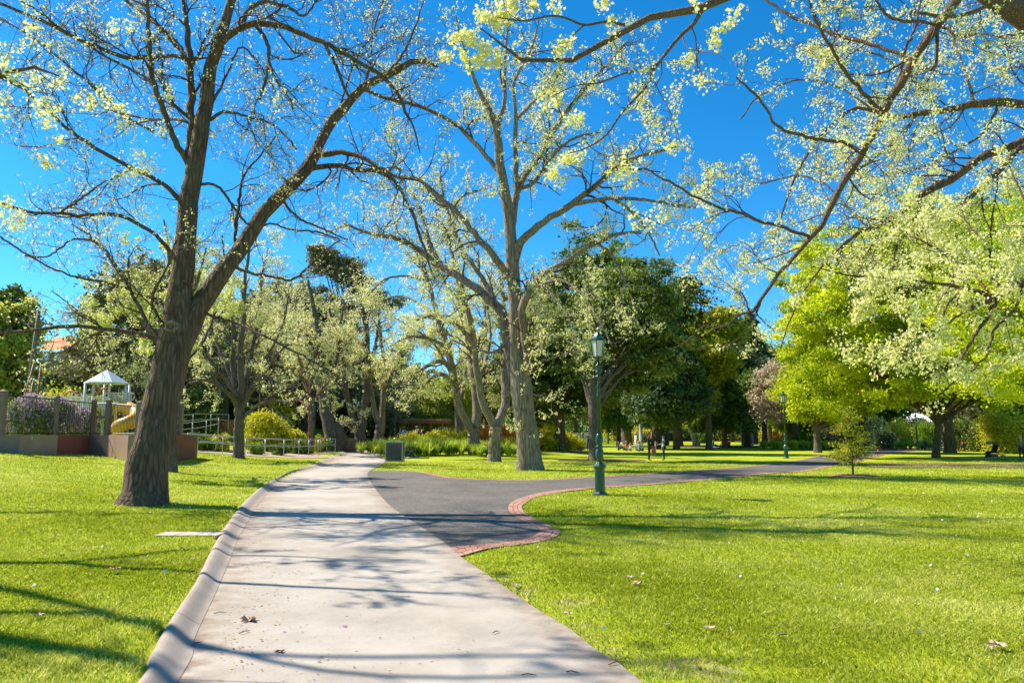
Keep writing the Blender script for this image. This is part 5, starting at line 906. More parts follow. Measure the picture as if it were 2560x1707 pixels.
# flag pole
r = thing("flag_pole", "slim white pole on the far lawn left of the pink shoot tree", "pole", GD(1881, 92)); q = MB(); q.lathe([(-.05, .14), (.1, .14), (.12, .09), (9.4, .05), (9.5, .07), (9.58, .01)], 10); q.build("pole", plain("white_paint", (.75, .73, .70), .5), r, True)
q = MB(); q.lathe([(-.05, .24), (.06, .24), (.07, .16), (.16, .15)], 12); q.build("base", plain("grey_metal", (.33, .34, .34), .4, .4), r)
r = thing("memorial_column", "pale stone column standing on the far lawn behind the picnic", "column", GD(1602, 118)); q = MB(); q.lathe([(0, .42), (.3, .42), (.32, .30), (5.4, .24), (5.6, .32), (5.75, .32)], 12); q.build("shaft", plain("stone", (.30, .28, .26), .8), r, True)

# ------------------------------------------------------------------ litter bin, bench, cabinet
M_dgrey = plain("charcoal_panel", (.075, .082, .085), .45, .3); M_lgrey = plain("light_steel", (.36, .37, .32), .4, .5, var=.08); M_black = plain("black_iron", (.016, .018, .018), .4, coat=.3); M_slat = plain("bench_slat", (.07, .075, .07), .35, coat=.6)
b = G(987, 1153); ang = -0.05; r = thing("litter_bin", "charcoal louvred litter bin with steel frame at the path edge", "litter bin", b, None, ang)
q = MB(); w, d, h = .96, .62, 1.10
for sx in (-1, 1):
    for sy in (-1, 1): q.box((sx * (w / 2), sy * (d / 2), h / 2), (.05, .05, h))
q.box((0, 0, h + .02), (w + .10, d + .10, .045)); q.box((0, 0, .04), (w, d, .06)); q.build("frame", M_lgrey, r, False, .006)
q = MB(); q.box((0, 0, h / 2 + .02), (w - .06, d - .06, h - .12)); q.build("panel", M_dgrey, r)
q = MB()
for i in range(11):
    x = -.34 + i * .068
    for (z0, z1) in ((.12, .24), (.27, .78), (.82, .93)): q.box((x, -d / 2 + .022, (z0 + z1) / 2), (.022, .02, z1 - z0))
q.build("louvres", M_black, r)
q = MB(); q.box((.30, -d / 2 + .012, .88), (.10, .012, .09)); q.build("sticker", plain("sticker_red", (.55, .02, .05), .5), r)
bb = G(1030, 1144); r = thing("park_bench", "black cast iron bench seen end on with curved slatted back", "bench", bb, None, 0.1)
prof_seat = [(-.46, .40), (-.42, .46), (-.36, .485), (-.28, .475), (-.20, .45), (-.12, .43), (-.04, .42), (.04, .43)]; prof_back = [(.09, .47), (.135, .56), (.17, .65), (.205, .74), (.235, .83), (.27, .91)]
q = MB()
for (x, z) in prof_seat: q.box((x, 0, z), (.065, 1.75, .03), tilt=(0, 'Y'))
q.build("seat", M_slat, r, False, .004)
q = MB()
for (x, z) in prof_back: q.box((x, 0, z), (.03, 1.75, .07), tilt=(.38, 'Y'))
q.build("backrest", M_slat, r, False, .004)
for sy in (-.82, .82):
    q = MB(); y = sy
    q.path([(-.46, y, .36), (-.40, y, .44), (-.2, y, .42), (.02, y, .38), (.09, y, .44), (.16, y, .62), (.27, y, .92), (.32, y, .95)], .028, 6)
    q.path([(-.52, y, .60), (-.46, y, .66), (-.2, y, .68), (0, y, .66), (.12, y, .60)], .03, 6); q.path([(-.50, y, .62), (-.54, y, .54), (-.48, y, .50), (-.44, y, .44)], .024, 6)
    q.path([(-.38, y, .42), (-.42, y, .25), (-.33, y, .12), (-.40, y, 0)], .03, 6); q.path([(.06, y, .40), (.02, y, .25), (.10, y, .12), (.14, y, 0)], .03, 6)
    q.path([(-.36, y, .20), (-.22, y, .34), (-.12, y, .22), (-.02, y, .34), (.05, y, .18)], .026, 6); q.path([(-.38, y, .12), (-.2, y, .17), (.08, y, .12)], .026, 6); q.path([(-.25, y, .42), (-.3, y, .52), (-.2, y, .60), (-.1, y, .55), (-.16, y, .48)], .018, 6)
    q.build("end_frame", M_black, r, True)
sb2 = MB(); sb2.box((bb[0] - .6, bb[1] + .1, bb[2] + .01), (2.3, 2.4, .05)); structure(sb2.build("paving", M_conc), "small paved pad under the bench", "paving")
r = thing("service_cabinet", "pair of grey metal service cabinets by the lamp on the far lawn", "cabinet", GD(1452, 76)); q = MB(); q.box((-.5, 0, .95), (.9, .6, 1.3)); q.build("cabinet_box", M_lgrey, r, False, .02); q = MB(); q.box((.55, .1, .98), (.9, .6, 1.35)); q.build("cabinet_box", plain("cabinet_grey", (.48, .48, .48), .5), r, False, .02); q = MB(); q.box((0, 0, .16), (2.0, .7, .4)); q.build("plinth", M_kerb, r)

# ------------------------------------------------------------------ handrails and ramp
M_gal = plain("galvanised_steel", (.50, .52, .51), .38, .6, var=.08)
def rail(label, pts, posts, h=.95, mid=.55, rr=.024, rise=None):
    o = np.array([pts[0][0], pts[0][1], 0.]); r = thing("handrail", label, "handrail", o, "galvanised ramp handrails")
    P = np.array(pts, float); Z = P[:, 2]
    for hh in (h, mid):
        q = MB(); q.path(np.c_[P[:, :2], Z + hh] - o, rr, 6); q.build("rail", M_gal, r, True)
    d = np.r_[0, np.cumsum(np.linalg.norm(np.diff(P[:, :2], axis=0), axis=1))]; 
    for s in np.linspace(0, d[-1], posts):
        x = np.interp(s, d, P[:, 0]); y = np.interp(s, d, P[:, 1]); z = np.interp(s, d, Z); q = MB(); q.bar((x - o[0], y - o[1], z - .25), (x - o[0], y - o[1], z + h), rr * .9, 6); q.build("post", M_gal, r, True)
def gp(u, D, dz=0): g = GD(u, D); return (g[0], g[1], g[2] + dz)
rail("front galvanised handrail running from the big trunk to the path", [gp(430, 41, .05), gp(600, 43.5, .05), gp(740, 47, .05), gp(839, 53, .05)], 11)
rail("second galvanised handrail just behind the front one", [gp(470, 43.6, .05), gp(620, 46, .05), gp(740, 49.5, .05), gp(826, 55, .05)], 9)
rail("upper galvanised ramp handrail rising to the left", [gp(440, 47, .45), gp(500, 49, .7), gp(545, 51, 1.0)], 4); rail("back galvanised ramp handrail behind the sage shrub", [gp(436, 50, .9), gp(500, 52, 1.15), gp(570, 54, 1.2)], 4)
rail("left stair handrail descending behind the juniper mound", [gp(668, 59, 1.75), gp(712, 57, .75)], 3, rr=.035); rail("right stair handrail descending behind the juniper mound", [gp(678, 61, 1.9), gp(730, 58.5, .8)], 3, rr=.035)
A = np.array([gp(425, 41.3)[:2], gp(600, 43.9)[:2], gp(740, 47.4)[:2], gp(839, 53.4)[:2]]); Bq = np.array([gp(425, 43.6)[:2], gp(600, 46)[:2], gp(740, 49.5)[:2], gp(839, 55)[:2]])
structure(strip(crom(A, 40), crom(Bq, 40), .03, 4, "ramp_path", M_conc), "concrete ramp between the handrails", "path")
# low timber planter / retaining walls by the path
M_sleeper = plain("timber_sleeper", (.17, .105, .065), .85, var=.35, sc=4)
def sleeper(label, a, b, h, t=.3, n=3):
    a = np.array(a, float); b = np.array(b, float); c = (a + b) / 2; L = np.linalg.norm((b - a)[:2]); rz = math.atan2(b[1] - a[1], b[0] - a[0]); r = thing("timber_wall", label, "retaining wall", (c[0], c[1], min(a[2], b[2]) - .1), "timber sleeper walls", rz)
    for i in range(n): q = MB(); q.box((0, (i % 2) * .006, (i + .5) * (h + .1) / n), (L - (i % 2) * .02, t, (h + .1) / n - .008)); q.build("sleeper", M_sleeper, r, False, .01)
sleeper("brown sleeper wall left of the path just before the bend", gp(862, 56), gp(888, 58), .95); sleeper("brown sleeper wall at the foot of the deep V trunk elm", gp(880, 60), gp(905, 62), .95); sleeper("low sleeper wall behind the right end of the handrails", gp(780, 56.5), gp(846, 57.5), .55)
sleeper("long low sleeper edge running up the slope, upper part", gp(755, 66, .5), gp(800, 64, .3), .45); sleeper("long low sleeper edge running up the slope, lower part", gp(800, 64, .2), gp(862, 60, .05), .45)
# glazed garden shelter
c = GD(713, 68); r = thing("garden_shelter", "low dark glazed shelter with flat roof behind the stairs", "shelter", c); M_dm = plain("dark_metal", (.07, .07, .065), .5, .3)
q = MB()
for i in range(7): q.box((-2.7 + i * .9, 0, 1.6), (.10, .10, 3.2))
q.build("posts_frame", M_dm, r); q = MB(); q.box((0, .6, 3.28), (6.2, 2.2, .14)); q.build("roof", plain("shelter_roof", (.22, .22, .16), .8), r); q = MB(); q.box((0, .06, 1.5), (5.4, .03, 2.4)); q.build("glazing", plain("dark_glass", (.05, .055, .05), .1), r)

# ------------------------------------------------------------------ playground wall, fence and equipment
def wallpx(pts): return [at(u, 1086, D)[:2] for u, D in pts]
wpts = [(-130, 27.2), (57, 28.6), (48, 28.6), (145, 30), (228, 32.2), (273, 31.6), (330, 29.8), (430, 31.5), (500, 36)]
wseg = [((-130, 27.2), (0, 28.0), (.26, .19, .155), "grey brown end"), ((0, 28.0), (50, 28.5), (.21, .165, .145), "dull brown grey"), ((50, 28.5), (145, 30.0), (.34, .215, .16), "pinkish brown"), ((145, 30.0), (225, 32.2), (.26, .075, .05), "dark red"), ((225, 32.2), (272, 31.6), (.20, .125, .10), "dark chocolate brown"), ((272, 31.6), (335, 29.9), (.40, .25, .17), "light tan brown"), ((335, 29.9), (430, 31.6), (.30, .17, .13), "brown behind trunk"), ((430, 31.6), (495, 37), (.22, .075, .055), "maroon")]
r = thing("painted_wall", "low rendered wall in patches of brown, tan and dark red below the fence", "wall", (*at(145, 1086, 30)[:2], 0)); O = np.array(r.location)
wtop = {}
for (a, b_, col, nm) in wseg:
    pa = at(a[0], 1087, a[1]); pb = at(b_[0], 1087, b_[1]); c = (pa + pb) / 2; L = np.linalg.norm((pb - pa)[:2]); rz = math.atan2(pb[1] - pa[1], pb[0] - pa[0]); zt = c[2]
    q = MB(); V = []
    n = np.array([-(pb - pa)[1], (pb - pa)[0], 0]); n /= np.linalg.norm(n)
    for p in (pa, pb):
        for off in (0, .32):
            for z in (T(p[0], p[1]) - .3, p[2]): V.append([p[0] + n[0] * off - O[0], p[1] + n[1] * off - O[1], z])
    q.add(V, [(0, 4, 5, 1), (2, 3, 7, 6), (1, 5, 7, 3), (0, 1, 3, 2), (4, 6, 7, 5)]); o = q.build("wall_panel", plain("render_" + nm.replace(' ', '_'), col, .9, var=.14, sc=1.6, bmp=.1), r); o['label'] = nm + " panel"
q = MB(); p = at(80, 1095, 29.0); q.box(p - O + np.array([0, -.05, 0]), (.10, .02, .15), .1); q.box(p - O + np.array([-.03, -.052, -.09]), (.05, .02, .1), .1); q.build("peeled_patch", plain("pale_patch", (.6, .55, .45), .9), r)
M_post = plain("fence_timber", (.20, .15, .11), .8, var=.2, sc=12); M_bal = plain("fence_steel", (.045, .04, .04), .5, .4)
fl = [(-110, 27.8), (0, 28.6), (138, 30.6), (230, 32.7), (268, 32.1), (344, 30.5), (450, 33)]
r = thing("picket_fence", "dark steel baluster fence between square timber posts on the painted wall", "fence", (*at(138, 1086, 30.6)[:2], 0)); O = np.array(r.location); bal = []
fp = [at(u, 1088, D) for u, D in fl]; tops = [975, 979, 992, 1001, 1001, 1007, 1010]; wid = [.22, .24, .13, .17, .19, .18, .18]
for p, tv, (u, D), w in zip(fp, tops, fl, wid):
    zt = at(u, tv, D)[2]; q = MB(); q.box((p[0] - O[0], p[1] - O[1], (p[2] + zt) / 2), (w, w, zt - p[2])); q.lathe([(zt, w * .74), (zt + .02, w * .78), (zt + .05, w * .5), (zt + .10, .02)], 4, (p[0] - O[0], p[1] - O[1], 0), math.pi / 4); o = q.build("post", M_post, r, False, .01)
rl = MB()
for i in range(len(fp) - 1):
    a, b_ = fp[i], fp[i + 1]; ha = at(fl[i][0], tops[i], fl[i][1])[2] - .12; hb = at(fl[i + 1][0], tops[i + 1], fl[i + 1][1])[2] - .12
    for f, z in ((1, None), (0, .08)):
        rl.bar([a[0] - O[0], a[1] - O[1], ha if f else a[2] + .08], [b_[0] - O[0], b_[1] - O[1], hb if f else b_[2] + .08], .022, 4)
    n = max(3, int(np.linalg.norm(b_ - a) / .125))
    for k_2 in range(1, n):
        t = k_2 / n; bal.append([[a[0] + (b_[0] - a[0]) * t - O[0], a[1] + (b_[1] - a[1]) * t - O[1], a[2] + (b_[2] - a[2]) * t + .05], [a[0] + (b_[0] - a[0]) * t - O[0], a[1] + (b_[1] - a[1]) * t - O[1], ha + (hb - ha) * t + .0]])
rl.build("rails", M_bal, r)
V, Q = tubes(np.array(bal), np.full((len(bal), 2), .011), 4); o = mesh_np("balusters", V, Q, M_bal, r); o['kind'] = 'stuff'
# lilac bushes behind the fence
for (u, D, w, h, s_, lab) in [(70, 31.0, 110, 1.55, 41, "lilac flowering bush nearest the left fence post"), (140, 32.2, 110, 1.5, 42, "lilac flowering bush in the middle of the fence"), (195, 34.2, 70, 1.15, 43, "smaller lilac flowering bush by the fence gate")]:
    b = at(u, 1088, D); rx = w / 2 / F * D; root = shrub("flowering_bush", lab, b, rx, .8, h, 9000, .045, M_fresh, s_, "lilac bushes behind the fence")
    rg = np.random.default_rng(s_); n = 620; d = rg.normal(size=(n, 3)); d[:, 2] = np.abs(d[:, 2]) + .15; d /= np.linalg.norm(d, axis=1, keepdims=True); p = d * np.array([rx * 1.0, .85, h]) * rg.uniform(.85, 1.08, (n, 1)); dd = d * rg.uniform(.06, .16, (n, 1)); s = rg.random((n, 26, 1)); P_ = (p[:, None] + dd[:, None] * s + rg.normal(0, .018, (n, 26, 3))).reshape(-1, 3)
    leaf_mesh("flowers", P_, np.clip(.5 + .3 * rg.normal(size=len(P_)), 0, 1), .038, M_lilac, root, s_)
# play tower
M_pblue = plain("play_pale_blue", (.55, .64, .66), .4, var=.06); M_cream = plain("play_cream", (.68, .60, .50), .45, var=.06); M_yel = plain("slide_yellow", (.85, .42, .02), .35, var=.05, coat=.3); M_red = plain("play_red", (.62, .10, .03), .4, var=.1); M_bl = plain("play_blue", (.03, .12, .5), .4)
Dp = 40.0; c = at(243, 1086, Dp); px = Dp / F; tz = lambda v: at(243, v, Dp)[2] - c[2]; X = lambda u: (u - 243) * px
gz = c[2]; r = thing("play_tower", "playground tower with pale blue pyramid roof and cream railings", "playground", c)
q = MB(); zr = tz(957); za = tz(922); hw = 44 * px
q.lathe([(zr, hw * 1.22), (zr + .03, hw * 1.22), (za - .05, .10), (za, .03)], 6, (0, hw * .6, 0), .2); q.build("roof", M_pblue, r)
for (x, y) in [(-38, 0), (-22, .2), (20, .1), (42, .9), (-30, 1.6), (30, 1.8)]:
    q = MB(); q.bar((x * px, y, -1.0), (x * px, y, zr), .07, 10); q.build("post", M_cream if abs(x) < 25 else M_pblue, r, True)
q = MB(); q.box((0, .9, tz(1042)), (88 * px, 1.8, .1)); q.box((52 * px, .9, tz(1012)), (40 * px, 1.4, .08)); q.build("platform", plain("deck", (.14, .09, .07), .8), r)
q = MB()
for (x0, x1, v0, v1, y) in [(-46, -22, 990, 1020, 0), (-20, 18, 992, 1018, .1), (22, 76, 981, 1008, .2), (-102, -52, 992, 1025, .2)]:
    for z in (tz(v0), tz(v1)): q.bar((x0 * px, y, z), (x1 * px, y, z), .03, 6)
    for k_2 in range(int((x1 - x0) / 4) + 1): q.bar(((x0 + 4 * k_2) * px, y, tz(v1)), ((x0 + 4 * k_2) * px, y, tz(v0)), .024, 6)
q.path([(70 * px, .2, tz(981)), (80 * px, .2, tz(983)), (82 * px, .2, tz(992)), (78 * px, .2, tz(999)), (66 * px, .2, tz(999))], .035, 6); q.build("railing", M_cream, r)
q = MB(); q.path([(-22 * px, .3, tz(985)), (-8 * px, .3, tz(975)), (0, .3, tz(970)), (8 * px, .3, tz(975)), (24 * px, .3, tz(990))], .045, 8); q.path([(-95 * px, .2, tz(988)), (-80 * px, .2, tz(975)), (-65 * px, .2, tz(982)), (-48 * px, .2, tz(992))], .045, 8); q.build("arch", M_red, r, True)
q = MB()
for x in (-104, -88, -76, -62, -50, -34): q.bar((x * px, .6, -1.0), (x * px, .6, tz(985 - (x % 3))), .055, 8)
q.build("climber_posts", M_pblue, r)
q = MB(); q.box((-25 * px, .5, tz(1062)), (.35, .3, 1.1)); q.box((22 * px, .4, tz(1066)), (.12, .12, .9)); q.build("climbing_panel", M_bl, r)
# slide
b = at(308, 1086, 38.6); px = 38.6 / F; r = thing("slide", "curved orange yellow tube slide beside the play tower", "slide", b)
def zz(v): return at(308, v, 38.6)[2] - b[2]
q = MB(); cen = [((-30) * px, 1.2, zz(1015)), (-10 * px, .9, zz(1020)), (14 * px, .6, zz(1030)), (24 * px, .1, zz(1046)), (14 * px, -.3, zz(1058)), (-8 * px, -.2, zz(1066)), (-20 * px, .1, zz(1078))]
V, Q = tubes(crom3(np.array([[*p, .36] for p in cen]), np.r_[0, np.cumsum([np.linalg.norm(np.array(cen[i + 1]) - np.array(cen[i])) for i in range(6)])], 26)[None, :, :3], np.full((1, 26), .34), 14); mesh_np("slide_tube", V, Q, M_yel, r, smooth=True)
q = MB(); q.box((-6 * px, .55, zz(1013)), (60 * px, .08, 10 * px)); q.box((-34 * px, .5, zz(1036)), (6 * px, .08, 40 * px)); q.box((24 * px, .75, zz(1036)), (12 * px, .08, 44 * px)); q.build("side_panel", M_yel, r, False, .02)
q = MB(); q.bar((0, .3, zz(1070)), (0, .3, -.8), .05); q.bar((-15 * px, .3, zz(1050)), (-15 * px, .3, -.8), .05); q.build("support", M_bl, r)
# rope climber, back climbing arches, utility pole
r = thing("utility_pole", "weathered timber utility pole at the left behind the playground", "pole", GD(57, 50)); q = MB(); q.bar((0, 0, -.3), (.42, 0, 8.8), .17, 10, .12); q.build("pole", M_post, r, True); q = MB(); q.box((.42, 0, 7.9), (1.9, .1, .12)); q.bar((.3, 0, 6.6), (5.5, 1, 7.0), .03, 5); q.build("crossarm", M_post, r)
r = thing("rope_climber", "tall net climber with reddish poles left of the lilac bushes", "playground", at(85, 1086, 40)); px = 40 / F; q = MB(); h1 = at(85, 905, 40)[2] - r.location[2]
for (a, b_) in [((-58, 0), (-32, h1)), ((-2, 0), (-14, h1)), ((-26, 0), (-30, h1 * .75))]: q.bar((a[0] * px, 0, a[1] - .8), (b_[0] * px, .6, b_[1]), .05, 8)
q.build("poles", plain("rust_red", (.28, .10, .06), .6), r, True)
q = MB()
for i in range(7): q.bar((-54 * px + i * .28, .2, h1 * .1), (-34 * px + i * .13, .5, h1 * .8), .012, 4)
for i in range(6): q.bar((-56 * px + i * .08, .3, h1 * (.15 + i * .12)), (-6 * px - i * .1, .3, h1 * (.15 + i * .12)), .012, 4)
q.build("net", M_black, r)
r = thing("climbing_arches", "pale timber arched climbing frame behind the net climber", "playground", at(90, 1040, 52)); px = 52 / F; q = MB()
for cx_ in (-12, 18):
    q.path([(cx_ * px + math.cos(a) * 11 * px, 0, 14 * px * math.sin(a) + 1.2) for a in np.linspace(0, math.pi, 9)], .05, 6)
    for k_2 in range(-2, 3): q.bar((cx_ * px + k_2 * 5 * px, 0, -2), (cx_ * px + k_2 * 5 * px, 0, 1.3), .045, 5)
q.bar((-30 * px, 0, .5), (36 * px, 0, .5), .05, 5); q.build("frame", M_cream, r)
# house
b = GD(135, 100); r = thing("house", "house with orange tiled gable roof seen above the playground trees", "house", b)
def zz(v): return at(135, v, 100)[2] - b[2]
px = 100 / F; q = MB(); x0, x1 = -52 * px, 50 * px; ze, zr = zz(876), zz(834)
q.add([(x0, -1, ze), (x1, -1, ze), (x1 - .2, 3.5, zr), (x0 + .1, 3.5, zr), (x0, 8, ze), (x1, 8, ze)], [(0, 1, 2, 3), (3, 2, 5, 4)])
def tiles():
    m, n, l, bs_ = _nt("roof_tiles"); w = n.new("ShaderNodeTexWave"); w.bands_direction = 'Z'; w.inputs["Scale"].default_value = 1.3; w.inputs["Distortion"].default_value = 2; l.new(coords(n, l), w.inputs[0])
    l.new(ramp(n, l, w.outputs["Fac"], [(.50, .12, .03), (.95, .30, .07)], [.1, .6]), bs_.inputs[0]); bs_.inputs["Roughness"].default_value = .8; return m
q.build("roof", tiles(), r)
q = MB(); q.box(((x0 + x1) / 2, 3.6, ze / 2 - .1), (x1 - x0 - .5, 8, ze - .2)); q.add([(x1 - .3, -.4, ze - .12), (x1 - .3, 7.5, ze - .12), (x1 - .3, 3.5, zr - .2), (x1 - .25, 3.5, zr - .2)], [(0, 1, 2)]); q.build("wall", plain("house_dark_wall", (.16, .12, .11), .9), r)
q = MB(); q.add([(x1 - .1, -.8, ze), (x1 + 2.0, -.3, ze - .2), (x1 + 2.0, .6, zz(846)), (x1 - .1, .5, zz(842))], [(0, 1, 2, 3)]); q.box((x1 + 1, 2.6, zz(860)), (2.2, 4, 1.6)); q.build("gable", plain("white_render", (.75, .74, .72), .8), r)
q = MB(); q.box((x1 + 1.2, 1.8, zz(835)), (1.0, .8, 1.5)); q.build("chimney", plain("chimney_brick", (.16, .10, .09), .9), r)
for k_2 in range(3):
    q = MB(); q.box((x0 + 1.2 + 1.6 * k_2, -.42, zz(890)), (.9, .08, 1.2)); q.build("window", plain("window_glass", (.35, .42, .48), .1), r)
# orange panel fence by ramp
r = thing("orange_panel", "small orange brick seat wall beyond the ramp rails", "wall", gp(565, 58, .9)); q = MB(); q.box((0, 0, .1), (1.6, .25, .9)); q.build("panel", plain("orange_brick", (.62, .22, .06), .8, var=.3, sc=9), r)

# pergola
b = GD(1064, 86); r = thing("pergola", "red brown timber pergola beyond the strappy border", "pergola", b); px = 86 / F; M_jar = plain("jarrah_timber", (.40, .115, .05), .6, var=.2); M_jart = plain("pale_rafters", (.50, .34, .22), .7)
z1 = at(1064, 1057, 86)[2] - b[2]; z2 = at(1064, 1049, 86)[2] - b[2]
for (x, y) in [(-58, 0), (-36, 2.4), (-24, 3.2), (-14, 0), (14, 0), (42, 0), (50, 3), (2, 3), (-46, 3.5)]:
    q = MB(); q.box((x * px, y, z1 / 2), (.2, .2, z1)); q.build("post", M_jar, r)
q = MB(); q.box((-4 * px, 0, z1 + .1), (124 * px, .12, .3)); q.box((-4 * px, 3.4, z1 + .1), (124 * px, .12, .3)); q.build("beam", M_jar, r)
q = MB()
for i in range(26): q.box(((-64 + i * 4.8) * px, 1.6, z1 + .36), (.07, 4.6, .22))
q.build("rafters", M_jart, r)
# marquee
b = GD(2310, 112); r = thing("marquee", "white event marquee half hidden behind the shrubbery at the right", "tent", b); px = 112 / F; M_w = plain("white_canvas", (.85, .85, .86), .6, var=.05)
def zz(v): return at(2310, v, 112)[2] - b[2]
q = MB(); q.add([(-108 * px, 0, zz(1054)), (88 * px, 0, zz(1054)), (88 * px, 12, zz(1054)), (-108 * px, 12, zz(1054)), (-80 * px, 6, zz(1040)), (40 * px, 6, zz(1030)), (0, 6, zz(1022))], [(0, 1, 5, 6, 4), (2, 3, 4, 6, 5), (1, 2, 5), (3, 0, 4)]); q.build("roof", M_w, r)
for i in range(9): q = MB(); q.box(((-104 + i * 23.6) * px, .1, zz(1054) / 2), (.2, .2, zz(1054))); q.build("leg", M_w, r)
q = MB(); q.box((30 * px, 11, zz(1054) / 2), (110 * px, .1, zz(1054) - .1)); q.build("side_wall", plain("canvas_clear", (.42, .50, .50), .3), r)
print("structures", time.time() - T0)

# ------------------------------------------------------------------ people
M_skin = plain("skin", (.52, .31, .21), .55, var=.05)
CLOTH = {}
def cloth(c):
    if c not in CLOTH: CLOTH[c] = plain("cloth_%d" % len(CLOTH), c, .85, var=.12, sc=9)
    return CLOTH[c]
M_hairk = plain("hair_black", (.018, .014, .012), .5); M_hairb = plain("hair_brown", (.13, .07, .035), .5); M_hairf = plain("hair_fair", (.45, .28, .12), .5)
def person(label, base, h, rz, pose="stand", top=(.1, .1, .1), bottom=(.03, .03, .05), sleeve="long", legs="long", hair=M_hairk, longhair=False, hat=None, pack=None, arms=None, shoe=(.05, .05, .05), child=False, held=None, group=None):
    s = h / 1.70; r = thing("person", label, "person", base, group, rz); J = {}
    J['pel'] = (0, 0, .93); J['wst'] = (0, 0, 1.06); J['chs'] = (0, 0, 1.27); J['nk0'] = (0, 0, 1.42); J['nk1'] = (0, -.01, 1.49); J['hd0'] = (0, -.015, 1.54); J['hd1'] = (0, -.01, 1.60); J['hd2'] = (0, 0, 1.655)
    for q, sx in (('l', -1), ('r', 1)):
        J[q + 'sh'] = (sx * .165, 0, 1.375); J[q + 'el'] = (sx * .225, .03, 1.10); J[q + 'wr'] = (sx * .23, -.05, .87); J[q + 'ha'] = (sx * .225, -.075, .79)
        J[q + 'hp'] = (sx * .085, 0, .89); J[q + 'kn'] = (sx * .10, -.02, .49); J[q + 'an'] = (sx * .11, .02, .09); J[q + 'to'] = (sx * .125, -.13, .04)
    if pose == "walk":
        J.update(lkn=(-.09, -.14, .50), lan=(-.09, -.24, .10), lto=(-.09, -.37, .09), rkn=(.09, .02, .49), ran=(.09, .26, .14), rto=(.09, .17, .04), lel=(-.22, .12, 1.11), lwr=(-.20, .10, .90), lha=(-.2, .06, .83), rel=(.22, -.08, 1.11), rwr=(.2, -.24, .95), rha=(.19, -.31, .92))
    if pose == "run":
        J.update(lkn=(-.09, -.26, .62), lan=(-.09, -.20, .22), lto=(-.09, -.34, .18), rkn=(.09, .12, .50), ran=(.09, .42, .36), rto=(.09, .46, .24), lel=(-.24, .18, 1.17), lwr=(-.2, .02, 1.06), lha=(-.18, -.05, 1.08), rel=(.24, -.12, 1.15), rwr=(.18, -.30, 1.22), rha=(.16, -.36, 1.26))
    if pose == "sit":
        for k_2 in list(J):
            if k_2[1:] not in ('kn', 'an', 'to'): J[k_2] = (J[k_2][0], J[k_2][1] + .0, J[k_2][2] - .80)
        J.update(lkn=(-.22, -.36, .34), lan=(-.12, -.56, .08), lto=(-.10, -.70, .06), rkn=(.22, -.34, .32), ran=(.10, -.50, .07), rto=(.08, -.62, .06), lel=(-.24, -.08, .34), lwr=(-.16, -.28, .30), lha=(-.12, -.35, .30), rel=(.24, -.06, .34), rwr=(.18, -.26, .33), rha=(.14, -.34, .34))
    if pose == "crouch":
        for k_2 in list(J):
            if k_2[1:] not in ('kn', 'an', 'to', 'hp') and k_2 != 'pel': J[k_2] = (J[k_2][0], J[k_2][1] - .35 * (J[k_2][2] - .93), J[k_2][2] - .52)
        J.update(pel=(0, .1, .41), lhp=(-.09, .08, .38), rhp=(.09, .08, .38), lkn=(-.16, -.28, .46), lan=(-.12, -.04, .09), lto=(-.12, -.2, .04), rkn=(.16, -.28, .44), ran=(.12, -.04, .09), rto=(.12, -.2, .04))
    if arms:
        for q, v in arms.items(): J[q] = v
    for q in 'lr':
        if q + 'ha' not in (arms or {}) and (arms and q + 'wr' in arms):
            e, w = np.array(J[q + 'el']), np.array(J[q + 'wr']); J[q + 'ha'] = tuple(w + (w - e) / np.linalg.norm(w - e) * .08)
    hs = 1.35 if child else 1.0
    R = dict(pel=(.145, .11), wst=(.12, .092), chs=(.15, .10), nk0=(.075, .07), nk1=(.05, .052), hd0=(.062 * hs, .075 * hs), hd1=(.078 * hs, .092 * hs), hd2=(.06 * hs, .072 * hs), sh=.058, el=.042, wr=.028, ha=.032, hp=.088, kn=.058, an=.038, to=.034)
    E_ = [('pel', 'wst'), ('wst', 'chs'), ('chs', 'nk0'), ('nk0', 'nk1'), ('nk1', 'hd0'), ('hd0', 'hd1'), ('hd1', 'hd2')]
    for q in 'lr': E_ += [('nk0', q + 'sh'), (q + 'sh', q + 'el'), (q + 'el', q + 'wr'), (q + 'wr', q + 'ha'), ('pel', q + 'hp'), (q + 'hp', q + 'kn'), (q + 'kn', q + 'an'), (q + 'an', q + 'to')]
    names = list(J); me = bpy.data.meshes.new("tmp"); me.from_pydata([tuple(c * s for c in J[n_]) for n_ in names], [(names.index(a), names.index(b_)) for a, b_ in E_], [])
    o = bpy.data.objects.new("tmp", me); COL.objects.link(o); o.modifiers.new("Skin", 'SKIN'); o.modifiers.new("Sub", 'SUBSURF').levels = 1
    if not me.skin_vertices:
        bm2 = bmesh.new(); bm2.from_mesh(me); bm2.verts.layers.skin.verify(); bm2.to_mesh(me); bm2.free()
    for i, n_ in enumerate(names):
        rr = R.get(n_, R.get(n_[1:], .05)); rr = rr if isinstance(rr, tuple) else (rr, rr); me.skin_vertices[0].data[i].radius = (rr[0] * s, rr[1] * s); me.skin_vertices[0].data[i].use_root = (n_ == 'pel')
    dg = bpy.context.evaluated_depsgraph_get(); ev = o.evaluated_get(dg); m2 = bpy.data.meshes.new_from_object(ev); bpy.data.objects.remove(o)
    V = np.empty(len(m2.vertices) * 3); m2.vertices.foreach_get("co", V); V = V.reshape(-1, 3)
    fc = [list(p.vertices) for p in m2.polygons]
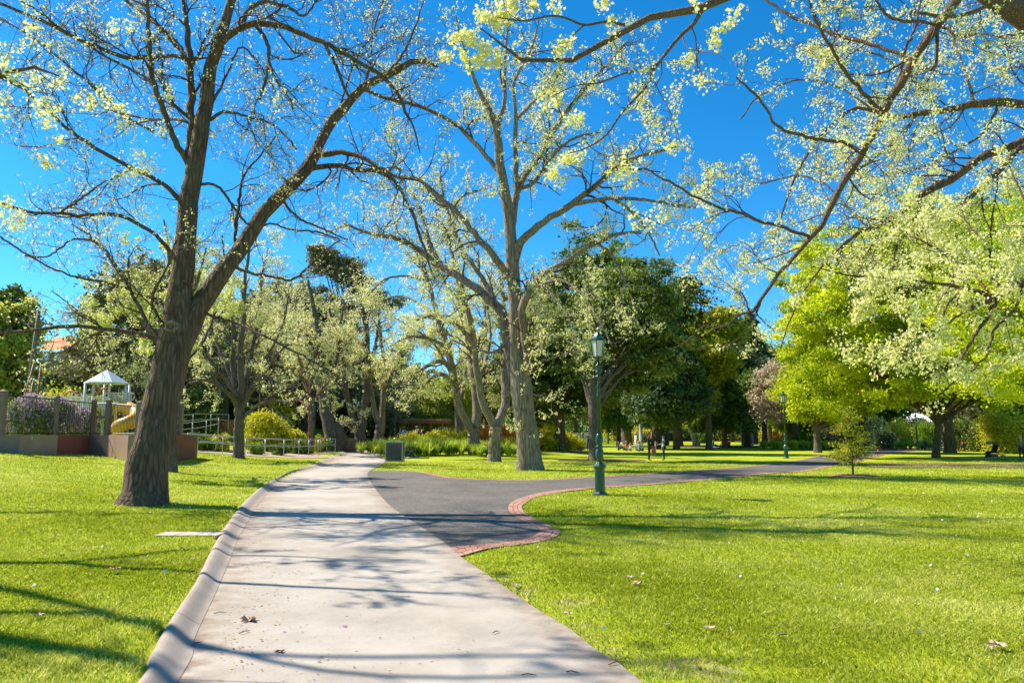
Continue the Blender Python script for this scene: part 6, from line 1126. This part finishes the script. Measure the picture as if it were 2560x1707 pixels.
    def kind(a, b_):
        z = b_[1:] if b_ not in ('wst', 'chs', 'nk0', 'nk1', 'hd0', 'hd1', 'hd2') else b_
        if z in ('wst', 'chs', 'nk0', 'sh', 'el'): return 1
        if z == 'wr': return 1 if sleeve == "long" else 0
        if z in ('hp',): return 2
        if z == 'kn': return 2
        if z == 'an': return 2 if legs == "long" else 0
        if z == 'to': return 3
        return 0
    bones = [(np.array(J[a]) * s, np.array(J[b_]) * s, kind(a, b_)) for a, b_ in E_]; fcn = np.array([V[f].mean(0) for f in fc]); best = np.full(len(fc), 9.); mi = np.zeros(len(fc), int)
    for a, b_, kd in bones:
        d = b_ - a; t = np.clip(((fcn - a) @ d) / (d @ d), 0, 1); dist = np.linalg.norm(fcn - a - t[:, None] * d, axis=1); m = dist < best; best[m] = dist[m]; mi[m] = kd
    # fingers and thumb, nose and ears join the same body mesh
    q = MB(); q.add(V, fc); n0 = len(q.f)
    for sd2 in 'lr':
        w, hnd = np.array(J[sd2 + 'wr']), np.array(J[sd2 + 'ha']); d = (hnd - w) / np.linalg.norm(hnd - w); side = np.cross(d, (1, .2, .1)); side /= np.linalg.norm(side); crl = np.cross(d, side)
        for j, L in enumerate((.062, .072, .067, .052)):
            a = hnd + side * (j - 1.5) * .016 + d * .015; q.path([a * s, (a + d * L * .55 + crl * .006) * s, (a + d * L + crl * .022) * s], np.array([.009, .008, .005]) * s, 5)
        a = w + (hnd - w) * .4 + side * -.028; q.path([a * s, (a - side * .022 + d * .02) * s, (a - side * .026 + d * .05) * s], np.array([.011, .010, .006]) * s, 5)
    hc = np.array(J['hd1']); q.bar((hc + (0, -.085 * hs, .0)) * s, (hc + (0, -.112 * hs, -.02)) * s, .008 * s, 5, .014 * s)
    for sx in (-1, 1): q.bar((hc + (sx * .07 * hs, .005, -.01)) * s, (hc + (sx * .092 * hs, .012, -.008)) * s, .024 * s, 6)
    mi = np.r_[mi, np.zeros(len(q.f) - n0, int)]
    Vv = np.vstack(q.v); me = bpy.data.meshes.new("body"); me.from_pydata(Vv.tolist(), [], q.f); me.polygons.foreach_set("material_index", mi.astype(np.int32)); me.polygons.foreach_set("use_smooth", np.ones(len(q.f), bool))
    for m in (M_skin, cloth(top), cloth(bottom), cloth(shoe)): me.materials.append(m)
    bo = bpy.data.objects.new("body", me); COL.objects.link(bo); bo.parent = r; bpy.data.meshes.remove(m2)
    q = MB(); V = []; n = 14; rings = 7; hr = .097 * hs
    for i in range(rings):
        ph = i / (rings - 1) * math.pi * (.60 if not longhair else .58)
        for j in range(n):
            a = 2 * math.pi * j / n; back = .5 + .5 * math.sin(a); zz_ = math.cos(ph) * hr * 1.12; rad = math.sin(ph) * hr; 
            if i > 3: zz_ -= (back ** 2) * (.05 + (.30 if longhair else 0)) * (i - 3) / 3; rad *= .98; zz_ += (1 - back) * .05 * (i - 3) / 3
            V.append((rad * math.cos(a) * .9, rad * math.sin(a) * 1.08 + .008, zz_))
    V = (np.array(V) + np.array(J['hd1']) + (0, 0, .01)) * s; q.add(V, [(i * n + j, i * n + (j + 1) % n, (i + 1) * n + (j + 1) % n, (i + 1) * n + j) for i in range(rings - 1) for j in range(n)]); q.build("hair", hair, r, True)
    top_ = np.array(J['hd1']) * s
    if hat: q = MB(); q.lathe([(.035, .19 if hat[1] == 'brim' else .11), (.045, .18 if hat[1] == 'brim' else .112), (.05, .115), (.12, .10), (.155, .06), (.16, .01)], 14, top_); (q.box(top_ + (0, -.13, .045), (.15, .12, .015)) if hat[1] == 'cap' else None); q.build("hat", cloth(hat[0]), r, True)
    if pack: q = MB(); c_ = np.array(J['chs']) * s; q.box(c_ + (0, .19, -.04), (.30, .17, .44)); q.box(c_ + (0, .29, -.10), (.22, .06, .2)); q.path([c_ + (-.1, .12, .16), c_ + (-.12, -.05, .17), c_ + (-.13, -.11, 0), c_ + (-.12, .1, -.2)], .02, 5); q.path([c_ + (.1, .12, .16), c_ + (.12, -.05, .17), c_ + (.13, -.11, 0), c_ + (.12, .1, -.2)], .02, 5); q.build("backpack", cloth(pack), r, False, .03)
    return r
pi = math.pi; gpx = lambda u, v: G(u, v)
def P3(label, u, v, h, rz, **k_): return person(label, G(u, v), h, rz, **k_)
WH = (.78, .76, .72); NV = (.015, .022, .07); BK = (.012, .012, .014); LB = (.35, .55, .72)
P3("man in a navy jacket seen from behind, left of the green lamp post", 1472, 1128, 1.62, pi - .2, top=NV, bottom=(.04, .05, .09), arms=dict(rel=(.30, -.12, 1.22), rwr=(.42, -.28, 1.2)), shoe=(.4, .4, .42))
P3("man in white shirt, white shorts and a pale sun hat standing by the picnic", 1590, 1127, 1.66, -pi / 2 + .3, top=WH, bottom=(.70, .70, .68), legs="short", hat=((.55, .44, .33), 'brim'), shoe=WH, arms=dict(rel=(.24, -.04, 1.12), rwr=(.16, -.2, .98)))
P3("person in black clothes with black hair facing the woman with the backpack", 1623, 1152, 1.64, pi / 2, top=BK, bottom=BK, arms=dict(lel=(-.23, -.12, 1.12), lwr=(-.17, -.36, 1.10), rel=(.2, -.05, 1.1), rwr=(.14, -.2, .88)), shoe=(.3, .32, .3))
P3("woman in a grey cardigan with black backpack and long brown hair", 1660, 1151, 1.50, -pi / 2, top=(.42, .44, .38), bottom=(.02, .025, .04), hair=M_hairb, longhair=True, pack=BK, arms=dict(rel=(.22, -.12, 1.12), rwr=(.18, -.32, 1.08), lel=(-.2, -.05, 1.12), lwr=(-.18, -.1, .88)))
P3("toddler in white top and pink trousers between the couple", 1639, 1127, .86, pi / 3, top=WH, bottom=(.72, .16, .30), child=True, hair=M_hairf)
c = G(1636, 1140); r = thing("shopping_bag", "orange brown bag hanging beside the person in black", "bag", (*GD(1633, 43.4)[:2], .30)); q = MB(); q.box((0, 0, .2), (.26, .14, .36)); q.path([(-.09, 0, .38), (-.06, 0, .56), (.06, 0, .56), (.09, 0, .38)], .012, 5); q.build("bag_body", plain("bag_orange", (.48, .16, .08), .7), r, False, .02)
sit = dict(pose="sit")
P3("person in dark brown sitting at the left end of the picnic", 1546, 1126, 1.65, pi / 2, top=(.09, .05, .035), bottom=NV, hair=M_hairb, longhair=True, **sit)
P3("person in white sitting behind the dark brown picnicker", 1554, 1120, 1.6, -pi / 3, top=WH, bottom=(.3, .25, .2), **sit)
P3("person in an orange top with brimmed hat sitting at the picnic", 1566, 1126, 1.6, -.5, top=(.62, .20, .07), bottom=(.15, .1, .08), hat=((.25, .15, .08), 'brim'), **sit)
P3("small child with pink hat sitting at the picnic", 1577, 1127, 1.2, -.9, top=(.6, .45, .4), bottom=(.05, .25, .5), hat=((.5, .12, .35), 'cap'), child=True, **sit)
P3("person in a denim blue shirt with straw hat sitting at the right of the picnic", 1598, 1128, 1.68, 2.4, top=(.15, .28, .52), bottom=(.1, .14, .25), hat=((.35, .22, .12), 'brim'), **sit)
P3("person in pale mauve sitting at the far right of the picnic", 1606, 1127, 1.5, -pi / 2, top=(.5, .4, .5), bottom=(.06, .07, .12), hair=M_hairb, **sit)
P3("seated figure in black on the grass left of the tan trunked conifer", 1784, 1118, 1.7, 1.2, top=BK, bottom=(.02, .05, .28), **sit)
P3("second seated figure in dark blue beside the tan trunk", 1808, 1118, 1.7, -.6, top=(.04, .05, .1), bottom=BK, **sit)
P3("seated figure in a bright red top right of the tan trunk", 1823, 1118, 1.7, -1.0, top=(.72, .03, .02), bottom=(.03, .03, .05), **sit)
P3("seated figure in pink right beside the tan trunk", 1817, 1117, 1.5, .8, top=(.65, .35, .45), bottom=(.1, .1, .15), hair=M_hairb, **sit)
r = thing("picnic_rug", "pale picnic rug on the grass by the seated figure in red", "rug", GD(1795, 85)); q = MB(); q.box((0, 0, .03), (2.2, 1.6, .03)); q.box((.2, -.2, .06), (.5, .4, .05)); q.build("rug", cloth((.35, .42, .5)), r)
P3("person in white standing with another before the far bushes", 1528, 1099, 1.5, .4, top=WH, bottom=BK); P3("person in light blue bending beside the one in white", 1536, 1099, 1.45, -1.2, top=LB, bottom=BK, pose="crouch")
P3("small child in pale blue standing beyond the palm", 1558, 1097, .95, .3, top=LB, bottom=(.5, .6, .7), child=True)
P3("seated visitor in pale blue left of the palm at far left", 1518, 1101, 1.6, .9, top=LB, bottom=(.4, .42, .5), **sit); P3("seated visitor in navy left of the palm", 1525, 1101, 1.6, -.9, top=NV, bottom=NV, **sit)
P3("man in patterned grey shirt and dark shorts behind the person in black", 1612, 1106, 1.72, .2, top=(.42, .48, .52), bottom=(.02, .02, .02), legs="short", sleeve="short"); P3("person in pink and red cap in the shade of the big trunk", 1630, 1108, 1.6, -.3, top=(.55, .3, .36), bottom=NV, hat=((.8, .02, .04), 'cap'))
P3("tiny white topped figure left of the white gum", 1731, 1104, 1.5, .2, top=WH, bottom=(.2, .2, .25)); P3("tiny dark clad figure beside the white gum", 1741, 1104, 1.5, -.2, top=(.05, .05, .08), bottom=BK, pose="walk")
P3("far walker in white top right of the tan trunked conifer", 1833, 1094, 1.6, .4, top=WH, bottom=BK, pose="walk"); P3("far figure in dark clothes behind the tan trunk", 1808, 1093, 1.6, 0, top=NV, bottom=BK); P3("far figure in red left of the flagpole", 1865, 1095, 1.55, 0, top=(.66, .06, .03), bottom=(.3, .1, .08)); P3("second far figure in dull red left of the flagpole", 1853, 1094, 1.5, 1, top=(.5, .05, .04), bottom=BK)
P3("far seated figure in mauve right of the flagpole", 1888, 1097, 1.6, -.6, top=(.45, .3, .42), bottom=(.04, .12, .5), **sit); P3("far seated figure in dark blue right of the flagpole", 1895, 1097, 1.6, .9, top=NV, bottom=(.04, .1, .4), **sit); P3("far reclining figure in pinkish white left of the flagpole", 1868, 1101, 1.5, 1.4, top=(.7, .55, .55), bottom=(.6, .4, .36), **sit)
P3("person in blue crouching beside the reddish brown shrub", 1937, 1101, 1.6, 1.2, top=(.16, .30, .6), bottom=NV, pose="crouch")
P3("small child in red with fair hair running on the right lawn", 2407, 1128, .95, -pi / 2 - .1, top=(.78, .05, .06), bottom=(.04, .04, .08), legs="short", hair=M_hairf, child=True, pose="run", shoe=(.8, .15, .2))
P3("child in turquoise with a teal hat holding out an arm behind the maple trunk", 2352, 1125, .98, pi / 2 + .3, top=(.06, .36, .48), bottom=NV, hat=((.05, .40, .36), 'cap'), child=True, arms=dict(lel=(-.22, -.15, 1.3), lwr=(-.2, -.42, 1.34)))
P3("adult in navy crouching left of the maple trunk", 2318, 1126, 1.7, -pi / 2, top=(.04, .07, .17), bottom=(.06, .09, .2), pose="crouch")
person("adult in an olive jacket standing at the right edge by the pushchair", GD(2550, 43.5), 1.52, pi - .4, top=(.20, .18, .09), bottom=(.09, .03, .02), hair=M_hairf, longhair=True, arms=dict(lel=(-.24, -.15, 1.12), lwr=(-.16, -.36, 1.05)))
# left group by the pergola
for (u, D, h, rz, lab, kw) in [(1011, 66, 1.72, pi, "man in a bright blue shirt pointing right behind the strappy plants", dict(top=(.10, .34, .78), bottom=(.05, .06, .1), sleeve="short", hat=((.08, .10, .14), 'cap'), arms=dict(lel=(-.42, -.1, 1.34), lwr=(-.66, -.16, 1.40)))), (1000, 67, 1.7, pi / 2, "person in a dull pink top left of the man in bright blue", dict(top=(.45, .25, .22), bottom=NV)), (1034, 66, 1.55, -pi / 2, "woman in beige behind the strappy plants", dict(top=(.60, .48, .34), bottom=(.4, .33, .25), hair=M_hairb)),
    (1041, 67, 1.82, pi / 2, "person in a light blue cap beside the woman in beige", dict(top=(.22, .28, .45), bottom=NV, hat=((.25, .50, .85), 'cap'), sleeve="short")), (1047, 67.5, 1.6, 0, "person in purple navy right of the light blue cap", dict(top=(.06, .04, .14), bottom=BK)), (1059, 68, 1.68, -.4, "dark haired person in navy at the right of the pergola group", dict(top=(.04, .05, .13), bottom=BK, longhair=True))]:
    person(lab, GD(u, D), h, rz, **kw)
print("people", time.time() - T0)
# pushchair
b = G(2484, 1151); r = thing("pushchair", "black pushchair with khaki hood parked on the shaded grass", "pushchair", b, None, .2); q = MB()
for sy in (-.24, .24):
    q.path([(.42, sy, .20), (.15, sy, .42), (-.12, sy, .62), (.1, sy, .82)], .016, 6); q.path([(-.40, sy, .14), (-.1, sy, .35), (.28, sy, .62), (.66, sy, 1.02), (.74, sy, 1.08)], .016, 6)
q.bar((.74, -.24, 1.08), (.74, .24, 1.08), .02, 6); q.build("frame", M_black, r, True)
for (x, y, rr) in ((.42, -.27, .16), (.42, .27, .16), (-.42, -.10, .11), (-.42, .10, .11)):
    q = MB(); q.path([(x + math.cos(a) * rr, y, rr + math.sin(a) * rr) for a in np.linspace(0, 2 * pi, 17)], .022, 6); w_ = q.build("wheel", M_black, r, True); q = MB()
    for a in range(6): q.bar((x, y, rr), (x + math.cos(a) * rr, y, rr + math.sin(a) * rr), .007, 4)
    q.build("spokes", M_lgrey, w_)
q = MB(); q.box((-.08, 0, .50), (.48, .40, .10)); q.box((.14, 0, .70), (.08, .40, .46), tilt=(.5, 'Y')); q.box((-.36, 0, .34), (.1, .36, .3)); q.build("seat", cloth(BK), r, False, .03)
q = MB(); V = [(math.cos(a) * .32 - .02, y, .80 + math.sin(a) * .30) for y in (-.22, 0, .22) for a in np.linspace(.1, 2.6, 9)]; q.add(V, [(j * 9 + i, j * 9 + i + 1, j * 9 + i + 10, j * 9 + i + 9) for j in (0, 1) for i in range(8)]); o = q.build("hood", plain("hood_khaki", (.22, .20, .11), .9), r, True); md = o.modifiers.new("Solid", 'SOLIDIFY'); md.thickness = .03
q = MB(); q.box((-.02, -.02, .30), (.42, .30, .10)); q.build("basket", cloth((.35, .05, .16)), r, False, .02)

# ------------------------------------------------------------------ litter and leaves lying about
M_dry = plain("dry_leaf", (.46, .28, .17), .8, var=.3, sc=40); M_pale = plain("pale_leaf", (.44, .34, .24), .8, var=.15, sc=40)
def leaf(label, u, v, s, mat=M_dry, seed=0, name="fallen_leaf", cat="leaf", dz=.02, group=None):
    rg = np.random.default_rng(seed); c = np.array([*flat(u, v), 0]); c[2] = T(c[0], c[1]) + (.028 if prx(c[1]) > c[0] > kx(c[1]) else dz); n = 22; a = np.linspace(0, 2 * pi, n + 1)[:-1]; lob = 1 + .42 * np.cos(5 * a) + .12 * rg.normal(size=n)
    V = [(0, 0, .006)] + [(math.cos(x) * q_ * s * .5, math.sin(x) * q_ * s * .4, abs(rg.normal()) * s * .13 + .002) for x, q_ in zip(a, lob)]
    q = MB(); q.add(V, [(0, 1 + i, 1 + (i + 1) % n) for i in range(n)]); q.bar((0, 0, .004), (-s * .8, s * .2, .012), s * .018, 4); o = q.build(name, mat); o.location = c; o.rotation_euler = (0, 0, rg.uniform(0, 6)); tag(o, label, cat, group); md = o.modifiers.new("Solid", 'SOLIDIFY'); md.thickness = .0015
    return o
leaf("dry brown lobed leaf lying on the concrete path near the kerb", 622, 1559, .13, seed=1); leaf("small curled red brown leaf near the bottom of the path", 699, 1638, .06, plain("red_leaf", (.22, .06, .03), .8), 2); leaf("tiny magenta petal on the concrete path", 862, 1574, .036, plain("petal", (.75, .03, .38), .6), 3, "petal", "petal")
leaf("large pale dry leaf on the grass at the bottom right", 2496, 1629, 0.124, M_pale, 4, dz=.05); leaf("second pale leaf touching the large one at the bottom right", 2472, 1633, 0.068, M_pale, 5, dz=.045); leaf("pale leaf on the lawn right of the path middle", 1573, 1452, 0.074, M_pale, 6, dz=.045); leaf("brown curled leaf on the lawn below the pale one", 1592, 1469, .12, M_dry, 7, dz=.045)
leaf("pale leaf on the worn grass by the path edge", 1419, 1543, 0.074, M_pale, 8, dz=.03); leaf("pale leaf on the lawn low in the middle", 1776, 1581, 0.068, M_pale, 9, dz=.04); leaf("small pale leaf on the lawn left of the low middle one", 1666, 1572, 0.056, M_pale, 10, dz=.04); leaf("pale leaf at the path edge beside the worn soil", 1292, 1471, 0.087, M_pale, 11, dz=.03); leaf("dull leaf on the left grass near the bottom", 95, 1586, 0.068, M_pale, 12, dz=.04); leaf("brown leaf on the left grass by the shadow", 283, 1461, .11, M_dry, 13, dz=.045); leaf("pale leaf on the left grass beyond the drain cover", 310, 1336, 0.074, M_pale, 14, dz=.05)
M_st = plain("stick", (.14, .07, .045), .8)
def stick(label, u, v, L, a):
    c = np.array([*flat(u, v), 0]); c[2] = T(c[0], c[1]) + (.034 if prx(c[1]) > c[0] > kx(c[1]) else .04); q = MB(); q.path([(-L / 2, 0, 0), (-L * .1, L * .05, .008), (L * .2, -L * .02, .004), (L / 2, L * .04, 0)], np.array([.004, .0045, .0035, .002]), 5); q.path([(L * .1, 0, .004), (L * .22, L * .13, .006)], .0022, 4); o = q.build("stick", M_st); o.location = c; o.rotation_euler = (0, 0, a); tag(o, label, "twig")
stick("thin twig by the gutter beside the dry lobed leaf", 612, 1590, .11, 1.0); stick("dark twig at the bottom right of the path", 1432, 1693, .09, -.3); stick("long twig lying across the path edge at the bottom right", 1545, 1669, .16, .5); stick("short twig at the bottom middle of the path", 1322, 1700, .10, 0); stick("dark crumbled twig in the kerb gutter near the bottom", 492, 1620, .12, 1.2); stick("small twig in the gutter left of the lobed leaf", 550, 1541, .10, .5); stick("brown twig piece on the path centre bottom", 1240, 1590, .08, .9); stick("thin twig lying on the grass left of the far bottom leaf", 1960, 1600, .12, .4)
rg = np.random.default_rng(77); n = 900; y = rg.uniform(4.6, 16, n) ; y = 4.6 + (y - 4.6) * rg.random(n) ** .4; kk = kx(y) + .45; f = np.minimum(rg.exponential(.22, n), .96); x = kk + (prx(y) - kk) * f
P_ = np.stack([x, y, np.full(n, .030)], -1); V, Q = leaves(P_, .012 + .012 * rg.random(n), 9, 1.5, 0, 0); V[:, 2] = .030 + np.abs(V[:, 2] - .030) * .25; o = mesh_np("leaf_litter", V, Q, leafmat("litter", [(.10, .05, .03), (.42, .30, .14), (.72, .62, .34)], .1), attr=np.repeat(rg.random(n), 4)); tag(o, "scattered fallen petals and bits in the gutter and on the path", "litter", kind="stuff")
n = 260; x = rg.uniform(-9, 14, n); y = rg.uniform(5, 22, n); m = on_lawn(x, y); x = x[m]; y = y[m]; P_ = np.stack([x, y, terr(x, y) + .035], -1); V, Q = leaves(P_, .03 * rg.uniform(.5, 1.2, len(x)), 10, 1.4); o = mesh_np("lawn_daisies", V, Q, plain("daisy_white", (.8, .78, .72), .7)); tag(o, "tiny white petals and flowers dotted over the lawn", "flowers", kind="stuff")
print("done", time.time() - T0)
